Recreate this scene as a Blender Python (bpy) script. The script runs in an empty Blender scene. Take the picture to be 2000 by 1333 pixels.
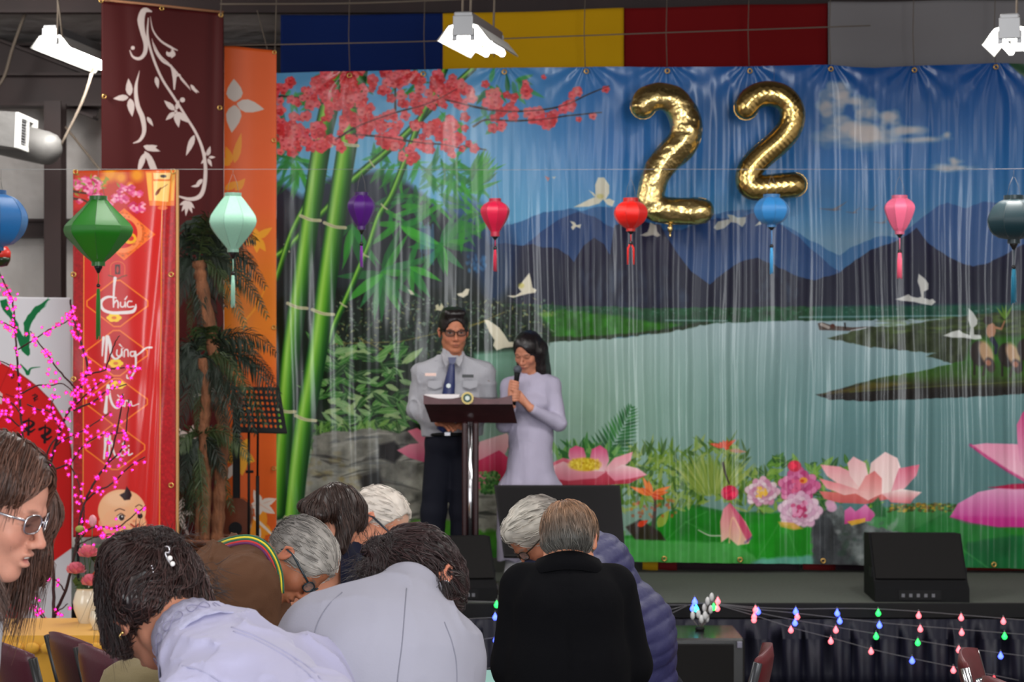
import bpy, math, random
import numpy as np
from mathutils import Vector, Matrix
PI = math.pi
random.seed(7)
RNG = np.random.default_rng(7)
SC = bpy.context.scene
COL = SC.collection

# ------------------------------------------------------------------ camera, world, lights, exposure
CZ, FPX, HZ = 1.95, 4160.0, 690.0        # camera height, focal length in pixels of a 2000 px wide frame, horizon row
def P(px, py, Y):
    return Vector(((px - 1000.0) * Y / FPX, Y, CZ - (py - HZ) * Y / FPX))
cam_d = bpy.data.cameras.new('camera'); cam = bpy.data.objects.new('camera', cam_d); COL.objects.link(cam)
cam.location = (0, 0, CZ); cam.rotation_euler = (PI / 2, 0, 0)
cam_d.sensor_width = 36; cam_d.lens = FPX / 2000 * 36
cam_d.shift_y = (HZ - 666.5) / 2000
cam_d.clip_start = .1; cam_d.clip_end = 200
cam_d.dof.use_dof = True; cam_d.dof.focus_distance = 5.4; cam_d.dof.aperture_fstop = 9.5
SC.camera = cam

SC.view_settings.view_transform = 'Standard'; SC.view_settings.look = 'None'
SC.view_settings.gamma = 1; SC.view_settings.use_curve_mapping = False
SC.view_settings.exposure = 0.6
w = bpy.data.worlds.new('world'); SC.world = w; w.use_nodes = True
w.node_tree.nodes['Background'].inputs[0].default_value = (0.86, 0.92, 1.0, 1)
w.node_tree.nodes['Background'].inputs[1].default_value = 0.36

def area(name, loc, target, sx, sy, power, col=(1, 1, 1)):
    d = bpy.data.lights.new(name, 'AREA'); d.shape = 'RECTANGLE'; d.size = sx; d.size_y = sy; d.energy = power; d.color = col
    o = bpy.data.objects.new(name, d); COL.objects.link(o); o.location = loc
    o.rotation_euler = (Vector(target) - Vector(loc)).to_track_quat('-Z', 'Y').to_euler()
    return o
# the hall's own tube lamps (rows continuing toward and behind the camera), a lamp added for the back wall, plus daylight from the open bay doors
for ix, x in enumerate((-4.4, -1.4, 1.6, 4.6)):
    for iy, (y, pw) in enumerate(((9.9, 27), (6.5, 18), (2.5, 16), (-1.5, 22))):
        area('unseen_ceiling_light', (x, y, 4.1), (x, y, 0), .35, 1.2, pw, (1, .97, .93))
area('unseen_ceiling_light', (-3.6, 12.4, 4.15), (-3.6, 14.6, 1), .35, 1.2, 34, (1, .97, .93))  # added lamp out of view, there only to brighten the left back wall
area('bay_door_daylight', (-6.2, 2.2, 2.6), (0.3, 9.5, 1.2), 3.0, 3.4, 95, (.93, .97, 1.0))
area('rear_door_daylight', (2.2, -4.6, 2.4), (0.6, 12, 1.9), 2.0, 3.4, 350, (.95, .98, 1.0))

# ------------------------------------------------------------------ node helpers
def lin(c):
    return tuple(((v / 255) / 12.92 if v / 255 <= .04045 else ((v / 255 + .055) / 1.055) ** 2.4) for v in c)
def mat(name, col=(128, 128, 128), rough=.6, spec=.5, metal=0, noise=None, bump=None, sheen=0, emit=None, coat=0, trans=0, aniso=0, attr=None, img=None, alpha=1, gain=1.0, stretch=(1, 1, 1), sss=0):
    """procedural Principled material. noise=(scale, amount): colour mottling; bump=(scale, strength, distance)"""
    m = bpy.data.materials.new(name); m.use_nodes = True; nt = m.node_tree; b = nt.nodes['Principled BSDF']
    N = nt.nodes.new; L = nt.links.new
    c = (*lin(col), 1) if len(col) == 3 else col
    b.inputs['Base Color'].default_value = c
    b.inputs['Roughness'].default_value = rough
    b.inputs['Specular IOR Level'].default_value = spec
    b.inputs['Metallic'].default_value = metal
    if sheen: b.inputs['Sheen Weight'].default_value = sheen; b.inputs['Sheen Roughness'].default_value = .4
    if coat: b.inputs['Coat Weight'].default_value = coat; b.inputs['Coat Roughness'].default_value = .12
    if trans: b.inputs['Transmission Weight'].default_value = trans
    if aniso: b.inputs['Anisotropic'].default_value = aniso
    if sss: b.inputs['Subsurface Weight'].default_value = sss; b.inputs['Subsurface Scale'].default_value = .012; b.inputs['Subsurface Radius'].default_value = (1, .35, .2)
    if alpha < 1: b.inputs['Alpha'].default_value = alpha
    if emit:
        b.inputs['Emission Color'].default_value = (*lin(emit[0]), 1); b.inputs['Emission Strength'].default_value = emit[1]
    src = None
    if attr:
        a = N('ShaderNodeVertexColor'); a.layer_name = attr; src = a.outputs['Color']
    if img:
        t = N('ShaderNodeTexImage'); t.image = img; t.extension = 'EXTEND'; src = t.outputs['Color']
        if gain != 1.0:
            mm = N('ShaderNodeVectorMath'); mm.operation = 'SCALE'; mm.inputs['Scale'].default_value = gain; L(src, mm.inputs[0]); src = mm.outputs[0]
    tc = mp = None
    if noise or bump:
        tc = N('ShaderNodeTexCoord'); mp = N('ShaderNodeMapping'); mp.inputs['Scale'].default_value = stretch; L(tc.outputs['Object'], mp.inputs['Vector'])
    if noise:
        n = N('ShaderNodeTexNoise'); n.inputs['Scale'].default_value = noise[0]; n.inputs['Detail'].default_value = 4; L(mp.outputs[0], n.inputs['Vector'])
        mr = N('ShaderNodeMapRange'); mr.inputs['From Min'].default_value = .3; mr.inputs['From Max'].default_value = .7
        mr.inputs['To Min'].default_value = 1 - noise[1]; mr.inputs['To Max'].default_value = 1 + noise[1]; L(n.outputs['Fac'], mr.inputs['Value'])
        mm = N('ShaderNodeVectorMath'); mm.operation = 'SCALE'; L(mr.outputs[0], mm.inputs['Scale'])
        if src is None: mm.inputs[0].default_value = c[:3]
        else: L(src, mm.inputs[0])
        src = mm.outputs[0]
    if src is not None: L(src, b.inputs['Base Color'])
    if bump:
        n = N('ShaderNodeTexNoise'); n.inputs['Scale'].default_value = bump[0]; n.inputs['Detail'].default_value = 3; L(mp.outputs[0], n.inputs['Vector'])
        bp = N('ShaderNodeBump'); bp.inputs['Strength'].default_value = bump[1]; bp.inputs['Distance'].default_value = bump[2]
        L(n.outputs['Fac'], bp.inputs['Height']); L(bp.outputs[0], b.inputs['Normal'])
    return m

# ------------------------------------------------------------------ object helpers
def tag(o, label=None, cat=None, group=None, kind=None):
    if label: o['label'] = label
    if cat: o['category'] = cat
    if group: o['group'] = group
    if kind: o['kind'] = kind
    return o
def root(name, loc, label, cat, group=None):
    o = bpy.data.objects.new(name, None); COL.objects.link(o); o.location = loc; o.empty_display_size = .1
    return tag(o, label, cat, group)
def link(name, me, m=None, parent=None, smooth=True):
    """me built in WORLD coordinates; re-expressed in the parent's frame (parents carry translation only)"""
    o = bpy.data.objects.new(name, me); COL.objects.link(o)
    if m is not None:
        for mm in (m if isinstance(m, (list, tuple)) else [m]): me.materials.append(mm)
    if len(me.vertices):
        n = len(me.vertices); co = np.empty(n * 3, 'f'); me.vertices.foreach_get('co', co); co = co.reshape(-1, 3)
        base = (co.min(0) + co.max(0)) / 2; base[2] = co[:, 2].min()
        me.vertices.foreach_set('co', (co - base).ravel()); me.update()
        b = Vector([float(v) for v in base])
        o.location = b
        if parent is not None:
            o.parent = parent
            off = Vector((0, 0, 0)); q = parent
            while q is not None: off += Vector(q.location); q = q.parent
            o.location = b - off
    if smooth: me.polygons.foreach_set('use_smooth', [True] * len(me.polygons))
    return o

class MB:
    """mesh builder gathering verts and faces, in world coordinates"""
    def __init__(s): s.v = []; s.f = []; s.uv = None
    def add(s, v, f):
        n = len(s.v); s.v.extend([tuple(p) for p in v]); s.f.extend([tuple(i + n for i in q) for q in f])
    def box(s, a, b, bevel=0, M=None):
        (x0, y0, z0), (x1, y1, z1) = a, b
        if bevel <= 0:
            v = [(x0, y0, z0), (x1, y0, z0), (x1, y1, z0), (x0, y1, z0), (x0, y0, z1), (x1, y0, z1), (x1, y1, z1), (x0, y1, z1)]
            f = [(3, 2, 1, 0), (4, 5, 6, 7), (0, 1, 5, 4), (1, 2, 6, 5), (2, 3, 7, 6), (3, 0, 4, 7)]
        else:
            e = bevel; v = []; f = []
            def idx(i): return i
            for sx, X in ((1, x0), (-1, x1)):
                for sy, Y in ((1, y0), (-1, y1)):
                    for sz, Z in ((1, z0), (-1, z1)):
                        v += [(X, Y + sy * e, Z + sz * e), (X + sx * e, Y, Z + sz * e), (X + sx * e, Y + sy * e, Z)]
            def k(i, j, l, a): return ((i * 2 + j) * 2 + l) * 3 + a
            f += [(k(0, 0, 0, 0), k(0, 0, 1, 0), k(0, 1, 1, 0), k(0, 1, 0, 0)), (k(1, 0, 0, 0), k(1, 1, 0, 0), k(1, 1, 1, 0), k(1, 0, 1, 0)),
                  (k(0, 0, 0, 1), k(1, 0, 0, 1), k(1, 0, 1, 1), k(0, 0, 1, 1)), (k(0, 1, 0, 1), k(0, 1, 1, 1), k(1, 1, 1, 1), k(1, 1, 0, 1)),
                  (k(0, 0, 0, 2), k(0, 1, 0, 2), k(1, 1, 0, 2), k(1, 0, 0, 2)), (k(0, 0, 1, 2), k(1, 0, 1, 2), k(1, 1, 1, 2), k(0, 1, 1, 2))]
            for i in (0, 1):
                for j in (0, 1):
                    f.append((k(i, j, 0, 0), k(i, j, 0, 1), k(i, j, 1, 1), k(i, j, 1, 0)))
                    f.append((k(i, 0, j, 0), k(i, 0, j, 2), k(i, 1, j, 2), k(i, 1, j, 0)))
                    f.append((k(0, i, j, 1), k(0, i, j, 2), k(1, i, j, 2), k(1, i, j, 1)))
                    for l in (0, 1): f.append((k(i, j, l, 0), k(i, j, l, 1), k(i, j, l, 2)))
        if M is not None: v = [M @ Vector(p) for p in v]
        s.add(v, f); return s
    def tube(s, pts, r, n=8, cap=True, M=None):
        pts = [Vector(p) for p in pts]; k = len(pts)
        rs = r if hasattr(r, '__len__') else [r] * k
        up = Vector((0.31, .17, .93)); vs = []; t0 = (pts[1] - pts[0]).normalized()
        nrm = t0.cross(up).normalized() if t0.cross(up).length > 1e-4 else t0.cross(Vector((1, 0, 0))).normalized()
        for i, p in enumerate(pts):
            t = (pts[min(i + 1, k - 1)] - pts[max(i - 1, 0)]).normalized()
            nrm = (nrm - t * nrm.dot(t)).normalized(); bi = t.cross(nrm)
            for j in range(n):
                a = 2 * PI * j / n; vs.append(p + (nrm * math.cos(a) + bi * math.sin(a)) * rs[i])
        fs = [(i * n + j, i * n + (j + 1) % n, (i + 1) * n + (j + 1) % n, (i + 1) * n + j) for i in range(k - 1) for j in range(n)]
        if cap: fs += [tuple(reversed(range(n))), tuple(range((k - 1) * n, k * n))]
        if M is not None: vs = [M @ p for p in vs]
        s.add(vs, fs); return s
    def lathe(s, prof, c, n=24, axis=None, cap=True):
        """prof: (radius, height) pairs around a vertical axis at c"""
        vs = [(c[0] + r * math.cos(2 * PI * j / n + PI / n), c[1] + r * math.sin(2 * PI * j / n + PI / n), c[2] + h) for r, h in prof for j in range(n)]
        k = len(prof)
        fs = [(i * n + j, i * n + (j + 1) % n, (i + 1) * n + (j + 1) % n, (i + 1) * n + j) for i in range(k - 1) for j in range(n)]
        if cap: fs += [tuple(reversed(range(n))), tuple(range((k - 1) * n, k * n))]
        s.add(vs, fs); return s
    def prism(s, poly, y0, y1):
        """poly: (x,z) outline extruded along y"""
        n = len(poly); v = [(x, y0, z) for x, z in poly] + [(x, y1, z) for x, z in poly]
        f = [tuple(range(n)), tuple(reversed(range(n, 2 * n)))] + [(i, i + n, (i + 1) % n + n, (i + 1) % n) for i in range(n)]
        s.add(v, f); return s
    def mesh(s, name='mesh'):
        me = bpy.data.meshes.new(name); me.from_pydata([tuple(p) for p in s.v], [], s.f); me.update(); return me
    def build(s, name, m, parent=None, smooth=False):
        return link(name, s.mesh(name), m, parent, smooth)
def ico(c, r, sx=1, sy=1, sz=1, n=10, k=6):
    mb = MB(); prof = [(math.sin(PI * i / k) * r + 1e-5, -math.cos(PI * i / k) * r * sz) for i in range(k + 1)]
    mb.lathe(prof, (0, 0, 0), n); return [(c[0] + x * sx, c[1] + y * sy, c[2] + z) for x, y, z in mb.v], mb.f
def autosmooth(o, ang=35):
    me = o.data
    me.polygons.foreach_set('use_smooth', [True] * len(me.polygons))
    try: me.set_sharp_from_angle(angle=math.radians(ang))
    except Exception: pass
    return o
def solid(o, t):
    md = o.modifiers.new('thickness', 'SOLIDIFY'); md.thickness = t; md.offset = 0; return o
def spline(pts, n=6):
    """Catmull-Rom through points"""
    q = [Vector(p) for p in pts]; q = [q[0] * 2 - q[1]] + q + [q[-1] * 2 - q[-2]]; out = []
    for i in range(1, len(q) - 2):
        for k in range(n):
            t = k / n; a, b, c, d = q[i - 1], q[i], q[i + 1], q[i + 2]
            out.append(.5 * ((2 * b) + (c - a) * t + (2 * a - 5 * b + 4 * c - d) * t * t + (3 * b - a - 3 * c + d) * t ** 3))
    out.append(q[-2]); return out

# ------------------------------------------------------------------ noise in numpy
def vnoise(p, seed=0):
    """3D value noise, p (N,3) -> (N,) in -1..1"""
    i = np.floor(p).astype(np.int64); f = p - i; f = f * f * (3 - 2 * f); r = 0
    for dx in (0, 1):
        for dy in (0, 1):
            for dz in (0, 1):
                h = (i[:, 0] + dx) * 374761393 + (i[:, 1] + dy) * 668265263 + (i[:, 2] + dz) * 2147483647 + seed * 974711
                h = (h ^ (h >> 13)) * 1274126177; h = (h ^ (h >> 16)) & 0xffff
                wgt = (f[:, 0] if dx else 1 - f[:, 0]) * (f[:, 1] if dy else 1 - f[:, 1]) * (f[:, 2] if dz else 1 - f[:, 2])
                r = r + wgt * (h / 32768.0 - 1)
    return r

# ------------------------------------------------------------------ signed distance modelling
def A3(v): return np.array([float(x) for x in v], 'f')
def rc(a, b, ra, rb=None):
    rb = ra if rb is None else rb; a = A3(a); b = A3(b); ba = b - a; l2 = float(ba @ ba) + 1e-12
    def f(p):
        t = np.clip((p - a) @ ba / l2, 0, 1)
        return np.linalg.norm(p - a - t[:, None] * ba, axis=1) - (ra + (rb - ra) * t)
    return f
def ell(c, r, R=None):
    c = A3(c); r = A3(r); Rm = None if R is None else np.array(R, 'f')
    def f(p):
        q = p - c
        if Rm is not None: q = q @ Rm
        k0 = np.linalg.norm(q / r, axis=1); k1 = np.linalg.norm(q / (r * r), axis=1) + 1e-9
        return k0 * (k0 - 1) / k1
    return f
def plane(c, n):
    c = A3(c); n = A3(n); n = n / np.linalg.norm(n)
    return lambda p: (p - c) @ n
def rbox(c, h, r, R=None):
    c = A3(c); h = A3(h); Rm = None if R is None else np.array(R, 'f')
    def f(p):
        q = p - c
        if Rm is not None: q = q @ Rm
        q = np.abs(q) - (h - r)
        return np.linalg.norm(np.maximum(q, 0), axis=1) + np.minimum(q.max(1), 0) - r
    return f
def smin(a, b, k):
    if k <= 0: return np.minimum(a, b)
    h = np.maximum(k - np.abs(a - b), 0) / k
    return np.minimum(a, b) - h * h * k * .25
def smax(a, b, k): return -smin(-a, -b, k)
class S:
    """a blend of primitives: add, cut, keep (intersection)"""
    def __init__(s, M=None): s.ops = []; s.disp = None; s.M = None if M is None else np.array(M, 'f')
    def add(s, f, k=.02): s.ops.append((0, f, k)); return s
    def cut(s, f, k=.01): s.ops.append((1, f, k)); return s
    def keep(s, f, k=.01): s.ops.append((2, f, k)); return s
    def __call__(s, p):
        p = np.asarray(p, 'f')
        if s.M is not None: p = (p - s.M[:3, 3]) @ s.M[:3, :3]       # world -> local (rotation + translation)
        d = None
        for op, f, k in s.ops:
            e = f(p)
            if d is None: d = e
            elif op == 0: d = smin(d, e, k)
            elif op == 1: d = smax(d, -e, k)
            else: d = smax(d, e, k)
        if s.disp is not None: d = d - s.disp(p)
        return d
def surf(f, lo, hi, h):
    """sparse surface nets -> verts (N,3), quads (M,4)"""
    lo = A3(lo); hi = A3(hi); B = 8
    nb = np.maximum(np.ceil((hi - lo) / (h * B)).astype(int), 1); n = nb * B
    g = np.stack(np.meshgrid(*[np.arange(k) for k in nb], indexing='ij'), -1).reshape(-1, 3)
    cen = lo + (g + .5) * (B * h)
    d = f(cen.astype('f')); act = g[np.abs(d) < B * h * 1.25 + .02]
    F = np.full(tuple(n + 1), 1.0, 'f'); inside = g[d <= -(B * h * 1.25 + .02)]
    for q in inside: F[q[0] * B:q[0] * B + B + 1, q[1] * B:q[1] * B + B + 1, q[2] * B:q[2] * B + B + 1] = -1
    o = np.stack(np.meshgrid(*[np.arange(B + 1)] * 3, indexing='ij'), -1).reshape(-1, 3)
    for s0 in range(0, len(act), 400):
        a = act[s0:s0 + 400]; idx = (a[:, None, :] * B + o[None]).reshape(-1, 3)
        F[idx[:, 0], idx[:, 1], idx[:, 2]] = f((lo + idx * h).astype('f'))
    neg = F < 0
    c = neg[:-1, :-1, :-1].astype(np.int8)
    for dx in (0, 1):
        for dy in (0, 1):
            for dz in (0, 1):
                if dx + dy + dz: c = c + neg[dx:n[0] + dx, dy:n[1] + dy, dz:n[2] + dz]
    cells = np.argwhere((c > 0) & (c < 8)); m = len(cells)
    vid = np.full(tuple(n), -1, np.int64); vid[cells[:, 0], cells[:, 1], cells[:, 2]] = np.arange(m)
    acc = np.zeros((m, 3)); cnt = np.zeros(m)
    cor = [(x, y, z) for x in (0, 1) for y in (0, 1) for z in (0, 1)]
    val = {q: F[cells[:, 0] + q[0], cells[:, 1] + q[1], cells[:, 2] + q[2]] for q in cor}
    for q in cor:
        for ax in range(3):
            if q[ax] == 0:
                r = list(q); r[ax] = 1; r = tuple(r); a, b = val[q], val[r]; x = (a < 0) != (b < 0)
                t = np.where(x, a / np.where(x, a - b, 1), 0)
                pos = np.tile(np.array(q, float), (m, 1)); pos[:, ax] += t
                acc += pos * x[:, None]; cnt += x
    V = lo + (cells + acc / cnt[:, None]) * h
    quads = []
    for ax in range(3):
        u, v = (ax + 1) % 3, (ax + 2) % 3
        sl = [slice(0, n[0]), slice(0, n[1]), slice(0, n[2])]; s0 = [slice(0, n[0]), slice(0, n[1]), slice(0, n[2])]
        for t in (u, v): s0[t] = slice(1, n[t]); sl[t] = slice(1, n[t])
        s1 = list(s0); s1[ax] = slice(1, n[ax] + 1); s0[ax] = slice(0, n[ax])
        a = neg[tuple(s0)]; b = neg[tuple(s1)]
        e = np.argwhere(a != b); sgn = a[e[:, 0], e[:, 1], e[:, 2]]
        e[:, u] += 1; e[:, v] += 1
        def at(du, dv):
            w_ = e.copy(); w_[:, u] -= du; w_[:, v] -= dv; return vid[w_[:, 0], w_[:, 1], w_[:, 2]]
        q = np.stack([at(1, 1), at(0, 1), at(0, 0), at(1, 0)], 1)
        q[~sgn] = q[~sgn][:, ::-1]; quads.append(q)
    Q = np.concatenate(quads); Q = Q[(Q >= 0).all(1)]
    return V.astype('f'), Q
def npmesh(name, V, Q):
    me = bpy.data.meshes.new(name); nq, k = Q.shape
    me.vertices.add(len(V)); me.vertices.foreach_set('co', np.ascontiguousarray(V, 'f').ravel())
    me.loops.add(nq * k); me.loops.foreach_set('vertex_index', np.ascontiguousarray(Q, np.int32).ravel())
    me.polygons.add(nq); me.polygons.foreach_set('loop_start', np.arange(0, nq * k, k, dtype=np.int32))
    me.update(calc_edges=True); me.validate(); return me
def paint(me, col, name='tint'):
    a = me.color_attributes.new(name, 'FLOAT_COLOR', 'POINT')
    c = np.ones((len(me.vertices), 4), 'f'); c[:, :3] = col; a.data.foreach_set('color', c.ravel())
LIN = lambda c: np.array(lin(c), 'f')
def sdf_obj(name, f, lo, hi, h, m, parent=None, color=None):
    V, Q = surf(f, lo, hi, h)
    me = npmesh(name, V, Q)
    if color is not None: paint(me, color(V))
    return link(name, me, m, parent)
def frame(face, up, c):
    """4x4 of a head-like frame: local -Y = face direction, local Z = up"""
    f = Vector(face).normalized(); u = Vector(up); u = (u - f * u.dot(f)).normalized(); s = u.cross(f)   # local +X
    M = Matrix.Identity(4)
    for i in range(3): M[i][0] = s[i]; M[i][1] = -f[i]; M[i][2] = u[i]; M[i][3] = c[i]
    return M

# ------------------------------------------------------------------ flat prints, rasterised here (coordinates: print space)
class Print:
    def __init__(s, x0, y0, x1, y1, sc=1.0, bg=(128, 128, 128)):
        s.x0, s.y0, s.x1, s.y1, s.sc = x0, y0, x1, y1, sc
        s.W = int((x1 - x0) * sc); s.H = int((y1 - y0) * sc)
        s.a = np.empty((s.H, s.W, 3), 'f'); s.a[:] = bg
        s.X = (x0 + (np.arange(s.W) + .5) / sc).astype('f'); s.Y = (y0 + (np.arange(s.H) + .5) / sc).astype('f')
    def win(s, bx0, by0, bx1, by1):
        i0 = max(0, int((by0 - s.y0) * s.sc) - 2); i1 = min(s.H, int((by1 - s.y0) * s.sc) + 3)
        j0 = max(0, int((bx0 - s.x0) * s.sc) - 2); j1 = min(s.W, int((bx1 - s.x0) * s.sc) + 3)
        return (i0, i1, j0, j1) if i1 > i0 and j1 > j0 else None
    def blend(s, w, al, col):
        i0, i1, j0, j1 = w; v = s.a[i0:i1, j0:j1]
        c = col(s.X[None, j0:j1], s.Y[i0:i1, None]) if callable(col) else np.array(col, 'f')
        v += (c - v) * al[..., None]
    def noise(s, w, fx, fy=None, seed=0, oct=2):
        i0, i1, j0, j1 = w; fy = fy or fx
        X, Y = np.meshgrid(s.X[j0:j1], s.Y[i0:i1]); r = 0; amp = 1
        for o in range(oct):
            p = np.stack([X.ravel() * fx * 2 ** o, Y.ravel() * fy * 2 ** o, np.full(X.size, .5 + o)], 1); r = r + amp * vnoise(p, seed + o); amp *= .5
        return r.reshape(X.shape)
    def poly(s, pts, col, al=1.0, fe=1.0, rough=0, tex=0, texf=.05, seed=0):
        p = np.array(pts, 'f'); m = fe + 1
        w = s.win(p[:, 0].min() - m, p[:, 1].min() - m, p[:, 0].max() + m, p[:, 1].max() + m)
        if w is None: return
        i0, i1, j0, j1 = w; X, Y = np.meshgrid(s.X[j0:j1], s.Y[i0:i1])
        if rough: n = s.noise(w, .09, seed=seed); X = X + n * rough; Y = Y + s.noise(w, .09, seed=seed + 9) * rough
        ins = np.zeros(X.shape, bool); d2 = np.full(X.shape, 1e9, 'f')
        for k in range(len(p)):
            (ax, ay), (bx, by) = p[k], p[(k + 1) % len(p)]
            if ay != by: ins ^= ((Y > min(ay, by)) & (Y <= max(ay, by)) & (X < ax + (Y - ay) * (bx - ax) / (by - ay)))
            ex, ey = bx - ax, by - ay; L2 = ex * ex + ey * ey + 1e-9
            t = np.clip(((X - ax) * ex + (Y - ay) * ey) / L2, 0, 1)
            d2 = np.minimum(d2, (X - ax - t * ex) ** 2 + (Y - ay - t * ey) ** 2)
        d = np.sqrt(d2) * np.where(ins, -1, 1); A = np.clip(.5 - d / fe, 0, 1) * al
        s.blend(w, A, col)
        if tex:
            n = s.noise(w, texf, seed=seed + 3, oct=4); s.a[i0:i1, j0:j1] *= (1 + n * tex * (A > .3))[..., None]
    def ell(s, cx, cy, rx, ry, col, ang=0, al=1.0, fe=1.0):
        R = max(rx, ry) + fe + 1; w = s.win(cx - R, cy - R, cx + R, cy + R)
        if w is None: return
        i0, i1, j0, j1 = w; X = s.X[None, j0:j1] - cx; Y = s.Y[i0:i1, None] - cy
        ca, sa = math.cos(ang), math.sin(ang); u = X * ca + Y * sa; v = -X * sa + Y * ca
        k = np.sqrt((u / rx) ** 2 + (v / ry) ** 2); s.blend(w, np.clip(.5 - (k - 1) * min(rx, ry) / fe, 0, 1) * al, col)
    def line(s, pts, wd, col, al=1.0, fe=1.0):
        n = len(pts); ws = wd if hasattr(wd, '__len__') else [wd] * n; m = max(ws) + fe + 1
        if hasattr(wd, '__len__') and len(ws) != n: ws = np.interp(np.linspace(0, 1, n), np.linspace(0, 1, len(ws)), ws)
        xs = [q[0] for q in pts]; ys = [q[1] for q in pts]
        w = s.win(min(xs) - m, min(ys) - m, max(xs) + m, max(ys) + m)
        if w is None: return
        i0, i1, j0, j1 = w; X = s.X[None, j0:j1]; Y = s.Y[i0:i1, None]; d = np.full((i1 - i0, j1 - j0), 1e9, 'f')
        for k in range(n - 1):
            (ax, ay), (bx, by) = pts[k][:2], pts[k + 1][:2]; ex, ey = bx - ax, by - ay; L2 = ex * ex + ey * ey + 1e-9
            t = np.clip(((X - ax) * ex + (Y - ay) * ey) / L2, 0, 1)
            d = np.minimum(d, np.sqrt((X - ax - t * ex) ** 2 + (Y - ay - t * ey) ** 2) - (ws[k] + (ws[k + 1] - ws[k]) * t) / 2)
        s.blend(w, np.clip(.5 - d / fe, 0, 1) * al, col)
    def curve(s, pts, wd, col, al=1.0, fe=1.0, n=8):
        s.line([(v.x, v.y) for v in spline([(a, b, 0) for a, b in pts], n)], wd, col, al, fe)
    def leaf(s, x, y, L, wd, ang, col, al=1.0, vein=None, fe=1.0, bend=0):
        """a pointed leaf from (x,y) toward ang (radians, y down)"""
        q = []; ts = (0, .15, .35, .6, .82, 1); pr = (0.15, .75, 1, .8, .4, 0)
        def c(t): a = ang + bend * t; return x + math.cos(a) * L * t, y + math.sin(a) * L * t
        for sg in (1, -1):
            r = [(c(t)[0] - math.sin(ang) * wd * .5 * k * sg, c(t)[1] + math.cos(ang) * wd * .5 * k * sg) for t, k in zip(ts, pr)]
            q += r if sg == 1 else r[::-1][1:]
        s.poly(q, col, al, fe)
        if vein: s.line([c(0), c(.5), c(.9)], [1.2, .6], vein, .6, 1)
    def below(s, pts, col, al=1.0, fe=1.5, x0=None, x1=None, bot=None):
        xs = [p[0] for p in pts]; ys = [p[1] for p in pts]
        w = s.win(x0 if x0 is not None else xs[0], min(ys) - 4, x1 if x1 is not None else xs[-1], bot or s.y1)
        i0, i1, j0, j1 = w; top = np.interp(s.X[j0:j1], xs, ys)[None]; s.blend(w, np.clip((s.Y[i0:i1, None] - top) / fe + .5, 0, 1) * al, col)
    def image(s, name):
        im = bpy.data.images.new(name, s.W, s.H, alpha=False); a = np.ones((s.H, s.W, 4), 'f')
        a[..., :3] = np.clip(s.a, 0, 255)[::-1] / 255; im.pixels.foreach_set(a.ravel()); im.pack(); return im
def grad(stops, axis=1):
    ks = [k for k, _ in stops]; cs = np.array([c for _, c in stops], 'f')
    def f(X, Y):
        t = Y if axis else X; t = np.broadcast_to(t, np.broadcast_shapes(X.shape, Y.shape))
        return np.stack([np.interp(t, ks, cs[:, i]) for i in range(3)], -1)
    return f
def mix2(f, g, ks, axis=0):
    def h(X, Y):
        t = X if axis == 0 else Y; t = np.broadcast_to(t, np.broadcast_shapes(X.shape, Y.shape)); t = np.clip((t - ks[0]) / (ks[1] - ks[0]), 0, 1)[..., None]
        return f(X, Y) * (1 - t) + g(X, Y) * t
    return h

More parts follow.
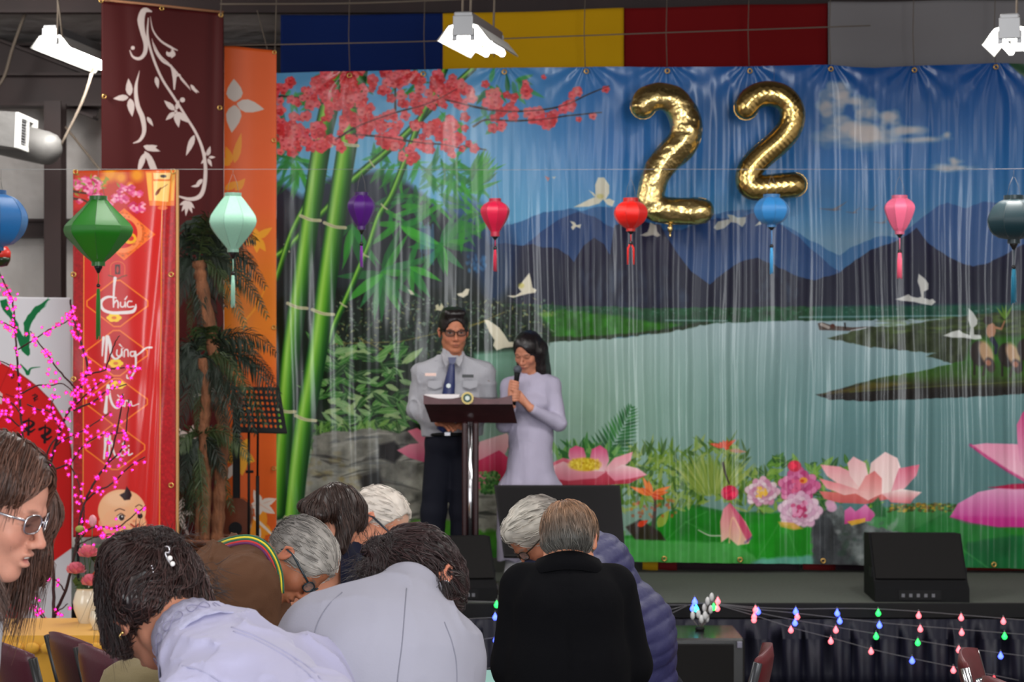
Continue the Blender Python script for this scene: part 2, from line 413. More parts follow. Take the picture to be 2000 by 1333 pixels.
def paint_mural():
    m = Print(530, 116, 2110, 1118, 1.0); R = random.Random(5); U = R.uniform
    full = (0, m.H, 0, m.W); one = np.ones((m.H, m.W), 'f')
    skyL = grad([(130, (95, 165, 215)), (300, (112, 182, 222)), (420, (110, 180, 215))])
    skyM = grad([(130, (48, 110, 180)), (300, (55, 120, 190)), (400, (70, 140, 195)), (480, (90, 150, 190))])
    skyR = grad([(130, (18, 78, 150)), (300, (40, 105, 170)), (400, (60, 118, 170)), (470, (108, 140, 165))])
    m.blend(full, one, mix2(mix2(skyL, skyM, (860, 1200)), skyR, (1250, 1700)))
    # clouds
    for (x, y, rx, ry, a) in [(1640, 175, 30, 18, .6), (1628, 200, 38, 26, .8), (1660, 190, 30, 16, .6), (1690, 215, 26, 24, .75), (1700, 250, 62, 30, .75), (1650, 245, 50, 30, .55), (1735, 235, 30, 20, .7), (1770, 258, 40, 16, .6),
                              (1800, 272, 55, 8, .55), (1845, 266, 14, 8, .5), (1690, 280, 70, 16, .4), (1625, 275, 45, 20, .25), (1865, 316, 16, 10, .7), (1850, 328, 34, 8, .6), (1880, 330, 30, 6, .5)]:
        for k in range(9): m.ell(x + U(-.6, .6) * rx, y + U(-.6, .6) * ry, rx * U(.25, .5), ry * U(.3, .6), (206, 194, 190), 0, min(1, a * .55), 6)
    # far ridges
    def ridge(pts, top, bot, seed, fe=2):
        w = m.win(930, 120, 2110, 200); n = m.noise((0, 1, *w[2:]), .05, seed=seed, oct=3)[0]
        xs = m.X[w[2]:w[3]]; ys = np.interp(xs, [p[0] for p in pts], [p[1] for p in pts]) + n * 3
        y0 = min(p[1] for p in pts); m.below(list(zip(xs, ys)), grad([(y0, top), (y0 + 110, bot)]), fe=fe, bot=625)
    ridge([(930, 440), (980, 440), (1000, 437), (1040, 424), (1060, 415), (1110, 407), (1135, 412), (1160, 407), (1200, 403), (1240, 412), (1290, 405), (1340, 408), (1400, 418), (1440, 410), (1470, 408), (1500, 425), (1540, 445), (1600, 480), (1640, 500), (1660, 485), (1700, 470), (1720, 458), (1760, 470), (2110, 470)], (38, 92, 150), (58, 104, 150), 11)
    ridge([(1640, 560), (1700, 500), (1760, 460), (1800, 425), (1830, 402), (1850, 397), (1885, 405), (1920, 394), (1960, 398), (2110, 392)], (48, 84, 140), (62, 92, 140), 12)
    ridge([(930, 500), (1010, 490), (1040, 468), (1060, 450), (1090, 430), (1130, 413), (1160, 424), (1200, 447), (1330, 450), (1400, 424), (1440, 430), (1480, 412), (1520, 435), (1580, 480), (1620, 520), (1700, 560), (2110, 560)], (28, 56, 108), (45, 74, 120), 13)
    ridge([(930, 480), (985, 475), (1050, 480), (1090, 487), (1110, 500), (1121, 515), (1128, 500), (1140, 480), (1160, 465), (1180, 478), (1191, 500), (1200, 442), (1215, 436), (1240, 430), (1290, 438), (1300, 460), (1320, 490), (1350, 530), (1385, 557), (1420, 530), (1450, 510), (1480, 503), (1510, 515), (1550, 538), (1590, 547), (1640, 530), (1700, 490), (1760, 465), (1790, 445), (1810, 475), (1850, 500), (1900, 522), (1930, 515), (1960, 500), (2000, 478), (2110, 470)], (30, 28, 60), (34, 36, 54), 14, 1.5)
    for k in range(70):     # misty clefts and forest speckle on the dark mountains
        x = U(1130, 1340); y = U(530, 600); m.ell(x, y, U(2, 8), U(6, 22), (70, 90, 115), U(-.3, .3), .12, 4)
    for k in range(60): m.ell(R.choice((U(930, 1000), U(1480, 1560))), U(500, 590), U(2, 6), U(4, 16), (74, 104, 130), U(-.3, .3), .14, 4)
    # darkness behind the bamboo
    m.poly([(530, 350), (560, 365), (590, 385), (640, 350), (690, 340), (740, 335), (800, 360), (860, 410), (900, 425), (935, 440), (960, 480), (990, 500), (1000, 640), (530, 700)], grad([(340, (40, 44, 60)), (450, (34, 34, 40)), (640, (22, 30, 26))]), .95, 14)
    m.poly([(870, 395), (900, 380), (935, 395), (990, 440), (1010, 480), (1000, 560), (960, 600), (900, 480)], (25, 56, 100), .7, 22)
    # water
    wat = mix2(grad([(610, (160, 184, 182)), (700, (146, 174, 164)), (800, (134, 166, 148)), (1000, (124, 156, 136))]), grad([(610, (146, 164, 176)), (700, (120, 150, 154)), (800, (96, 134, 136)), (1000, (82, 120, 120))]), (1150, 1650))
    m.below([(530, 690), (900, 690), (1000, 684), (1060, 667), (1220, 660), (1300, 648), (1390, 629), (1500, 627), (1600, 626), (1700, 622), (2110, 618)], wat)
    # meadow
    w = m.win(950, 594, 2110, 690)
    m.poly([(950, 592), (1100, 597), (1300, 602), (1500, 600), (2110, 596), (2110, 620), (1600, 627), (1500, 628), (1390, 632), (1340, 642), (1290, 650), (1220, 658), (1140, 664), (1060, 670), (1000, 690), (950, 690)], (30, 70, 45), 1, 2, 2, .3, .08)
    m.poly([(1050, 612), (1090, 606), (1180, 614), (1280, 630), (1330, 632), (1290, 646), (1220, 656), (1120, 662), (1060, 660)], (44, 108, 24), .9, 6, 3, .25, .06, 3)
    m.poly([(1040, 655), (1120, 658), (1220, 653), (1300, 643), (1380, 628), (1390, 632), (1300, 650), (1220, 660), (1060, 670), (1030, 675)], (36, 44, 26), .8, 3, 2)
    m.poly([(1590, 598), (2110, 590), (2110, 616), (1590, 624)], (22, 78, 72), .55, 5)
    m.line([(1560, 620), (2110, 615)], 3, (150, 180, 195), .55, 2); m.line([(1300, 626), (1420, 627)], 3, (150, 180, 185), .5, 2)
    m.ell(1066, 614, 18, 5, (150, 170, 90), 0, .5, 4)
    for k in range(80): m.ell(U(1100, 2000), U(600, 612), U(1, 3), 1.5, (110, 145, 140), 0, .35, 2)
    # garden of leaves behind the two people
    m.poly([(530, 590), (620, 560), (760, 570), (900, 560), (960, 590), (1040, 600), (1080, 650), (1066, 680), (1000, 700), (940, 700), (900, 860), (600, 870), (530, 900)], grad([(560, (24, 30, 26)), (700, (16, 34, 18)), (850, (20, 34, 18))]), 1, 10, 5)
    for k in range(900):
        x = U(610, 1085); y = U(585, 700)
        if x > 930 and y > 665: continue
        c = R.choice([(90, 120, 100), (60, 96, 60), (130, 150, 130), (40, 72, 38), (150, 150, 90)])
        m.leaf(x, y, U(4, 11), U(2, 4), U(0, 6.3), c, U(.4, .85), fe=1.4)
    for (a, b) in [((650, 672), (780, 668)), ((780, 668), (860, 650)), ((915, 640), (985, 610)), ((900, 640), (960, 625)), ((700, 660), (780, 700))]: m.line([a, b], 2, (160, 140, 60), .6, 1.5)
    for k in range(170):
        x = U(625, 800); y = U(672, 850)
        c = R.choice([(92, 150, 70), (60, 124, 46), (128, 170, 110), (40, 90, 34), (30, 70, 30), (150, 180, 120)])
        m.leaf(x, y, U(22, 52), U(8, 16), U(-.9, .9) + R.choice((0, PI)), c, .9, (185, 200, 150), 1.2, U(-.4, .4))
    for k in range(80): m.leaf(U(610, 780), U(820, 860), U(14, 34), U(6, 12), U(.6, 2.6), R.choice([(70, 120, 40), (110, 160, 70), (36, 76, 26)]), .9, (160, 180, 110))
    m.poly([(925, 690), (1000, 684), (1030, 690), (1030, 760), (930, 780)], (112, 158, 136), .9, 10)
    # rocks
    m.poly([(612, 850), (650, 845), (740, 838), (800, 848), (880, 842), (950, 870), (980, 940), (985, 1050), (930, 1035), (850, 1030), (780, 1060), (530, 1118), (530, 1010), (590, 990), (600, 920)], (134, 134, 124), 1, 3, 5, .42, .035, 21)
    for k in range(90):
        x = U(600, 960); y = U(850, 1050); L = U(20, 90); a = U(-.35, .25)
        m.line([(x, y), (x + L * .5 * math.cos(a), y + L * .5 * math.sin(a) + U(-4, 4)), (x + L * math.cos(a), y + L * math.sin(a))], [1, U(3, 9), 1], R.choice([(40, 40, 40), (58, 60, 56), (176, 174, 164), (160, 160, 150), (80, 84, 84)]), U(.35, .8), 3)
    m.poly([(740, 870), (770, 862), (790, 885), (770, 905), (740, 895)], (14, 14, 16), .9, 6); m.poly([(700, 930), (740, 920), (760, 1000), (720, 1010)], (26, 26, 26), .85, 8)
    for k in range(30): m.ell(U(600, 700), U(880, 960), U(3, 9), U(3, 7), (140, 120, 60), 0, .25, 4)
    # grass at the foot, left part
    m.poly([(530, 1040), (600, 1030), (700, 1040), (850, 1010), (930, 1035), (1000, 1040), (1220, 1040), (1220, 1118), (530, 1118)], grad([(1010, (84, 150, 42)), (1118, (40, 110, 40))]), 1, 6, 4, .15)
    # lotus with pale pink petals behind the people
    def petal(pts, c0, c1, ang=0, fe=1.5):
        ys = [p[1] for p in pts]; m.poly(pts, grad([(min(ys), c0), (max(ys), c1)]), 1, fe)
    petal([(775, 880), (800, 868), (850, 862), (900, 868), (960, 880), (930, 905), (860, 912), (800, 895)], (235, 150, 165), (205, 80, 120))
    petal([(796, 842), (815, 836), (850, 860), (900, 880), (850, 885), (820, 868)], (225, 110, 135), (235, 160, 175))
    petal([(900, 880), (940, 862), (990, 846), (1000, 860), (985, 890), (960, 920), (925, 930)], (240, 195, 195), (220, 120, 140))
    petal([(925, 905), (975, 880), (1000, 900), (1000, 935), (950, 948), (915, 925)], (225, 70, 110), (170, 30, 60))
    petal([(915, 925), (960, 930), (990, 950), (940, 960), (900, 945)], (230, 130, 150), (210, 90, 120))
    for k in range(200): m.ell(U(936, 975), U(922, 965), U(1.5, 3.5), U(1.5, 3.5), R.choice([(70, 130, 60), (40, 90, 36), (120, 170, 90)]), 0, .8, 1.5)
    # lower right: lily pads
    m.below([(1190, 1050), (1240, 1045), (1290, 1005), (1350, 985), (1420, 1000), (1480, 1000), (1540, 1010), (1600, 1010), (1680, 1000), (1760, 992), (1850, 985), (1950, 990), (2110, 1000)], grad([(985, (34, 104, 40)), (1060, (34, 124, 34)), (1110, (40, 130, 40))]), 1, 4)
    for (pts, c) in [([(1190, 1055), (1280, 1050), (1400, 1056), (1520, 1065), (1480, 1118), (1190, 1118)], (72, 158, 72)), ([(1270, 1055), (1300, 1005), (1350, 990), (1400, 1000), (1440, 1040), (1420, 1060), (1340, 1058)], (26, 120, 26)),
                     ([(1450, 1008), (1560, 1000), (1590, 1020), (1590, 1100), (1500, 1108), (1450, 1070)], (28, 128, 26)), ([(1660, 1005), (1760, 985), (1860, 985), (1870, 1030), (1800, 1060), (1740, 1045), (1690, 1030)], (60, 130, 70)),
                     ([(1760, 1050), (1850, 1000), (1930, 1010), (1980, 1050), (1960, 1118), (1780, 1118)], (34, 118, 50)), ([(1890, 1060), (2110, 1030), (2110, 1118), (1880, 1118)], (22, 92, 50)), ([(1480, 1092), (1600, 1086), (1600, 1118), (1440, 1118)], (90, 150, 140))]:
        m.poly(pts, c, .9, 6, 2, .12, .03)
    for (a, b) in [((1340, 1020), (1300, 1055)), ((1340, 1020), (1400, 1050)), ((1340, 1020), (1380, 1000)), ((1530, 1010), (1480, 1090)), ((1530, 1010), (1560, 1095)), ((1860, 1060), (1800, 1110)), ((1860, 1060), (1930, 1110))]: m.line([a, b], 3, (90, 170, 90), .35, 3)
    m.poly([(1590, 1000), (1640, 990), (1680, 1020), (1760, 1040), (1760, 1118), (1600, 1118), (1585, 1060)], (90, 96, 96), 1, 4, 5, .5, .05, 31)
    m.poly([(1585, 1010), (1620, 1010), (1640, 1060), (1680, 1110), (1590, 1118)], (50, 52, 56), .8, 6, 3, .3)
    for k in range(40): m.ell(U(1630, 1750), U(1010, 1100), U(3, 12), U(2, 7), R.choice([(160, 165, 165), (40, 66, 50), (70, 80, 80)]), U(0, 3), .45, 4)
    # dark planting behind flowers + fern
    for k in range(520):
        x = U(1190, 1500); y = U(895, 1010) - 26 * math.exp(-((x - 1400) / 60) ** 2) - 18 * math.exp(-((x - 1270) / 40) ** 2)
        if x > 1460 and y < 930: continue
        c = R.choice([(96, 130, 36), (70, 108, 34), (120, 150, 50), (50, 86, 30), (140, 160, 80)])
        m.leaf(x, y, U(16, 40), U(4, 9), -PI / 2 + U(-1.3, 1.3), c, .85, fe=1.5)
    for k in range(160):
        x = U(1330, 1450); y = U(900, 960); m.leaf(1395 + (x - 1395) * .4, 970 - (960 - y) * .3, U(40, 90), U(3, 6), -PI / 2 + (x - 1390) / 70, R.choice([(128, 150, 60), (100, 130, 40), (150, 165, 80)]), .7, fe=1.5)
    for k in range(140):
        x = U(1490, 1700); y = U(905, 1000); m.leaf(x, y, U(16, 36), U(7, 13), U(-3.1, 0), R.choice([(60, 110, 40), (90, 140, 44), (36, 80, 34), (120, 160, 60)]), .85, (150, 180, 90))
    for side in (-1, 1):                                   # the fern frond
        for k in range(17):
            t = k / 16; x = 1172 + (1232 - 1172) * t + 6 * math.sin(t * 3); y = 905 - (905 - 798) * t
            m.leaf(x, y, 44 * (1 - t) ** .6 + 9, 8 * (1 - t * .5), -PI / 2 + .5 + side * (1.15 - t * .5), R.choice([(40, 104, 50), (56, 124, 58), (34, 84, 44)]), .95)
    for k in range(60): m.leaf(U(1090, 1200), U(880, 915), U(18, 40), U(6, 11), -PI / 2 + U(-1.1, 1.1), R.choice([(70, 130, 60), (44, 100, 44), (110, 160, 80)]), .9)
    m.line([(1412, 905), (1416, 925), (1424, 945)], [5, 3], (50, 36, 40), .9)
    for a, L in ((-2.9, 30), (-2.3, 14), (-.55, 28), (-1.1, 16), (-1.7, 14), (.2, 12)): m.leaf(1414, 874, L, 9, a, (205, 70, 44), 1, (230, 150, 60))
    m.leaf(1425, 880, 34, 8, .1, (196, 120, 96), .7)
    m.line([(1275, 1040), (1280, 990), (1278, 960)], [10, 6, 3], (60, 52, 46), .9, 2); m.poly([(1222, 1030), (1250, 1015), (1290, 1040), (1300, 1056), (1240, 1054)], (44, 30, 24), .9, 4)
    for a, L in ((-2.75, 46), (-2.0, 40), (-1.75, 30), (-.45, 42), (-.2, 34), (-2.5, 26), (.3, 26)): m.leaf(1272, 968, L, 11, a, R.choice([(214, 96, 44), (200, 70, 40), (226, 120, 60)]), 1, (240, 180, 80))
    m.leaf(1245, 1028, 24, 12, -.5, (200, 60, 30), 1); m.leaf(1285, 1030, 40, 18, -1.0, (150, 165, 60), .9)
    for k in range(30): m.ell(U(1225, 1320), U(975, 1010), 3, 3, R.choice([(200, 110, 40), (170, 60, 30)]), 0, .6, 3)
    # large pale lotus beside the woman
    petal([(1078, 905), (1100, 895), (1140, 905), (1180, 915), (1262, 928), (1230, 945), (1160, 950), (1078, 950)], (225, 110, 130), (175, 45, 65))
    petal([(1110, 890), (1112, 878), (1125, 871), (1140, 876), (1145, 892), (1140, 920), (1120, 920)], (215, 70, 120), (242, 205, 205))
    petal([(1150, 905), (1156, 878), (1172, 870), (1186, 880), (1190, 900), (1180, 925), (1155, 925)], (215, 70, 120), (244, 212, 212))
    petal([(1180, 918), (1200, 895), (1236, 883), (1232, 900), (1215, 915), (1195, 930)], (236, 150, 165), (240, 190, 195))
    petal([(1185, 925), (1215, 908), (1245, 915), (1264, 928), (1235, 935), (1200, 940)], (244, 205, 208), (226, 120, 145))
    petal([(1078, 912), (1100, 902), (1150, 920), (1185, 922), (1165, 935), (1110, 940), (1078, 935)], (240, 185, 190), (222, 120, 140))
    m.ell(1142, 908, 31, 13, (226, 196, 44), 0, .95, 4)
    for k in range(60): m.ell(1142 + U(-28, 28), 908 + U(-10, 10), 2, 2, R.choice([(250, 225, 90), (200, 150, 30)]), 0, .7, 1.5)
    # lotus bud on the pad
    m.poly([(1425, 982), (1440, 1000), (1456, 1020), (1468, 1045), (1462, 1062), (1440, 1066), (1422, 1050), (1408, 1060), (1406, 1020), (1412, 995)], grad([(982, (220, 110, 130)), (1066, (225, 190, 160))]), 1, 2)
    m.poly([(1425, 982), (1445, 1005), (1468, 1045), (1460, 1060), (1440, 1020)], (196, 60, 100), .85, 3)
    m.curve([(1424, 1060), (1426, 1030), (1432, 1012), (1446, 1040), (1442, 1064)], 3, (240, 190, 150), .8, 2); m.line([(1455, 1060), (1468, 1050)], 4, (60, 60, 120), .6, 3)
    m.curve([(1364, 1036), (1385, 1046), (1408, 1047)], [2, 3], (190, 190, 175), .9)
    # peonies
    def peony(cx, cy, r, c0, c1, heart, n=46):
        for k in range(n):
            t = 1 - k / n; a = k * 2.4; rr = r * t * .78; q = r * (.34 - .16 * (1 - t))
            f = .5 + .5 * math.sin(k * 1.7); c = tuple(c0[i] * f + c1[i] * (1 - f) for i in range(3)); c = tuple(v * (.86 + .14 * t) for v in c)
            m.ell(cx + math.cos(a) * rr, cy + math.sin(a) * rr * .82, q, q * .8, tuple(v * .8 for v in c1), a, .5, 2); m.ell(cx + math.cos(a) * rr, cy + math.sin(a) * rr * .82 - 1, q * .92, q * .7, c, a, .9, 1.5)
        for k in range(14): m.ell(cx + U(-.28, .28) * r, cy + U(-.25, .25) * r, r * .12, r * .09, heart, U(0, 3), .8, 2)
    peony(1488, 962, 34, (240, 222, 226), (206, 130, 165), (230, 180, 60)); peony(1560, 950, 40, (224, 130, 175), (190, 60, 120), (214, 90, 130))
    m.ell(1570, 939, 8, 6, (235, 160, 50), 0, .9, 2); m.ell(1567, 940, 4, 3, (200, 60, 30), 0, .9, 2)
    peony(1562, 999, 42, (236, 206, 220), (214, 160, 190), (180, 40, 90), 60)
    for k in range(14): m.ell(1560 + U(-16, 16), 995 + U(-13, 13), 5, 4, R.choice([(196, 60, 110), (225, 150, 185)]), U(0, 3), .8, 2)
    for (x, y, r, c) in [(1552, 911, 13, (196, 40, 66)), (1425, 963, 17, (198, 30, 70))]:
        m.ell(x, y, r, r * .85, c, 0, 1, 2)
        for k in range(9): m.ell(x + U(-.5, .5) * r, y + U(-.5, .3) * r, r * .3, r * .2, tuple(min(255, v * 1.25) for v in c), U(0, 3), .6, 2)
    for (x, y) in [(1622, 985), (1625, 992)]: m.ell(x, y, 10, 9, (216, 160, 190), 0, .9, 3)
    m.poly([(1520, 1020), (1550, 1022), (1570, 1034), (1548, 1036), (1525, 1030)], (206, 160, 50), .8, 3)
    # pink lotus, right of the peonies
    petal([(1600, 960), (1680, 965), (1760, 950), (1735, 975), (1690, 985), (1640, 983), (1610, 975)], (222, 120, 110), (196, 90, 90))
    petal([(1602, 908), (1640, 912), (1680, 930), (1700, 960), (1650, 955), (1615, 930)], (232, 150, 160), (240, 205, 200))
    petal([(1660, 930), (1655, 905), (1667, 892), (1690, 905), (1698, 940), (1680, 955)], (236, 180, 185), (242, 215, 210))
    petal([(1695, 940), (1700, 905), (1728, 883), (1752, 895), (1764, 930), (1740, 965), (1700, 965)], (240, 200, 200), (244, 222, 216))
    petal([(1740, 960), (1755, 915), (1796, 908), (1790, 930), (1765, 955), (1742, 970)], (214, 90, 120), (238, 185, 190))
    petal([(1672, 965), (1690, 930), (1708, 920), (1722, 935), (1722, 965), (1695, 978)], (224, 120, 120), (240, 190, 185))
    petal([(1722, 965), (1760, 955), (1800, 962), (1785, 975), (1778, 984), (1740, 982)], (244, 225, 220), (214, 110, 120))
    petal([(1600, 935), (1640, 945), (1690, 962), (1650, 968), (1615, 955)], (228, 120, 130), (240, 190, 185))
    for k in range(120): m.ell(U(1735, 1870), U(984, 1000), U(2, 5), 2, R.choice([(190, 150, 40), (120, 90, 30), (60, 60, 26)]), 0, .7, 1.5)
    petal([(1650, 1025), (1650, 998), (1662, 990), (1672, 1000), (1690, 985), (1700, 995), (1712, 1005), (1700, 1018), (1680, 1020)], (220, 130, 180), (190, 60, 130))
    m.poly([(1655, 1020), (1690, 1012), (1690, 1020), (1665, 1028)], (220, 170, 50), .9, 2)
    m.poly([(1702, 985), (1715, 972), (1728, 995), (1730, 1010), (1710, 1010)], (30, 90, 44), .9, 4)
    # near lotus running off the far end
    petal([(1855, 1010), (1870, 985), (1910, 962), (1960, 952), (2110, 940), (2110, 1030), (1950, 1030), (1900, 1022)], (230, 180, 205), (186, 44, 130))
    m.poly([(1855, 1010), (1890, 1010), (2000, 1012), (2110, 1010), (2110, 1030), (1950, 1030), (1890, 1022)], (190, 40, 130), .8, 8)
    m.poly([(1930, 953), (1980, 946), (2110, 938), (2110, 950), (1980, 956)], (176, 24, 70), 1, 3)
    petal([(1895, 870), (1925, 866), (1985, 868), (2060, 880), (2110, 900), (2110, 960), (2000, 942), (1960, 915), (1925, 895)], (232, 150, 180), (236, 190, 205)); m.curve([(1895, 870), (1930, 895), (1965, 918), (2005, 942)], 5, (190, 40, 110), .8, 4)
    petal([(1986, 860), (1985, 830), (1996, 806), (2030, 780), (2110, 770), (2110, 900), (2010, 930), (1990, 900)], (196, 40, 110), (236, 180, 200))
    # two spits of land, fields behind, boats, herd
    m.poly([(1830, 690), (1800, 689), (1700, 678), (1615, 661), (1655, 650), (1700, 639), (1780, 637), (1800, 630), (1850, 622), (1930, 612), (2110, 596), (2110, 712), (1930, 718), (1860, 712), (1825, 700), (1808, 696)], (52, 62, 40), 1, 2, 2, .35, .05, 41)
    for k in range(160): m.ell(U(1720, 2100), U(618, 650), U(3, 16), U(1, 3), R.choice([(80, 105, 50), (96, 118, 50), (40, 56, 34)]), U(-.15, .1), .5, 3)
    m.poly([(1900, 660), (2110, 650), (2110, 722), (1880, 718)], (44, 104, 24), .85, 10)
    m.poly([(1592, 772), (1640, 760), (1710, 740), (1790, 727), (1870, 708), (1920, 698), (2110, 694), (2110, 762), (1900, 776), (1700, 784), (1620, 781)], grad([(700, (44, 96, 26)), (735, (52, 84, 28)), (752, (48, 52, 28)), (760, (30, 27, 24)), (784, (24, 22, 22))]), 1, 1.5, 1.5, .2, .05, 42)
    m.poly([(1600, 772), (1640, 762), (1700, 748), (1780, 748), (1720, 760), (1640, 768)], (104, 92, 24), .6, 5, 1)
    m.line([(1660, 766), (1780, 758), (2100, 740)], 2, (96, 110, 40), .6, 2)
    m.poly([(1597, 632), (1605, 630), (1625, 636), (1665, 640), (1700, 638), (1665, 647), (1600, 645)], (70, 54, 48), .95, 1.5); m.line([(1604, 634), (1618, 640)], 6, (176, 168, 160), .8); m.ell(1626, 637, 5, 4, (80, 44, 36)); m.line([(1650, 632), (1651, 642)], 3, (30, 24, 24)); m.line([(1662, 646), (1690, 641)], 2, (190, 195, 200), .8)
    for (x, y, s_) in [(1921, 697, 1.0), (1974, 700, .95), (2010, 690, .9)]:
        m.ell(x - 8 * s_, y - 6, 18 * s_, 25 * s_, (44, 34, 36), -.2, .95, 3); m.ell(x + 5 * s_, y - 8, 12 * s_, 24 * s_, (196, 158, 122), -.35, .9, 5); m.ell(x + 12 * s_, y + 16, 9 * s_, 15 * s_, (56, 40, 40), -.3, .95, 3); m.ell(x + 9, y + 12, 5, 6, (196, 120, 84), -.3, .7, 3)
        m.line([(x - 18 * s_, y + 10), (x - 18 * s_, y + 34)], 5 * s_, (36, 28, 28), .9); m.line([(x + 2, y + 20), (x - 1, y + 36)], 5, (60, 50, 50), .9)
    m.ell(1936, 646, 9, 15, (176, 130, 104), .1, 1, 2); m.ell(1930, 626, 9, 8, (50, 44, 40), 0, 1, 2); m.line([(1944, 640), (1956, 643), (1963, 628)], [5, 3], (170, 120, 92), 1, 1.5); m.line([(1938, 663), (1946, 676), (1944, 690)], [10, 6], (34, 40, 60), 1, 2)
    for a in (-2.2, -1.8, -1.5, -1.1): m.leaf(1964, 624, 30, 5, a, (100, 140, 50), .9)
    # bamboo leaf stars
    G = [(52, 150, 44), (40, 132, 52), (64, 170, 48), (34, 110, 48), (50, 128, 70)]
    def star(x, y, L, angs, wd=13, al=.82):
        for a in angs: m.leaf(x + U(-4, 4), y + U(-4, 4), L * U(.75, 1.15), wd * U(.8, 1.2), a + U(-.12, .12), R.choice(G), al, None, 1.6, U(-.15, .15))
    for (x, y, L, n) in [(560, 300, 70, 16), (575, 330, 75, 12), (545, 270, 60, 10), (760, 330, 60, 10), (800, 170, 46, 9), (720, 300, 50, 8), (830, 330, 60, 12), (880, 320, 60, 14), (900, 360, 60, 14), (850, 390, 70, 16), (930, 350, 50, 10), (800, 380, 70, 12), (770, 420, 60, 8), (960, 170, 40, 7), (1010, 170, 36, 5), (940, 420, 46, 8), (610, 180, 40, 8), (570, 180, 40, 8), (880, 240, 34, 8), (960, 230, 30, 8), (700, 170, 40, 7)]:
        for k in range(n): m.leaf(x + U(-22, 22), y + U(-20, 20), L * U(.6, 1.1), U(6, 12), U(.1, 3.0) if R.random() < .75 else U(-3, 0), R.choice(G), U(.55, .85), None, 1.8, U(-.2, .2))
    for k in range(26): m.leaf(930 + U(-14, 14), 350 + U(-12, 12), U(30, 60), U(5, 9), -.9 + U(-.5, .7), R.choice(G), .85)
    for a in (-1.15, -.85, -.7, -.35): m.leaf(918, 375, 66, 9, a, (60, 150, 60), .9)
    star(745, 535, 95, [.55, 1.05, 1.35, 1.75, 2.1, 2.6, -1.35, -1.0, -.35, 0, 3.0, .85], 17)
    star(860, 478, 80, [-.35, -.1, -.9, -1.3, .9, 1.3, 1.65, 2.2, 2.9, -2.6, .2, -.6], 15)
    star(800, 520, 70, [1.2, .9, 1.6, 2.2, -.3, -1.2, .3], 15); star(690, 440, 90, [1.4, 1.7, 1.95, .9, 1.2, 2.3], 15); star(900, 430, 60, [.3, 1.1, 1.5, -.4, .7, 2], 12)
    star(780, 440, 75, [.2, .5, -.2, .8, 2.6, 3.0], 15); star(1005, 160, 40, [-.5, -.2, 1.2, .5], 9, .6)
    for k in range(14): m.line([(820 + k * 2, 440 + U(-10, 10)), (822 + k * 2, 480 + U(0, 40))], 2.5, (90, 150, 190), .45, 2)
    for k in range(40): m.ell(925 + U(-14, 24), 515 + U(-16, 16), 2.5, 4, (60, 120, 170), 0, .4, 2)
    # bamboo canes
    def cane(pts, w0, w1, nodes, side=.33):
        q = [(v.x, v.y) for v in spline([(a, b, 0) for a, b in pts], 10)]
        m.line(q, [w0, w1], (22, 66, 30), 1, 1.5); W = lambda t: w0 + (w1 - w0) * t
        for k, (o, f, c, fe) in enumerate([(-.04, .84, (46, 110, 34), 6), (-.12, .62, (96, 172, 46), 7), (-.18, .4, (138, 206, 66), 6), (-.2, .2, (172, 226, 100), 5)]):
            m.line([(x + o * w0, y) for x, y in q], [max(1, w0 * f - 3), max(1, w1 * f - 3)], c, .85, min(fe, w0 * .25))
        for t in nodes:
            k = int(t * (len(q) - 1)); x, y = q[k]; x2, y2 = q[min(k + 1, len(q) - 1)]; dx, dy = x2 - x, y2 - y; L = math.hypot(dx, dy) or 1; nx, ny = -dy / L, dx / L
            if nx < 0: nx, ny = -nx, -ny
            h = W(t) * .54
            for o, c, ww in ((0, (214, 210, 170), max(3, w0 * .16)), (0, (160, 160, 120), max(1, w0 * .04))):
                m.curve([(x - nx * h, y - ny * h - 3 * min(1, w0 / 30)), (x, y + 2 * min(1, w0 / 30)), (x + nx * h, y + ny * h + 1)], ww, c, .95, 1.2)
    cane([(925, 134), (883, 172), (856, 196), (800, 255), (748, 302), (721, 324), (688, 352)], 12, 15, (.22, .8))
    cane([(660, 385), (640, 405), (600, 445), (566, 480), (540, 500)], 14, 14, (.8,)); cane([(600, 395), (570, 455), (540, 545)], 14, 11, ())
    cane([(870, 132), (852, 178), (822, 232), (797, 300), (766, 379), (741, 420), (721, 479), (701, 526), (678, 580), (655, 630), (643, 668)], 13, 13, (.08, .46, .64, .83))
    cane([(700, 132), (690, 200), (680, 270), (660, 400), (640, 540), (620, 685), (590, 850), (572, 1000), (566, 1118)], 38, 40, (.27, .415, .565, .735, .89))
    cane([(660, 132), (645, 200), (630, 270), (610, 400), (590, 540), (568, 690), (554, 850), (540, 1000)], 38, 34, (.305, .47, .64, .82))
    # plum branches and blossoms
    BR = [[(535, 188), (575, 190), (620, 200), (670, 208), (716, 213)], [(535, 250), (590, 262), (655, 273)], [(655, 273), (700, 246), (770, 221), (820, 208), (860, 192), (892, 174)], [(690, 262), (750, 268), (820, 279), (870, 283), (905, 291)],
          [(535, 262), (560, 285), (600, 276), (655, 272)], [(925, 247), (950, 234), (1000, 236), (1060, 233), (1110, 226), (1175, 220)], [(870, 195), (960, 215), (1040, 216), (1100, 206), (1150, 184), (1190, 168)], [(772, 215), (772, 150)], [(655, 200), (705, 185)], [(600, 195), (640, 165), (690, 150)], [(905, 285), (950, 293)]]
    for b in BR: m.curve(b, [4.5, 2], (56, 36, 34), .95, 1.2)
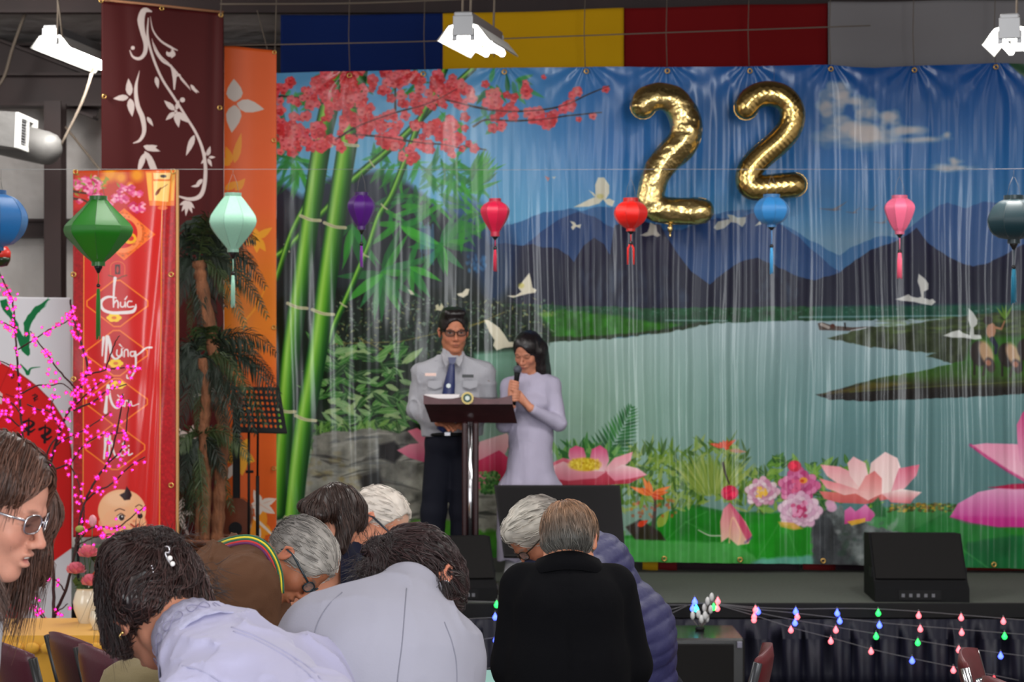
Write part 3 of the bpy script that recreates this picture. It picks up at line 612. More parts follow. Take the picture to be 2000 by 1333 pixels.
    def blossom(x, y, r):
        c = R.choice([(236, 78, 84), (240, 96, 104), (228, 62, 66), (243, 116, 118), (214, 56, 62)])
        for k in range(5):
            a = k * 1.257 + U(-.3, .3); m.ell(x + math.cos(a) * r * .5, y + math.sin(a) * r * .45, r * U(.5, .66), r * U(.42, .56), tuple(v * U(.92, 1.04) for v in c), a, .95, 1.4)
        m.ell(x + U(-1, 1), y + r * .2, r * .32, r * .22, (168, 26, 40), 0, .6, 2); m.ell(x - r * .2, y - r * .3, r * .3, r * .2, (250, 150, 150), 0, .45, 2)
    pts = []
    for b in BR[:5] + [BR[8], BR[9]]:
        for k in range(30):
            i = R.randrange(len(b) - 1); t = R.random(); pts.append((b[i][0] * (1 - t) + b[i + 1][0] * t + U(-14, 14), b[i][1] * (1 - t) + b[i + 1][1] * t + U(-22, 20), U(6, 11)))
    for k in range(110): pts.append((U(535, 890), U(142, 255), U(6, 13)))
    for (x, y, s_, n) in [(772, 150, 26, 9), (795, 150, 18, 6), (700, 140, 26, 6), (880, 190, 30, 10), (905, 190, 24, 8), (860, 250, 26, 8), (880, 270, 24, 8), (760, 255, 24, 9), (765, 290, 22, 5), (800, 305, 18, 5), (590, 270, 26, 8), (895, 240, 26, 6), (960, 195, 22, 8), (985, 215, 22, 9), (1000, 190, 12, 4), (1020, 180, 10, 3), (1045, 225, 18, 8), (1070, 230, 16, 8), (1110, 205, 14, 6), (1120, 180, 10, 4), (970, 245, 12, 4), (900, 165, 20, 6), (850, 290, 20, 6), (820, 150, 20, 4), (1062, 236, 10, 3)]:
        for k in range(n): pts.append((x + U(-s_, s_), y + U(-s_, s_) * .7, U(6, 12)))
    pts += [(1183, 175, 8), (1130, 182, 8), (1158, 227, 8), (1130, 233, 6), (926, 290, 10), (1062, 150, 5), (1026, 162, 7), (948, 165, 8), (955, 183, 8)]
    R.shuffle(pts)
    for x, y, r in pts: blossom(x, y, r)
    for b in BR[2:4] + BR[5:7]: m.curve(b, [3, 1.4], (50, 30, 32), .6, 1.2)
    # the white birds
    Wc = (228, 220, 196)
    def bird(*polys, c=Wc, al=.96):
        for p in polys: m.poly(p, c, al, 1.6)
    bird([(1120, 405), (1150, 390), (1163, 385), (1162, 362), (1168, 347), (1180, 347), (1190, 362), (1190, 378), (1183, 390), (1190, 388), (1200, 393), (1196, 404), (1186, 400), (1178, 390), (1170, 398), (1150, 404)], [(1150, 372), (1160, 378), (1168, 388), (1160, 384)])
    m.ell(1172, 384, 7, 5, (200, 190, 90), 0, .6, 3)
    bird([(1113, 432), (1122, 434), (1126, 440), (1135, 438), (1133, 446), (1125, 443), (1119, 450), (1115, 444), (1119, 440)])
    bird([(1250, 460), (1265, 453), (1268, 445), (1270, 434), (1282, 440), (1284, 452), (1290, 460), (1284, 463), (1276, 459), (1262, 462)], al=.75)
    bird([(1394, 445), (1402, 433), (1425, 428), (1420, 419), (1432, 420), (1440, 425), (1457, 424), (1456, 435), (1450, 444), (1440, 436), (1428, 434), (1415, 446), (1400, 450)], c=(200, 196, 180), al=.85)
    bird([(1474, 442), (1484, 432), (1488, 438)], c=(200, 196, 180)); bird([(1064, 344), (1074, 348), (1070, 355)], c=(190, 120, 120)); bird([(1078, 346), (1086, 345), (1082, 350)], c=(200, 200, 190))
    bird([(990, 578), (1008, 577), (1018, 570), (1012, 562), (1022, 548), (1034, 533), (1038, 550), (1040, 562), (1048, 566), (1046, 572), (1032, 574), (1016, 578), (1002, 582)]); m.ell(1018, 558, 6, 5, (200, 190, 80), 0, .6, 3)
    bird([(946, 625), (955, 626), (975, 640), (986, 655), (994, 668), (1003, 668), (1003, 678), (985, 680), (970, 685), (963, 675), (966, 665), (956, 650)])
    bird([(892, 574), (903, 572), (910, 564), (917, 565), (914, 576), (905, 582), (895, 578)]); bird([(850, 597), (856, 594), (858, 600), (862, 592), (867, 600), (862, 608), (852, 606)], c=(210, 205, 170)); bird([(796, 565), (804, 568), (810, 576), (802, 576)], c=(215, 210, 190))
    bird([(1748, 585), (1762, 580), (1774, 575), (1782, 580), (1792, 582), (1799, 580), (1796, 562), (1792, 550), (1794, 535), (1806, 545), (1813, 555), (1812, 566), (1804, 570), (1804, 582), (1815, 586), (1822, 584), (1828, 590), (1820, 597), (1800, 594), (1786, 590), (1760, 588)], c=(205, 205, 200))
    bird([(1842, 656), (1860, 648), (1874, 645), (1880, 650), (1894, 655), (1896, 640), (1891, 625), (1892, 602), (1902, 612), (1910, 625), (1909, 634), (1902, 640), (1903, 654), (1916, 655), (1918, 662), (1905, 664), (1884, 660), (1860, 660)], c=(205, 208, 205))
    for (x, y, s_) in [(1630, 406, 1), (1668, 412, .5), (1703, 406, .45), (1724, 432, .55)]: m.line([(x - 30 * s_, y + 2), (x, y + 4), (x + 12 * s_, y + 3)], [1, 5 * s_, 2], (96, 96, 110), .8, 1.5); m.line([(x, y + 3), (x + 14 * s_, y - 5 * s_), (x + 24 * s_, y - 12 * s_)], [5 * s_, 3 * s_, 1], (110, 104, 110), .8, 1.5)
    m.poly([(1972, 124), (2000, 150), (2060, 190), (2110, 200), (2110, 116), (1975, 116)], (52, 84, 48), .9, 3, 2)
    return m.image('mural_print')

def paint_red():
    p = Print(143, 330, 345, 1056, 1.6, (196, 34, 30)); R = random.Random(9); U = R.uniform
    p.poly([(143, 330), (163, 330), (163, 1056), (143, 1056)], (150, 24, 26), 1, 2, 0, .15, .3); p.poly([(315, 400), (345, 400), (345, 1056), (311, 1056)], (166, 26, 30), 1, 1, 0, .15, .3)
    for a, b in (((164, 400), (162, 980)), ((315, 405), (311, 1056))): p.line([a, b], 1.8, (232, 160, 60), .9)
    p.poly([(143, 330), (345, 330), (345, 400), (300, 412), (240, 410), (200, 404), (143, 410)], grad([(330, (190, 70, 30)), (410, (190, 36, 32))]), 1, 10)
    for x, y, r in ((199, 356, 9), (237, 347, 10), (268, 343, 12), (255, 362, 6), (215, 340, 14)): p.ell(x, y, r, r, (240, 170, 40), 0, .75, r)
    for a in ([(143, 374), (170, 378), (190, 377)], [(143, 388), (165, 392), (180, 405)]): p.curve(a, [5, 2], (60, 40, 30), .9)
    for k in range(90):
        x, y = R.choice([(156, 360), (182, 366), (172, 355), (248, 372), (265, 378), (235, 392), (215, 396), (152, 398), (270, 408), (190, 385)]); x += U(-14, 14); y += U(-9, 9)
        for q in range(4): p.ell(x + math.cos(q * 1.6) * 4, y + math.sin(q * 1.6) * 3, 3.4, 2.6, R.choice([(214, 70, 130), (232, 120, 165), (190, 40, 100), (236, 170, 190)]), 0, .8, 1.5)
    for k in range(20): p.leaf(U(145, 240), U(342, 380), 12, 4, U(0, 6), (130, 150, 50), .8)
    p.poly([(284, 335), (343, 332), (340, 402), (292, 402)], (226, 120, 50)); p.poly([(299, 338), (334, 337), (331, 350), (300, 350)], (238, 200, 130)); p.poly([(299, 354), (332, 353), (328, 394), (301, 392)], (240, 196, 110)); p.poly([(286, 338), (296, 338), (297, 392), (291, 392)], (236, 170, 70)); p.poly([(335, 338), (342, 338), (339, 392), (333, 392)], (236, 170, 70))
    p.leaf(303, 382, 20, 6, -1.0, (130, 60, 30)); p.line([(308, 372), (326, 360)], 1.2, (110, 50, 30)); p.ell(318, 344, 6, 3, (70, 60, 60)); p.ell(317, 406, 10, 4, (220, 110, 60))
    D = lambda cx, cy, w, h: [(cx, cy - h), (cx + w, cy), (cx, cy + h), (cx - w, cy)]
    p.poly(D(243, 458, 60, 51), (232, 112, 30)); p.poly(D(243, 458, 56, 47), (222, 96, 26), 1, 1, 0, .25, .25); p.ell(240, 456, 38, 38, (236, 130, 70)); p.ell(240, 456, 29, 29, (196, 30, 28))
    for k in range(22): p.ell(243 + U(-50, 50), 458 + U(-42, 42), 2, 2, (160, 50, 20), 0, .35)
    p.ell(254, 466, 13, 11, (230, 170, 30)); p.ell(250, 448, 9, 8, (226, 150, 30)); p.ell(256, 466, 6, 5, (196, 40, 30))
    p.curve([(216, 540), (216, 520), (222, 513), (230, 511), (238, 513), (244, 520), (244, 540)], 1.6, (214, 100, 40)); p.poly([(225, 517), (235, 517), (235, 536), (225, 536)], (60, 30, 24)); p.ell(230, 527, 2.5, 7, (180, 40, 30))
    p.curve([(212, 538), (222, 541), (230, 545), (238, 541), (248, 538)], 2.4, (120, 60, 30))
    def rd(cx, cy, w, h):
        q = []
        for (ax, ay), (bx, by) in zip(D(cx, cy, w, h), D(cx, cy, w, h)[1:] + D(cx, cy, w, h)[:1]):
            for t in (.1, .5, .9): q.append((ax + (bx - ax) * t, ay + (by - ay) * t))
        p.poly(q, (178, 22, 22), .6); p.line(q + q[:1], 2.6, (232, 120, 34))
    for cx, cy, w, h in ((229, 593, 66, 50), (228, 690, 66, 49), (228, 785, 66, 50), (225, 874, 64, 48)): rd(cx, cy, w, h)
    for (x, y) in ((223, 621), (226, 710), (231, 752)):
        for k in range(6): p.ell(x + math.cos(k * 1.05) * 9, y + math.sin(k * 1.05) * 4.5, 6.5, 4.2, (238, 196, 30))
        p.ell(x, y, 5, 3, (214, 110, 20))
    Wt = (222, 214, 214)
    def st(pts, wd): p.curve(pts, wd, Wt, 1, 1.1)
    # Chuc (with acute)
    st([(225, 544), (223, 562), (222, 584), (222, 600)], [7, 4.5, 4, 3]); st([(227, 582), (212, 580), (200, 586), (197, 596), (203, 606), (218, 611), (240, 611), (259, 609), (265, 602), (266, 595)], [3, 5, 6, 6, 6, 6, 6.5, 7, 5, 2])
    st([(222, 594), (228, 587), (231, 592), (231, 601)], 3.2); st([(236, 591), (236, 598), (240, 600), (244, 597), (245, 590), (246, 600)], 2.8); st([(245, 585), (249, 579)], [3.4, 2]); st([(258, 589), (252, 589), (249, 595), (252, 600), (262, 599)], 2.8)
    # Mung (hook u with grave)
    st([(202, 660), (200, 680), (199, 695)], [6, 4, 3]); st([(209, 658), (207, 685), (205, 708)], [7, 5, 4]); st([(211, 658), (215, 674), (217, 692), (225, 701), (234, 697), (240, 688)], [6, 7, 5, 4, 4, 2])
    st([(229, 684), (228, 692), (232, 696), (237, 692), (238, 682), (239, 695)], 3); st([(238, 682), (242, 680)], 2); st([(234, 673), (239, 678)], [3.4, 2]); st([(243, 697), (244, 685), (250, 684), (251, 696)], 3)
    st([(262, 687), (256, 688), (256, 695), (262, 695), (265, 687), (266, 705), (264, 722), (257, 736), (249, 739), (248, 733)], [3, 3, 3, 3, 4, 4, 3.5, 3, 2.5]); st([(264, 697), (275, 689), (285, 680), (296, 679)], [3, 3.5, 3, 4])
    # Nam (breve)
    st([(211, 754), (208, 780), (206, 805)], [7, 5, 8]); st([(213, 756), (215, 775), (220, 790), (228, 797), (238, 794)], [4, 5, 4.5, 3.5]); st([(238, 781), (231, 781), (229, 788), (234, 793), (239, 788), (239, 780), (241, 793)], 2.8); st([(230, 772), (235, 776), (241, 771)], 2.4)
    st([(244, 794), (246, 783), (251, 785), (251, 793), (256, 784), (259, 793), (271, 789)], [3, 2.6, 2.4, 2.4, 2.4, 2])
    # Moi (hook o with acute)
    st([(207, 852), (205, 875), (203, 896)], [8, 5, 4]); st([(214, 852), (214, 870), (213, 892)], [6, 5, 3]); st([(218, 862), (222, 882), (228, 893), (236, 888)], [4, 4, 3]); st([(243, 878), (237, 880), (236, 888), (242, 890), (246, 884), (243, 878), (248, 874)], 3); st([(240, 868), (246, 860)], [3.4, 2]); st([(252, 878), (252, 889), (259, 886)], 3); p.ell(252, 871, 1.8, 1.8, Wt)
    # printed baby face with a tuft of hair
    p.ell(200, 1022, 8, 9, (226, 150, 110), 0, 1, 1.5); p.ell(238, 998, 47, 42, (232, 176, 132), 0, 1, 1.5); p.ell(242, 1024, 44, 34, (234, 172, 128), 0, 1, 3); p.ell(232, 975, 26, 14, (244, 200, 160), 0, .5, 8); p.ell(222, 1036, 13, 10, (232, 120, 90), 0, .5, 8); p.ell(272, 1034, 12, 9, (232, 120, 90), 0, .5, 8)
    p.poly([(234, 968), (244, 962), (248, 950), (255, 958), (258, 968), (255, 976), (244, 977)], (44, 18, 24), 1, 2, 1)
    p.ell(237, 1011, 7, 6, (236, 226, 220)); p.ell(238, 1011, 5.5, 5.8, (40, 20, 22)); p.ell(239, 1009, 1.6, 1.6, (240, 240, 240)); p.ell(274, 1008, 5, 5, (40, 20, 22))
    p.curve([(225, 998), (234, 994), (244, 997)], 1.8, (70, 34, 24)); p.curve([(265, 990), (272, 986), (278, 989)], 1.6, (70, 34, 24)); p.curve([(229, 1008), (237, 1003), (245, 1008)], 1.5, (60, 28, 20)); p.curve([(256, 1024), (264, 1029), (271, 1024)], 3, (150, 40, 30)); p.ell(263, 1018, 4, 2.5, (214, 130, 90), 0, .8, 2)
    return p.image('red_banner_print')

def paint_brown():
    p = Print(198, -20, 438, 1056, 1.5, (70, 19, 19)); Wt = (206, 190, 184)
    c = lambda pts, wd: p.curve(pts, wd, Wt, 1, 1.2)
    c([(296, 22), (286, 20), (280, 24), (276, 40), (279, 62), (285, 85), (284, 102), (277, 113), (268, 115), (259, 110), (254, 99)], [2, 9, 12, 14, 10, 9, 8, 7, 6, 4, 2]); p.ell(260, 94, 4, 4, Wt); p.line([(281, 22), (296, 23)], [4, 3], Wt)
    c([(290, 36), (289, 73), (300, 115), (317, 155), (340, 191), (363, 228), (383, 261), (396, 294), (401, 330), (398, 366), (389, 384), (370, 389), (347, 383)], [2, 5, 5, 5, 5, 5, 5.5, 6, 7, 8, 9, 7, 3])
    c([(294, 33), (299, 59), (313, 79), (333, 92), (346, 98)], [1, 3, 4, 5, 2]); p.ell(332, 104, 8, 7, Wt); p.ell(330, 99, 4, 3, (70, 19, 19)); c([(336, 96), (341, 106), (335, 112)], 3)
    c([(297, 76), (303, 98), (316, 118), (333, 129), (350, 148), (362, 162), (370, 172)], [1, 4, 5, 4, 3, 2]); c([(300, 84), (312, 108), (330, 124)], [1, 4, 2]); c([(333, 127), (340, 146), (340, 174)], [3, 9, 3]); c([(342, 150), (350, 146), (354, 156), (372, 176)], [3, 4, 2, 1]); p.leaf(372, 165, 22, 7, .95, Wt); p.leaf(376, 172, 16, 5, .6, Wt)
    c([(273, 139), (266, 172), (269, 205), (279, 231), (282, 257), (274, 274), (261, 280)], [1, 7, 9, 10, 8, 6, 2])
    def fl(x, y, Ls, k=.42, off=3):
        for a, L in Ls: p.leaf(x + off * math.cos(a), y + off * math.sin(a), L, L * k, a, Wt)
    fl(254, 190, [(PI * .97, 30), (-1.65, 34), (1.45, 36)]); fl(343, 217, [(-2.4, 28), (-1.3, 20), (.5, 0.1), (.75, 30), (1.4, 30), (2.4, 24), (3.3, 0.1)]); p.ell(343, 217, 3, 3, Wt); p.ell(356, 195, 5, 5, Wt)
    fl(404, 307, [(-2.2, 16), (-1.3, 20), (0, 14), (1.1, 18), (2.3, 15)]); p.leaf(305, 150, 24, 9, 1.4, Wt); p.leaf(288, 229, 22, 8, 1.0, Wt); p.leaf(379, 264, 44, 12, 1.95, Wt); p.leaf(395, 350, 22, 9, 2.3, Wt); p.leaf(390, 362, 18, 6, 3.0, Wt)
    for a, L, x, y in ((.3, 34, 281, 286), (1.0, 48, 283, 296), (1.9, 44, 283, 300), (1.3, 50, 290, 300), (-.3, 24, 285, 292)): p.leaf(x, y, L, 12, a, Wt)
    for a, L in ((1.2, 26), (1.7, 30), (2.1, 24), (.8, 20), (2.7, 18)): p.leaf(366, 393, L, 8, a, Wt)
    for x, y, s in ((372, 858, 1), (352, 1000, 1.1), (405, 760, .9), (300, 700, 1)): fl(x, y, [(-2.6, 34 * s), (-1.4, 26 * s), (2.6, 36 * s), (1.4, 30 * s), (.2, 24 * s)])
    c([(330, 940), (350, 1000), (368, 1050)], [3, 6, 5]); c([(250, 500), (240, 620), (270, 740), (330, 820), (372, 858)], [2, 6, 7, 5, 3])
    return p.image('brown_banner_print')

def paint_orange():
    p = Print(438, 84, 541, 1070, 1.6); p.a[:] = grad([(84, (236, 100, 40)), (400, (232, 96, 36)), (540, (224, 120, 26)), (640, (226, 124, 24)), (760, (224, 96, 30)), (1070, (204, 84, 20))])(p.X[None], p.Y[:, None])  # top-to-bottom darkening is painted-in light falloff; the amber middle is print
    Wt = (214, 200, 190); Ye = (238, 150, 30); c = lambda pts, wd, col=Wt: p.curve(pts, wd, col, 1, 1.2)
    for a, L, w in ((-1.62, 44, 32), (.2, 54, 26), (1.68, 54, 30)): p.leaf(459 + 4 * math.cos(a), 202 + 4 * math.sin(a), L, w, a, Wt)
    for a, L, x, y in ((-1.35, 60, 458, 318), (-1.9, 34, 452, 318), (-2.6, 26, 450, 322), (-.9, 30, 460, 372), (-.5, 34, 440, 370)): p.leaf(x, y, L, 15, a, Ye)
    for a, L in ((-.6, 36), (.6, 0.1), (1.0, 32), (1.6, 30), (2.6, 26), (-1.8, 20)): p.leaf(502, 465, L, 15, a, (240, 160, 30))
    for a, L in ((-2.5, 40), (-1.2, 36), (.4, 30), (1.5, 40), (2.7, 30)): p.leaf(470, 890, L, 24, a, (230, 160, 30)); p.leaf(505, 1030, L, 24, a, (226, 140, 30))
    c([(436, 940), (452, 925), (460, 900), (462, 912), (456, 930)], [6, 9, 3]); p.leaf(440, 930, 40, 13, -.85, Wt); c([(480, 1000), (505, 1020), (535, 1048)], [4, 6, 4])
    for a, L in ((-2.0, 32), (-.35, 34), (.55, 34), (1.9, 28), (3.0, 22)): p.leaf(508, 986, L, 17, a, Wt, 1, (210, 110, 60))
    p.leaf(500, 1060, 30, 12, -1.3, Wt); c([(450, 700), (470, 640), (500, 600), (520, 560)], [1, 4, 2], Ye); c([(450, 860), (480, 800), (530, 780)], [1, 5, 1], Ye)
    return p.image('orange_banner_print')

def paint_white():
    p = Print(-80, 580, 141, 1250, 1.4, (204, 203, 208)); R = random.Random(4); U = R.uniform; g = (14, 104, 56)
    p.poly([(0, 588), (12, 584), (22, 606), (34, 634), (42, 654), (50, 662), (56, 650), (58, 692), (54, 697), (42, 686), (36, 668), (28, 640), (14, 614), (2, 600)], g, 1, 1.2, 2)
    p.poly([(46, 632), (58, 612), (70, 600), (84, 592), (98, 584), (86, 600), (72, 612), (60, 630), (57, 650), (56, 694), (44, 680), (47, 650)], g, 1, 1.2, 2)
    for k in range(7): p.line([(56, 640 - k), (70 + k * 2, 612 - k * 2), (90 + k, 598 - k * 3)], [2, 1, .6], g, .8)
    p.curve([(40, 712), (50, 724), (54, 730), (60, 720), (78, 717)], [2, 5, 7, 3, 1], g)
    q = [(-80, 690), (-30, 696), (0, 709), (34, 727), (72, 756), (101, 785), (120, 814), (134, 842), (141, 900), (141, 1070), (105, 1096), (60, 1150), (20, 1250), (-80, 1250)]
    p.poly(q, (196, 26, 24), 1, 1.5); p.line(q[:9], 3, (150, 20, 24), .8)
    for a in ((20, 715), (60, 745), (95, 790)): p.line([(-60, 900), a], 1.6, (150, 14, 18), .7)
    p.poly([(-10, 755), (6, 770), (4, 790), (-20, 780)], (210, 190, 190), .9); p.line([(12, 770), (36, 780)], 2, (120, 20, 24)); 
    K = (28, 12, 18)
    for (x, y, s) in ((24, 734, .45), (68, 776, .6), (56, 832, 1.3), (88, 846, 1.4), (30, 900, 1.2)):
        p.curve([(x - 8 * s, y - 5 * s), (x, y - 8 * s), (x + 7 * s, y - 4 * s), (x + 2 * s, y + 2 * s), (x - 5 * s, y + 4 * s), (x + 2 * s, y + 9 * s), (x + 9 * s, y + 5 * s)], [4 * s, 2 * s, 5 * s, 3 * s, 4 * s, 2 * s], K); p.line([(x, y - 11 * s), (x - 1, y + 13 * s)], [2 * s, 4 * s, 2 * s][:2], K)
    return p.image('white_banner_print')

# ------------------------------------------------------------------ setting
def struct(name, mb, m, parent=None, smooth=False):
    o = mb.build(name, m, parent, smooth); o['kind'] = 'structure' if parent is None else None
    if parent is not None: del o['kind']
    return o
M_steel = mat('dark_red_steel', (46, 26, 24), .55, .4, noise=(3, .25)); M_insul = mat('white_vinyl_insulation', (206, 200, 196), .45, .4, noise=(1.5, .1), bump=(2.2, .8, .12)); M_ceil = mat('ceiling_vinyl', (176, 170, 168), .5, .35, noise=(.8, .08), bump=(2.5, .7, .1))
M_floor = mat('concrete_floor', (92, 88, 84), .5, .4, noise=(2, .2)); M_black = mat('matte_black', (13, 13, 15), .6, .2); M_rope = mat('cord', (110, 98, 86), .8)
XL, XR, YB, YF = -6.6, 6.8, 16.2, -5.0
struct('floor', MB().box((XL - .2, YF, -.15), (XR + .2, YB + .2, 0)), M_floor)
struct('wall_back', MB().box((XL - .2, YB, 0), (XR + .2, YB + .2, 4.9)), M_insul)
# the left wall leaves an opening for the bay door; the end behind the camera is an open door bay
mb = MB(); mb.box((XL - .2, YF, 0), (XL, 0.4, 6)).box((XL - .2, 4.2, 0), (XL, YB, 6)).box((XL - .2, .4, 4.4), (XL, 4.2, 6)); struct('wall_left', mb, M_insul)
struct('wall_right', MB().box((XR, YF, 0), (XR + .2, YB, 6)), M_insul)
mb = MB(); mb.add([(XL - .2, YB + .2, 4.25), (XR + .2, YB + .2, 4.25), (XR + .2, 3, 5.9), (XL - .2, 3, 5.9), (XR + .2, YF, 5.2), (XL - .2, YF, 5.2), (XL - .2, YB + .2, 4.4), (XR + .2, YB + .2, 4.4), (XR + .2, 3, 6.05), (XL - .2, 3, 6.05), (XR + .2, YF, 5.35), (XL - .2, YF, 5.35)],
    [(0, 1, 2, 3), (3, 2, 4, 5), (9, 8, 7, 6), (11, 10, 8, 9), (0, 6, 7, 1), (1, 7, 8, 2), (2, 8, 10, 4), (4, 10, 11, 5), (5, 11, 9, 3), (3, 9, 6, 0)]); struct('ceiling', mb, M_ceil)
def ibeam(name, a, b, w, h, m=M_steel):      # a wide-flange beam: two flanges and a web
    a = Vector(a); b = Vector(b); L = (b - a).length; mb = MB(); t = .02
    for bx in (((-w / 2, 0, -h / 2), (w / 2, L, -h / 2 + t)), ((-w / 2, 0, h / 2 - t), (w / 2, L, h / 2)), ((-t / 2, 0, -h / 2 + t), (t / 2, L, h / 2 - t))): mb.box(*bx)
    R = (b - a).to_track_quat('Y', 'Z').to_matrix().to_4x4(); R.translation = a; mb.v = [tuple(R @ Vector(p)) for p in mb.v]
    return struct(name, mb, m)
ibeam('beam_rafter', (XL + .05, 15.5, 3.86), (XR - .05, 15.5, 3.86), .2, .24)
ibeam('beam_eave', (XL + .05, 15.95, 4.16), (XR - .05, 15.95, 4.16), .2, .2)
ibeam('beam_column', P(108, 690, 15.3) * 1.0 + Vector((0, 0, -1.94)), P(108, 200, 15.3), .12, .2)
ibeam('beam_column', Vector((4.9, 15.6, 0)), Vector((4.9, 15.6, 3.72)), .12, .2)
ibeam('beam_girt', (XL + .05, 16.05, P(0, 446, 16).z), (XR - .05, 16.05, P(0, 446, 16).z), .14, .14)
ibeam('beam_haunch', (-4.3, 15.6, 4.3), (-3.0, 15.6, 3.8), .2, .3)
for y, z in ((14.6, 4.38), (13.2, 4.52), (11.4, 4.72)): ibeam('beam_purlin', (XL + .05, y, z), (XR - .05, y, z), .09, .2)
ibeam('beam_rafter', (-1.9, 14.1, 4.5), (-2.6, 8.6, 5.05), .16, .2); ibeam('beam_rafter', (3.2, 14.1, 4.5), (3.9, 8.6, 5.05), .16, .22)
# stage
ZS = .5; YS = 12.33
M_carpet = mat('stage_carpet', (86, 90, 84), .9, .2, noise=(60, .15), bump=(300, .4, .01))
struct('floor_stage', MB().box((-5.6, YS, ZS - .05), (6.4, YB - .3, ZS)), M_carpet)
struct('trim_1', MB().box((-5.6, YS - .03, ZS - .085), (6.4, YS - .002, ZS + .004), .006), M_black)
n = 900; V = []; x = np.linspace(-5.6, 6.4, n); yy = YS - .06 - .022 * np.sin(x * 41 + 1.5 * np.sin(x * 3.1)) - .01 * np.sin(x * 97 + 2 * np.sin(x * 7))
rows = [ZS - .085, ZS - .2, .3, .1, .01]
for k, z in enumerate(rows): V.append(np.stack([x, YS - .05 + (yy - YS + .05) * (.35 + .16 * k), np.full(n, z)], 1))
V = np.concatenate(V); i = np.arange(n - 1); Q = np.concatenate([np.stack([k * n + i, (k + 1) * n + i, (k + 1) * n + i + 1, k * n + i + 1], 1) for k in range(len(rows) - 1)])
o = link('stage_skirt', npmesh('skirt', V, Q), mat('navy_satin', (13, 14, 30), .5, .3)); tag(o, 'navy blue pleated satin skirt hanging along the stage front', 'stage skirt'); solid(o, .004)

# ------------------------------------------------------------------ mural and flag
def uvplane(me, x0, x1, z0, z1):
    """planar UV from the flat hanging cloth's own local X and Z"""
    uv = me.uv_layers.new(name='UVMap'); n = len(me.loops); vi = np.empty(n, np.int32); me.loops.foreach_get('vertex_index', vi)
    co = np.empty(len(me.vertices) * 3, 'f'); me.vertices.foreach_get('co', co); co = co.reshape(-1, 3)
    u = (co[vi, 0] - x0) / (x1 - x0); v = (co[vi, 2] - z0) / (z1 - z0); uv.data.foreach_set('uv', np.stack([u, v], 1).astype('f').ravel())
def sheet(xs, zt, zb, Y, nz, dispf):
    """hanging cloth: for each x its own top and bottom height"""
    nx = len(xs); t = np.linspace(0, 1, nz); X = np.tile(xs, nz); Z = (zt[None] * (1 - t[:, None]) + zb[None] * t[:, None]).ravel(); T = np.repeat(t, nx)
    V = np.stack([X, Y + dispf(X, Z, T), Z], 1); i, j = np.meshgrid(np.arange(nx - 1), np.arange(nz - 1)); a = (j * nx + i).ravel()
    return V, np.stack([a, a + nx, a + nx + 1, a + 1], 1)
YM = 14.0; K = YM / FPX; X0, X1 = (540 - 1000) * K, (2105 - 1000) * K
def zpx(y, Y): return CZ - (y - HZ) * Y / FPX
xs = np.linspace(X0, X1, 1250); px = xs / K + 1000
zt = zpx(np.interp(px, [540, 640, 865, 1000, 1230, 1460, 1622, 1665, 1710, 1785, 1880, 1944, 2105], [143, 140, 135.5, 132, 130.5, 130.5, 126.5, 131, 132.5, 128.5, 126, 122.5, 127]), YM)
zb = zpx(np.interp(px, [540, 1000, 1240, 1600, 2105], [1080, 1091, 1098, 1103, 1114]), YM)
grom = np.array([(p - 1000) * K for p in (683, 827, 985, 1145, 1303, 1464, 1622, 1785, 1944)])
def mural_d(X, Z, T):
    u = X * 1.0 + .009 * np.sin(Z * 2.1 + X * 3) + .003 * np.sin(Z * 7 + X * 9); amp = .28 + .72 * np.clip((X + .6) / 1.2, 0, 1)
    s = np.sin(u * 43 + 1.3 * np.sin(u * 5.1)); r = .0065 * np.sign(s) * np.abs(s) ** .8 + .0045 * np.sin(u * 27 + 2.2 * np.sin(u * 2.3) + .2 * np.sin(Z * 3)) + .0022 * np.sin(u * 101 + np.sin(u * 13))
    pts = np.stack([X * 3.2, Z * 1.3, X * 0], 1); big = .016 * vnoise(pts, 3); small = .0022 * vnoise(np.stack([X * 14, Z * 4.5, X * 0], 1), 8)
    d = (r * amp * np.clip(T * 2.2 + .1, 0, 1) + big + small)
    for k, g in enumerate(grom):                      # folds that fan out from every eyelet
        dx = X - g; dz = (T + .012) * 3.2; a = np.arctan2(dx, dz); rr = np.sqrt(dx * dx + dz * dz)
        d = d + .006 * np.exp(-rr / .2) * np.cos(a * 13 + k) * np.clip(rr / .05, 0, 1)
    return d
V, Q = sheet(xs, zt, zb, YM, 220, mural_d); me = npmesh('mural', V, Q)
M_mural = mat('printed_vinyl', (128, 128, 128), .24, .32, img=paint_mural(), gain=1.0)
uvplane(me, (530 - 1000) * K, (2110 - 1000) * K, zpx(1118, YM), zpx(116, YM))
mural = link('scenic_backdrop_banner', me, M_mural); mural['kind'] = 'thing'
tag(mural, 'wide rippled vinyl mural of lake, mountains, bamboo and lotus hung across the stage', 'banner')
mural['kind'] = 'thing'
M_brass = mat('brass', (200, 160, 90), .3, .5, 1)
def eyelet(x, y, z, parent, r=.014, name='eyelet'):
    mb = MB(); pts = [(x + r * math.cos(a), y - .006, z + r * math.sin(a)) for a in np.linspace(0, 2 * PI, 13)]; mb.tube(pts, r * .38, 6, cap=False); return mb.build(name, M_brass, parent, True)
for k, g in enumerate(grom):
    eyelet(g, YM - .012, float(np.interp(g, xs, zt)) - .03, mural)
for p_ in (1297, 1445, 1607, 1770, 1940): eyelet((p_ - 1000) * K, YM - .012, float(np.interp((p_ - 1000) * K, xs, zb)) + .025, mural)

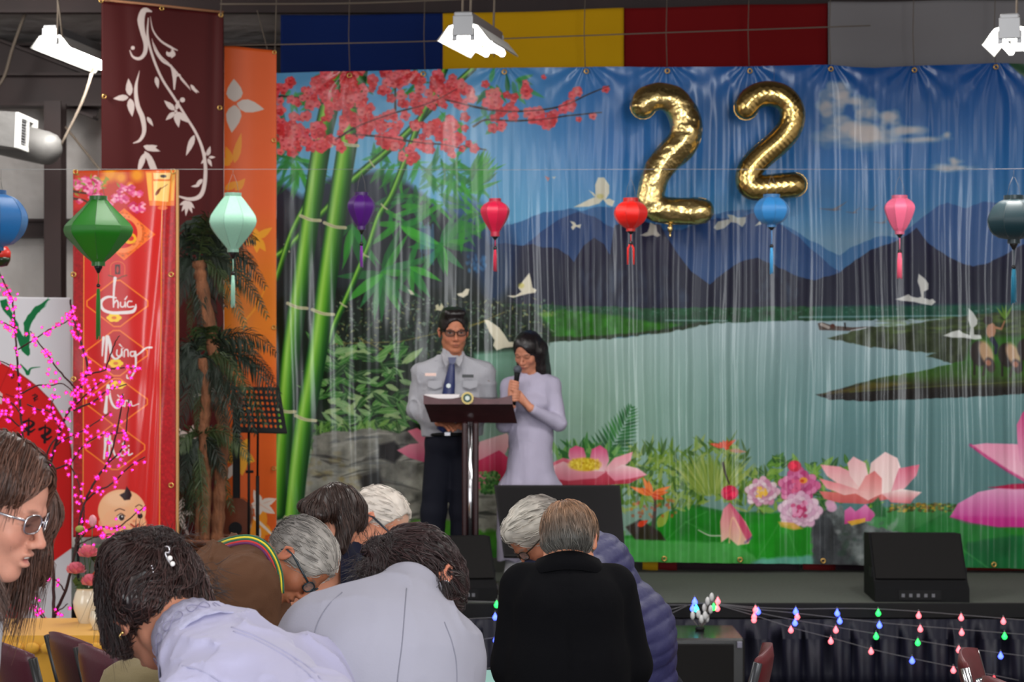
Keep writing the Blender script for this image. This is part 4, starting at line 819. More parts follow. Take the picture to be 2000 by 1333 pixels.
def cloth_panel(name, x0, x1, Y, yt0, yt1, yb0, yb1, m, parent, slant=0, amp=.006, f=9, nx=60, nz=24, seed=0):
    """pixel-measured cloth panel; top edge yt0..yt1, bottom edge yb0..yb1"""
    k = Y / FPX; xs = np.linspace(0, 1, nx); V = []
    for t in np.linspace(0, 1, nz):
        for s in xs:
            x = (x0 + (x1 - x0) * s + slant * t * s - 1000) * k; y = (yt0 + (yt1 - yt0) * s) * (1 - t) + (yb0 + (yb1 - yb0) * s) * t
            V.append((x, Y + amp * math.sin(x * f + seed) * (1.0 + .3 * math.sin(t * 4 + x * 5)), zpx(y, Y)))
    i, j = np.meshgrid(np.arange(nx - 1), np.arange(nz - 1)); a = (j * nx + i).ravel()
    o = link(name, npmesh(name, np.array(V), np.stack([a, a + nx, a + nx + 1, a + 1], 1)), m, parent); solid(o, .003); return o
flag = root('striped_flag_cloth', (0.9, 14.25, 0.7), 'long cloth flag in blue, yellow, red and grey blocks behind the mural', 'flag')
FL = [((8, 34, 92), 548, 865, 29, 27, 0), ((208, 158, 6), 865, 1218, 27, 16, 14), ((118, 8, 12), 1218, 1617, 16, 6, 3), ((136, 132, 134), 1617, 2110, 4, -2, 0)]
ms = []
pos = 0
for k, (c, a, b, t0, t1, sl) in enumerate(FL):
    m_ = mat('flag_cloth', c, .85, .2, bump=(180, .15, .004), sheen=.1); ms.append(m_)
    o = cloth_panel('fabric_panel', a, b, 14.25, t0, t1, 180, 180, m_, flag, 0, .02, 4 + k, seed=k)
    if sl:                                            # slanted seam
        co = o.data.vertices
        for v in co:
            t = (1 - (v.co.z) / max(.01, (zpx(t0, 14.25) - zpx(180, 14.25)))); v.co.x += 0
for k, (c, a, b) in enumerate([(2, 1700, 2110), (1, 1255, 1285), (2, 1285, 1322), (3, 1322, 1560), (2, 1568, 1632), (3, 1632, 1705)]):
    cloth_panel('hem_panel', a, b, 14.2, 1060, 1060, 1113, 1116, mat('flag_hem', [(8, 28, 70), (208, 158, 6), (118, 10, 14), (64, 44, 56)][c] if c != 3 or k != 3 else (50, 30, 40), .85), flag, 0, .004, 9, 12, 6)

# ------------------------------------------------------------------ side banners
def banner(name, x0, x1, y0, y1, Y, img, label, tops=None, dsp=None, gloss=.35, thick=.004, cat='banner', ext=None):
    k = Y / FPX; xs = np.linspace((x0 - 1000) * k, (x1 - 1000) * k, 70); tp = tops or [(x0, y0), (x1, y0)]
    zt = zpx(np.interp(xs / k + 1000, [a for a, _ in tp], [b for _, b in tp]), Y); zb = np.full(70, zpx(y1, Y))
    V, Q = sheet(xs, zt, zb, Y, 160, dsp or (lambda X, Z, T: .006 * np.sin(X * 14 + 1) + .004 * np.sin(Z * 3 + X * 6)))
    me = npmesh(name, V, Q); e = ext; uvplane(me, (e[0] - 1000) * k, (e[2] - 1000) * k, zpx(e[3], Y), zpx(e[1], Y))
    o = link(name, me, mat(name + '_print', (128, 128, 128), gloss, .3 if gloss < .5 else .12, img=img)); tag(o, label, cat); solid(o, thick); return o
brown = banner('brown_floral_banner', 198, 437, 0, 1050, 13.3, paint_brown(), 'dark brown hanging banner with a white vine and flower print', [(198, 2), (437, 26)],
    lambda X, Z, T: .012 * np.sin(X * 9.5 + 2) + .012 * np.exp(-((X + 1.86 + T * .06) / .03) ** 2) + .008 * np.exp(-((X + 2.42 - T * .2) / .05) ** 2) - .006 * np.exp(-((X + 2.1) / .08) ** 2) * T, .55, ext=(198, -20, 438, 1056))
for x, y in ((200, 3), (318, 18), (433, 31), (431, 212), (206, 190)): eyelet(P(x, y, 13.3).x, 13.27, P(x, y, 13.3).z, brown, .012)
# light hem folded over the top of the brown banner
mb = MB(); mb.tube([P(196, -1, 13.3), P(316, 11, 13.3), P(437, 24, 13.3)], .008, 8); mb.build('top_hem', mat('tan_cord', (170, 116, 80), .7), brown, True)
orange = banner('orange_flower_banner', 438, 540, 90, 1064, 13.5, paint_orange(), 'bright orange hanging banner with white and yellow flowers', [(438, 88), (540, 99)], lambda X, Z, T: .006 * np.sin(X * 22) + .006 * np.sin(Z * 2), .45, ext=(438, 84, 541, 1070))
for x, y in ((537, 103), (536, 275), (536, 640), (536, 915)): eyelet(P(x, y, 13.5).x, 13.48, P(x, y, 13.5).z, orange, .011)
red = banner('red_greeting_banner', 143, 343, 330, 1050, 11.6, paint_red(), 'tall glossy red greeting banner with white brush lettering and a baby face', [(146, 334), (345, 331)],
    lambda X, Z, T: .010 * np.exp(-((X + 1.93 + .10 * (T - .6)) / .022) ** 2) * np.clip(T * 3 - .2, 0, 1) + .012 * np.exp(-((X + 1.99 + .18 * (T - .6)) / .03) ** 2) * np.clip(1.2 - T, 0, 1) + .008 * np.sin(X * 16) + .006 * np.sin(Z * 9 + X * 10) * np.exp(-((T - .55) / .1) ** 2), .22, .006, ext=(143, 330, 345, 1056))
for x, y in ((150, 337), (340, 336), (146, 537), (336, 537), (146, 741), (336, 948)): eyelet(P(x, y, 11.6).x, 11.575, P(x, y, 11.6).z, red, .012)
mb = MB().box(P(344, 1050, 11.6) + Vector((0, -.004, 0)), P(348.5, 332, 11.6) + Vector((0, .02, 0))); mb.build('frame_edge', mat('gold_edge', (190, 140, 84), .5), red)
# legs that carry the red banner's frame down to the floor
for a_, b_ in ((150, 154), (336, 340)): MB().box((P(a_, 0, 11.63).x, 11.63, 0), (P(b_, 0, 11.63).x, 11.65, zpx(1045, 11.63))).build('frame_leg', M_black, red)
white = banner('white_calligraphy_banner', -60, 140, 581, 1235, 11.9, paint_white(), 'white board with green brush strokes and a red fan behind the lit branches', [(-60, 579), (140, 582)], None, .5, .012, ext=(-80, 580, 141, 1250))
for a_, b_ in ((-55, -50), (130, 135)): MB().box((P(a_, 0, 11.9).x, 11.91, 0), (P(b_, 0, 11.9).x, 11.94, zpx(1230, 11.9))).build('board_leg', M_black, white)
for b_ in (brown, orange):       # cords up to the purlins
    pass

# ------------------------------------------------------------------ ceiling fixtures, duct, cords
M_tube = mat('lamp_tube', (255, 255, 255), .4, emit=((255, 252, 246), 14)); M_white = mat('white_enamel', (222, 222, 218), .35, noise=(4, .04)); M_gal = mat('galvanised', (150, 150, 152), .4, .5, .6)
def fixture(a, b, label):
    """strip lamp: folded reflector, two tubes, end plates, sockets; a = near end, b = far end (tube height)"""
    a = Vector(a); b = Vector(b); r = root('ceiling_light', a, label, 'light', 'strip lights above the stage'); L = (b - a).length
    R = (b - a).to_track_quat('Y', 'Z').to_matrix().to_4x4(); R.translation = a
    def put(nm, mb, m, par=r, smooth=False):
        mb.v = [tuple(R @ Vector(p)) for p in mb.v]; return mb.build(nm, m, par, smooth)
    mb = MB(); w = .135; prof = [(-w, .0), (-w * .55, .075), (-.04, .085), (.04, .085), (w * .55, .075), (w, .0)]
    v = [(x, y, z) for y in (0, L) for x, z in prof] + [(x * .97, y, z - .004) for y in (.001, L - .001) for x, z in prof]; k = len(prof)
    f = [(i, i + 1, k + i + 1, k + i) for i in range(k - 1)] + [(2 * k + i, 3 * k + i, 3 * k + i + 1, 2 * k + i + 1) for i in range(k - 1)]
    mb.add(v, f); refl = put('reflector', mb, M_white)
    put('wiring_channel', MB().box((-.045, -.01, .086), (.045, L + .01, .14), .006), M_gal)
    put('end_plate', MB().box((-.05, -.014, .02), (.05, -.002, .12), .003), M_gal); put('end_plate', MB().box((-.05, L + .002, .02), (.05, L + .014, .12), .003), M_gal)
    for s in (-1, 1):
        put('lamp_tube', MB().tube([(s * .045, .02, .02), (s * .045, L - .02, .02)], .018, 14), M_tube, smooth=True)
        for y in (.0, L - .02): put('socket', MB().box((s * .045 - .012, y, -.002), (s * .045 + .012, y + .02, .06), .003), M_gal)
    c = (a + b) / 2; area('tube_glow', c - Vector((0, 0, .03)), c - Vector((0, 0, 2)), .16, L * .9, 15, (1, .98, .95)); return r
FX = [fixture(P(905, 78, 10.6), P(966, 112, 11.7), 'middle strip light glowing in front of the yellow flag block')]
FX.append(fixture(P(98, 92, 13.45), P(222, 142, 14.5), 'strip light partly hidden by the dark brown banner'))
FX.append(fixture(P(1972, 84, 10.2), P(1992, 108, 11.2), 'strip light cut off at the top corner beside the grey flag block'))
fixture((2.2, 5.8, 4.0), (2.2, 7.0, 4.0), 'strip light over the hall seats, in front of the others')['group'] = 'strip lights over the seats'
cords = [(P(903, 40, 10.62), P(903, -120, 10.62)), (P(918, 46, 10.62), P(921, -120, 10.62)), (P(963, 82, 11.6), P(965, -80, 11.6)), (P(112, 70, 13.4), P(112, -30, 13.4)), (P(122, 74, 13.4), P(108, -30, 13.35)), (P(1985, 60, 10.4), P(1985, -120, 10.4))]
for (a, b), k in zip(cords, (0, 0, 0, 1, 1, 2)): MB().tube([a, (a + b) / 2 + Vector((.004, 0, 0)), b], .006, 6).build('hanging_cord', M_rope, FX[k], True)
# tension lines strung across the hall for the banners
Lw = [([P(-40, 190, 14.9), P(3, 160, 14.9), P(26, 90, 14.9), P(58, 0, 14.9), P(75, -60, 14.9)], .012, 'grey rope slanting up beside the steel haunch'), ([P(183, 132, 14.4), P(160, 200, 14.4), P(120, 283, 14.4)], .010, 'grey rope running from the side strip light down to the duct'),
      ([P(128, 248, 15.2), P(200, 338, 15.2), P(260, 410, 15.2)], .010, 'thin steel brace rod slanting behind the brown banner'),
      ([P(430, 8, 12.9), P(700, 6, 12.9), P(1000, -6, 12.9)], .006, 'pale cord crossing above the flag'), ([P(436, 89, 13.45), P(700, 84, 13.45), P(885, 79, 13.45), P(1240, 66, 13.45), P(1700, 50, 13.45)], .004, 'thin white cord crossing the flag blocks')]
for pts, r, lb in Lw: tag(MB().tube(spline(pts, 5), r, 6).build('tension_cord', M_rope, None, True), lb, 'cord')
for x, y, lb in ((683, 138, 'thin cord over the blue block nearest the orange banner'), (830, 136, 'thin cord over the blue block beside the yellow block'), (965, 112, 'thin cord just beside the middle strip light'), (1143, 132, 'thin cord over the yellow block beside the red block'), (1303, 130, 'thin cord crossing the red block near the yellow one'), (1463, 130, 'thin cord crossing the middle of the red block'), (1622, 127, 'thin cord at the seam of red and grey blocks'), (1785, 128, 'thin cord crossing the middle of the grey block'), (1944, 123, 'thin cord crossing the grey block at its far end')):
    tag(MB().tube([P(x, y, 13.95), P(x - 2, y * .5, 13.9), P(x + 1, -60, 13.9)], .003, 6).build('drop_cord', M_rope, None, True), lb, 'cord')
# banner cords
for a, b, lb in ((P(537, 101, 13.48), P(541, -40, 13.48), 'upright cord holding the outer corner of the orange banner'), (P(522, 96, 13.48), P(502, 20, 13.48), 'slanting cord holding the orange banner')):
    tag(MB().tube([a, b], .004, 6).build('banner_cord', M_rope, None, True), lb, 'cord')
tag(MB().tube([P(431, 32, 12.97), P(436, -60, 12.97)], .004, 6).build('banner_cord', M_rope, None, True), 'cord holding the outer corner of the brown banner', 'cord')
# the duct with its outlet box
dr = root('air_duct', P(-60, 330, 14.4), 'round silver air duct with a white side grille', 'duct')
M_duct = mat('duct_skin', (104, 102, 100), .5, .4, .1, noise=(3, .1), bump=(5, .4, .03))
mb = MB(); prof = [(-200, 34), (-60, 34), (40, 34), (88, 33), (104, 30), (114, 22), (119, 10), (120, 1)]
rr = 14.4 / FPX
mb.tube([P(a, 268 + (a - 0) * .24, 14.4) for a, _ in prof], [q * rr for _, q in prof], 28); mb.build('duct_body', M_duct, dr, True)
bx = MB(); A_ = [P(-60, 212, 14.0), P(30, 219, 14.0), P(27, 288, 14.0), P(-60, 275, 14.0)]; B_ = [P(-50, 214, 14.5), P(69, 236, 14.5), P(66, 303, 14.5), P(-50, 290, 14.5)]
bx.add(A_ + B_, [(0, 1, 2, 3), (7, 6, 5, 4), (0, 4, 5, 1), (1, 5, 6, 2), (2, 6, 7, 3), (3, 7, 4, 0)]); bx.build('outlet_box', M_duct, dr)
q = [A_[1], B_[1], B_[2], A_[2]]; nrm = (q[1] - q[0]).cross(q[3] - q[0]).normalized(); nrm = nrm if nrm.y < 0 else -nrm; ce = sum(q, Vector()) / 4
def lq(u, v, d): return q[0] * (1 - u) * (1 - v) + q[1] * u * (1 - v) + q[2] * u * v + q[3] * (1 - u) * v + nrm * d
fr = MB()
for (u0, v0, u1, v1) in ((0, 0, 1, .12), (0, .88, 1, 1), (0, .12, .18, .88), (.82, .12, 1, .88), (.5, .12, .56, .88)):
    fr.add([lq(u0, v0, .002), lq(u1, v0, .002), lq(u1, v1, .002), lq(u0, v1, .002), lq(u0, v0, .02), lq(u1, v0, .02), lq(u1, v1, .02), lq(u0, v1, .02)], [(3, 2, 1, 0), (4, 5, 6, 7), (0, 1, 5, 4), (1, 2, 6, 5), (2, 3, 7, 6), (3, 0, 4, 7)])
g = fr.build('grille_frame', M_white, dr)
for k in range(9):
    v = .14 + .08 * k; s = MB(); s.add([lq(.19, v, .003), lq(.5, v, .003), lq(.5, v + .045, .014), lq(.19, v + .045, .014)], [(0, 1, 2, 3)]); o = s.build('slat', M_gal, g)

# ------------------------------------------------------------------ silk lanterns
M_bead = mat('black_bead', (18, 14, 14), .3); M_wire = mat('fine_wire', (120, 116, 110), .5)
def lantern(cx, Y, prof, col, label, bead, tassel, tw, rot=.2, loops=False, tone=None):
    """prof: (half width px, row px) from the collar down; bead: (y0,y1); tassel: (knot y, y0, y1)"""
    k = Y / FPX; c = P(cx, 0, Y); c.z = 0; m = mat('silk', col, .42, .45, sheen=.12, aniso=.7, noise=(90, .06), bump=(220, .25, .002), stretch=(1, 1, 6)); dark = mat('silk_trim', tuple(int(v * .8) for v in col), .35, sheen=.3)
    r = root('silk_lantern', P(cx, prof[-1][1], Y), label, 'lantern', 'silk lanterns on the string')
    body = prof[1:-1]; ys = np.linspace(body[0][1], body[-1][1], 22); yy = [b[1] for b in body]; ww = [b[0] for b in body]
    pts = spline([(w_, y_, 0) for w_, y_ in body], 8); ry = [p.y for p in pts]; rw = [p.x for p in pts]; hw = np.interp(ys, ry, rw)
    mb = MB(); n = 8; sub = 3; vs = []
    for y, h in zip(ys, hw):
        for j in range(n * sub):
            a = 2 * PI * j / (n * sub) + rot; ph = (j % sub) / sub; dip = 1 - .11 * math.sin(PI * ph) ; flat = math.cos(PI / n) / math.cos((ph - .5) * 2 * PI / n)
            q = h * k * (flat * .9 + .1) * (1 if ph == 0 else (dip + .09)); vs.append((c.x + q * math.cos(a), c.y + Y * 0 + q * math.sin(a), zpx(y, Y)))
    N_ = n * sub; fs = [(i * N_ + j, (i + 1) * N_ + j, (i + 1) * N_ + (j + 1) % N_, i * N_ + (j + 1) % N_) for i in range(len(ys) - 1) for j in range(N_)]
    mb.add(vs, fs); o = mb.build('silk_shade', m, r); autosmooth(o, 24)
    for (a_, b_), nm in (((prof[0], prof[1]), 'top_collar'), ((prof[-2], prof[-1]), 'bottom_collar')):
        z0, z1 = zpx(b_[1], Y), zpx(a_[1], Y); rr = max(a_[0], b_[0]) * k
        q = MB(); q.lathe([(rr * .98, 0), (rr * 1.02, 0), (rr * 1.02, z1 - z0), (rr * .9, z1 - z0)], (c.x, c.y, z0), 20, cap=True); autosmooth(q.build(nm, dark, r, True))
    for j in range(n):                                   # bamboo ribs
        a = 2 * PI * j / n + rot; MB().tube([(c.x + h * k * 1.005 * math.cos(a), c.y + h * k * 1.005 * math.sin(a), zpx(y, Y)) for y, h in list(zip(ys, hw))[::2]], .0012, 5).build('rib', dark, r, True)
    y0, y1 = bead; hb = prof[-1][0] * k * .72
    MB().lathe([(hb, 0), (hb, -.2 * (y1 - y0) * k), (hb * .45, -(y1 - y0) * k * .8), (hb * .3, -(y1 - y0) * k)], (c.x, c.y, zpx(y0, Y)), 14).build('end_cap', M_bead, r, True)
    kn, t0, t1 = tassel; MB().tube([(c.x, c.y, zpx(y1, Y)), (c.x + .001, c.y, zpx((y1 + kn) / 2, Y)), (c.x, c.y, zpx(kn, Y))], .0022, 6).build('tassel_cord', mat('silk_cord', col, .6), r, True)
    v, f = ico((c.x, c.y, zpx(kn + 3, Y)), 4 * k, n=10, k=6); q = MB(); q.add(v, f); q.build('knot', M_bead, r, True)
    ms = mat('silk_thread', tone or col, .6, .3, sheen=.5, noise=(400, .2), stretch=(1, 1, .05)); q = MB(); L = (t1 - t0) * k; w_ = tw * k / 2; RR = random.Random(int(cx))
    if loops:
        for s in (-1, 1): q.tube([(c.x + s * w_ * .2, c.y, zpx(t0, Y)), (c.x + s * w_ * .9, c.y, zpx(t0 + 8, Y)), (c.x + s * w_ * .95, c.y, zpx(t1, Y))], [w_ * .25, w_ * .33, w_ * .3], 7)
    else:
        q.lathe([(w_ * .5, 0), (w_ * .8, -.05 * L), (w_ * .8, -.5 * L), (w_ * .85, -.96 * L)], (c.x, c.y, zpx(t0, Y)), 12)
        for j in range(16):
            a = j * 2.4; x, y = w_ * .8 * math.cos(a), w_ * .8 * math.sin(a); q.tube([(c.x + x * .6, c.y + y * .6, zpx(t0, Y)), (c.x + x, c.y + y, zpx(t0, Y) - L * .3), (c.x + x * 1.1, c.y + y * 1.1, zpx(t0, Y) - L * RR.uniform(.95, 1.05))], w_ * .2, 4)
    q.build('tassel', ms, r, True)
    hgt = 332; q = prof[0]
    for s in (-1, 1): MB().tube([(c.x + s * q[0] * k * .8, c.y, zpx(q[1], Y)), (c.x + s * q[0] * k * .55, c.y, zpx(q[1] - 20, Y)), (c.x + s * q[0] * k * .1, c.y, zpx(q[1] - 36, Y))], .0009, 4).build('hanger_wire', M_wire, r, True)
    MB().tube([(c.x, c.y, zpx(q[1] - 35, Y)), (c.x, c.y, zpx(hgt, Y))], .0008, 4).build('hook', M_wire, r, True)
    return r
lantern(192, 9.5, [(15, 383), (17, 391), (29, 405), (60, 436), (66, 444), (66, 456), (57, 468), (30, 497), (13, 512), (11, 520)], (26, 112, 18), 'large green diamond-shaped silk lantern with a green tassel', (520, 534), (555, 564, 660), 9, .1)
lantern(455, 10.8, [(14, 377), (16, 383), (24, 392), (43, 417), (48, 427), (48, 438), (40, 452), (22, 474), (11, 487), (11, 493)], (150, 200, 176), 'mint green diamond-shaped silk lantern before the orange banner', (493, 506), (531, 538, 599), 8, .55)
lantern(706, 12.6, [(11, 376), (13, 382), (22, 390), (27, 398), (27, 407), (22, 420), (13, 436), (8, 442), (7, 449)], (72, 16, 110), 'small purple silk lantern in front of the bamboo canes', (449, 458), (474, 480, 522), 6, .3, tone=(120, 30, 150))
lantern(967, 12.4, [(10, 388), (12, 394), (22, 400), (28, 408), (28, 417), (22, 432), (13, 446), (9, 453), (8, 462)], (190, 22, 60), 'crimson pink silk lantern above the man at the lectern', (462, 469), (482, 488, 529), 7, .2)
lantern(1232, 12.0, [(12, 387), (15, 394), (26, 400), (33, 411), (33, 422), (26, 434), (15, 443), (9, 447), (9, 452)], (206, 22, 14), 'scarlet round silk lantern beside the crinkled balloon', (452, 458), (472, 477, 517), 12, .45, loops=True)
lantern(1507, 12.0, [(12, 380), (16, 386), (27, 394), (34, 405), (34, 416), (27, 429), (15, 437), (9, 439), (9, 444)], (46, 122, 184), 'sky blue round silk lantern under the smooth balloon', (444, 450), (478, 484, 534), 7, .1, tone=(60, 150, 205))
lantern(1757, 12.0, [(13, 382), (15, 388), (24, 394), (30, 402), (30, 411), (24, 427), (14, 446), (9, 452), (8, 458)], (220, 98, 130), 'rose pink silk lantern narrowing to its foot', (458, 465), (489, 494, 543), 10, .3, loops=False, tone=(235, 90, 120))
lantern(1980, 10.5, [(16, 382), (19, 390), (38, 400), (51, 420), (53, 436), (44, 455), (26, 466), (12, 468), (11, 476)], (9, 44, 52), 'dark teal round silk lantern at the far end of the string', (476, 488), (519, 526, 592), 11, .2, tone=(20, 110, 140))
lantern(-6, 9.2, [(14, 372), (18, 380), (38, 388), (56, 412), (59, 434), (50, 458), (32, 476), (13, 482), (12, 490)], (30, 104, 168), 'medium blue round silk lantern cut by the picture edge', (490, 500), (520, 528, 600), 9, .35)
strp = spline([P(-80, 328, 9.2), P(-6, 331, 9.2), P(192, 331, 9.5), P(455, 331, 10.8), P(706, 331, 12.6), P(967, 332, 12.4), P(1232, 331, 12.0), P(1507, 331, 12.0), P(1757, 331, 12.0), P(1980, 330, 10.5), P(2100, 326, 9.6)], 4)
tag(MB().tube(strp, .0012, 5).build('lantern_string', mat('nylon_line', (150, 150, 150), .4), None, True), 'thin line strung across the hall that carries the silk lanterns', 'string')
orn = root('hanging_ornament', P(2, 520, 9.9), 'small red and green round ornament below the blue lantern', 'ornament')
q = MB(); q.lathe([(.002, .1), (.03, .095), (.045, .07), (.044, .045), (.03, .04)], (P(2, 0, 9.9).x, 9.9, zpx(522, 9.9)), 18); q.build('red_cap', mat('red_gloss', (210, 50, 40), .3), orn, True)
q = MB(); q.lathe([(.002, 0), (.03, .006), (.042, .03), (.044, .044)], (P(2, 0, 9.9).x, 9.9, zpx(522, 9.9)), 18); q.build('green_cup', mat('dark_green_gloss', (26, 44, 20), .3), orn, True)
q = MB(); q.tube([P(2, 486, 9.9), P(2, 400, 9.9), P(2, 331, 9.4)], .001, 4); q.build('thread', M_wire, orn, True)

# ------------------------------------------------------------------ foil number balloons
M_foil = mat('gold_foil', (212, 180, 112), .2, .6, 1, bump=(9, .12, .02)); M_foil2 = mat('crinkled_gold_foil', (224, 196, 132), .24, .6, 1, bump=(10, .7, .035))
def balloon(pts, rad, Y, m, label, wr, tail=None, rs=None):
    k = Y / FPX; q = spline([P(x, y, Y) for x, y in pts], 5); n = len(q); R_ = [rad * k * (rs(i / (n - 1)) if rs else 1) for i in range(n)]
    s = S()
    for i in range(n - 1): s.add(rc(q[i], q[i + 1], R_[i], R_[i + 1]), .012)
    qa = np.array([list(v) for v in q])
    def disp(p):
        d = vnoise(p * 11, 4) * .005 * wr
        # creases running across the tube
        j = np.argmin(((p[:, None, :] - qa[None, ::3]) ** 2).sum(2), 1).astype('f')
        a = np.arctan2(p[:, 1] - Y, p[:, 0] - qa[::3][j.astype(int), 0]); return d + wr * .0045 * (1 - 2 * np.abs(vnoise(p * np.array([9, 9, 16]), 6)))
    if wr: s.disp = disp
    else: s.disp = lambda p: .0012 * np.sin(p[:, 0] * 140) * np.sin(p[:, 2] * 150)
    lo = qa.min(0) - .12; hi = qa.max(0) + .12; V, Q = surf(s, lo, hi, .0065)
    r = root('number_balloon', P(pts[len(pts) // 2][0], max(p_[1] for p_ in pts) + rad, Y), label, 'balloon')
    link('foil_body', npmesh('foil', V, Q), m, r)
    # flat welded seam round the outline
    outl = []
    for sg in (-1, 1):
        side = []
        for i in range(n):
            t = (q[min(i + 1, n - 1)] - q[max(i - 1, 0)]).normalized(); nr = Vector((-t.z, 0, t.x)); side.append(q[i] + nr * sg * (R_[i] + .003))
        outl.append(side)
    t0 = (q[0] - q[1]).normalized(); t1 = (q[-1] - q[-2]).normalized()
    def cap(c, t, r0, a0, a1): n_ = Vector((-t.z, 0, t.x)); return [c + (t * math.cos(a) + n_ * math.sin(a)) * (r0 + .003) for a in np.linspace(a0, a1, 9)]
    mb = MB()
    for i in range(0, n - 2, 1): pass
    loop = outl[0] + cap(q[-1], t1, R_[-1], -PI / 2, PI / 2)[1:-1] + outl[1][::-1] + cap(q[0], t0, R_[0], -PI / 2, PI / 2)[1:-1]
    mb.tube(loop + [loop[0]], .0035, 4, cap=False); mb.build('seam', m, r, True)
    if tail:
        b = P(*tail, Y); v, f = ico((b.x, b.y, b.z - .02), .022, sx=.8, sz=1.4); mb = MB(); mb.add(v, f); mb.tube([b + Vector((0, 0, .05)), b], [.03, .012], 8); mb.tube([b - Vector((0, 0, .05)), b - Vector((0, 0, .075))], [.006, .009], 8); mb.build('filling_neck', m, r, True)
    q0 = min(pts, key=lambda p_: p_[1]); MB().tube([P(q0[0], q0[1] - rad, Y), P(q0[0], 127, 13.93)], .0012, 4).build('string', M_wire, r, True)
    return r
balloon([(1256, 208), (1266, 196), (1288, 189), (1314, 196), (1334, 220), (1341, 250), (1332, 280), (1305, 308), (1283, 338), (1273, 370), (1272, 400), (1300, 411), (1335, 413), (1368, 412)], 26.5, 13.62, M_foil2, 'crinkled half-deflated gold foil number two balloon', 1, (1309, 440), rs=lambda t: .92 + .2 * math.exp(-((t - .42) / .16) ** 2))
balloon([(1457, 211), (1466, 196), (1486, 185), (1512, 184), (1536, 196), (1548, 222), (1541, 252), (1518, 280), (1488, 305), (1466, 330), (1461, 352), (1470, 366), (1500, 366), (1530, 363), (1553, 361)], 23, 13.66, M_foil, 'smooth full gold foil number two balloon', 0)

# ------------------------------------------------------------------ lectern, its medal and papers
M_mahog = mat('mahogany', (44, 20, 22), .3, .4, coat=.15, noise=(14, .25), stretch=(1, 1, 6)); M_chrome = mat('chrome', (215, 215, 220), .12, .5, 1)
YL = 13.0; lec = root('lectern', Vector((P(918, 0, YL).x, YL, ZS)), 'dark mahogany lectern with a chrome and wood column', 'lectern')
kL = YL / FPX; xl = lambda v: (v - 1000) * kL
mb = MB(); nseg = 24
def rim(t):                                 # wavy top rim
    return zpx(771 + 8 * math.sin(PI * abs(t * 2 - 1)), YL)
fr = []; bk = []
for i in range(nseg + 1):
    t = i / nseg; fr.append((xl(829 + (1000 - 829) * t), rim(t)))
out = [(xl(829), zpx(789, YL))] + [(x, z) for x, z in fr] + [(xl(1001), zpx(789, YL))]
mb.prism(out, YL - .15, YL - .12); mb.build('top_rim', mat('rim_wood', (84, 54, 58), .4, .4, noise=(14, .2)), lec)
mb = MB(); A4 = [(xl(829), YL - .12, zpx(787, YL)), (xl(1001), YL - .12, zpx(787, YL)), (xl(1010), YL - .04, zpx(827, YL)), (xl(842), YL - .04, zpx(825, YL))]; B4 = [(xl(829), YL + .22, zpx(778, YL)), (xl(1001), YL + .22, zpx(778, YL)), (xl(1006), YL + .18, zpx(822, YL)), (xl(846), YL + .18, zpx(822, YL))]
mb.add(A4 + B4, [(0, 3, 2, 1), (4, 5, 6, 7), (0, 1, 5, 4), (1, 2, 6, 5), (2, 3, 7, 6), (3, 0, 4, 7)]); mb.build('desk', M_mahog, lec)
for a, b in ((903, 913), (925, 935)): MB().box((xl(a), YL - .10, ZS + .04), (xl(b), YL + .02, zpx(824, YL)), .008).build('column_board', M_mahog, lec)
MB().tube([(xl(919), YL - .075, ZS + .04), (xl(919), YL - .075, zpx(824, YL))], 6.5 * kL, 20).build('chrome_post', M_chrome, lec, True)
MB().box((xl(865), YL - .25, ZS), (xl(973), YL + .2, ZS + .04), .008).build('base', M_mahog, lec)
med = MB(); c = Vector((xl(914), YL - .16, zpx(777, YL)))
def disc(c, r, d, n=24, star=0):
    pts = [(c.x + (r * (1 + star * (i % 2))) * math.cos(2 * PI * i / n), c.z + (r * (1 + star * (i % 2))) * math.sin(2 * PI * i / n)) for i in range(n)]; m_ = MB(); m_.prism(pts, c.y - d, c.y + d); return m_
medal = disc(c, .035, .004, 32, .12).build('medal_ring', mat('medal_gold', (170, 150, 96), .35, .5, .8), lec)
disc(c - Vector((0, .005, 0)), .026, .003).build('green_disc', mat('medal_green', (26, 66, 52), .4), medal); disc(c - Vector((0, .009, 0)), .013, .002, 12, .15).build('white_emblem', mat('medal_white', (196, 206, 200), .4), medal)
pap = MB().box((xl(829), YL - .08, zpx(779, YL)), (xl(898), YL + .1, zpx(771, YL)), .002); o = pap.build('paper_stack', mat('paper', (226, 220, 222), .8)); tag(o, 'stack of white papers lying on the lectern desk', 'papers')

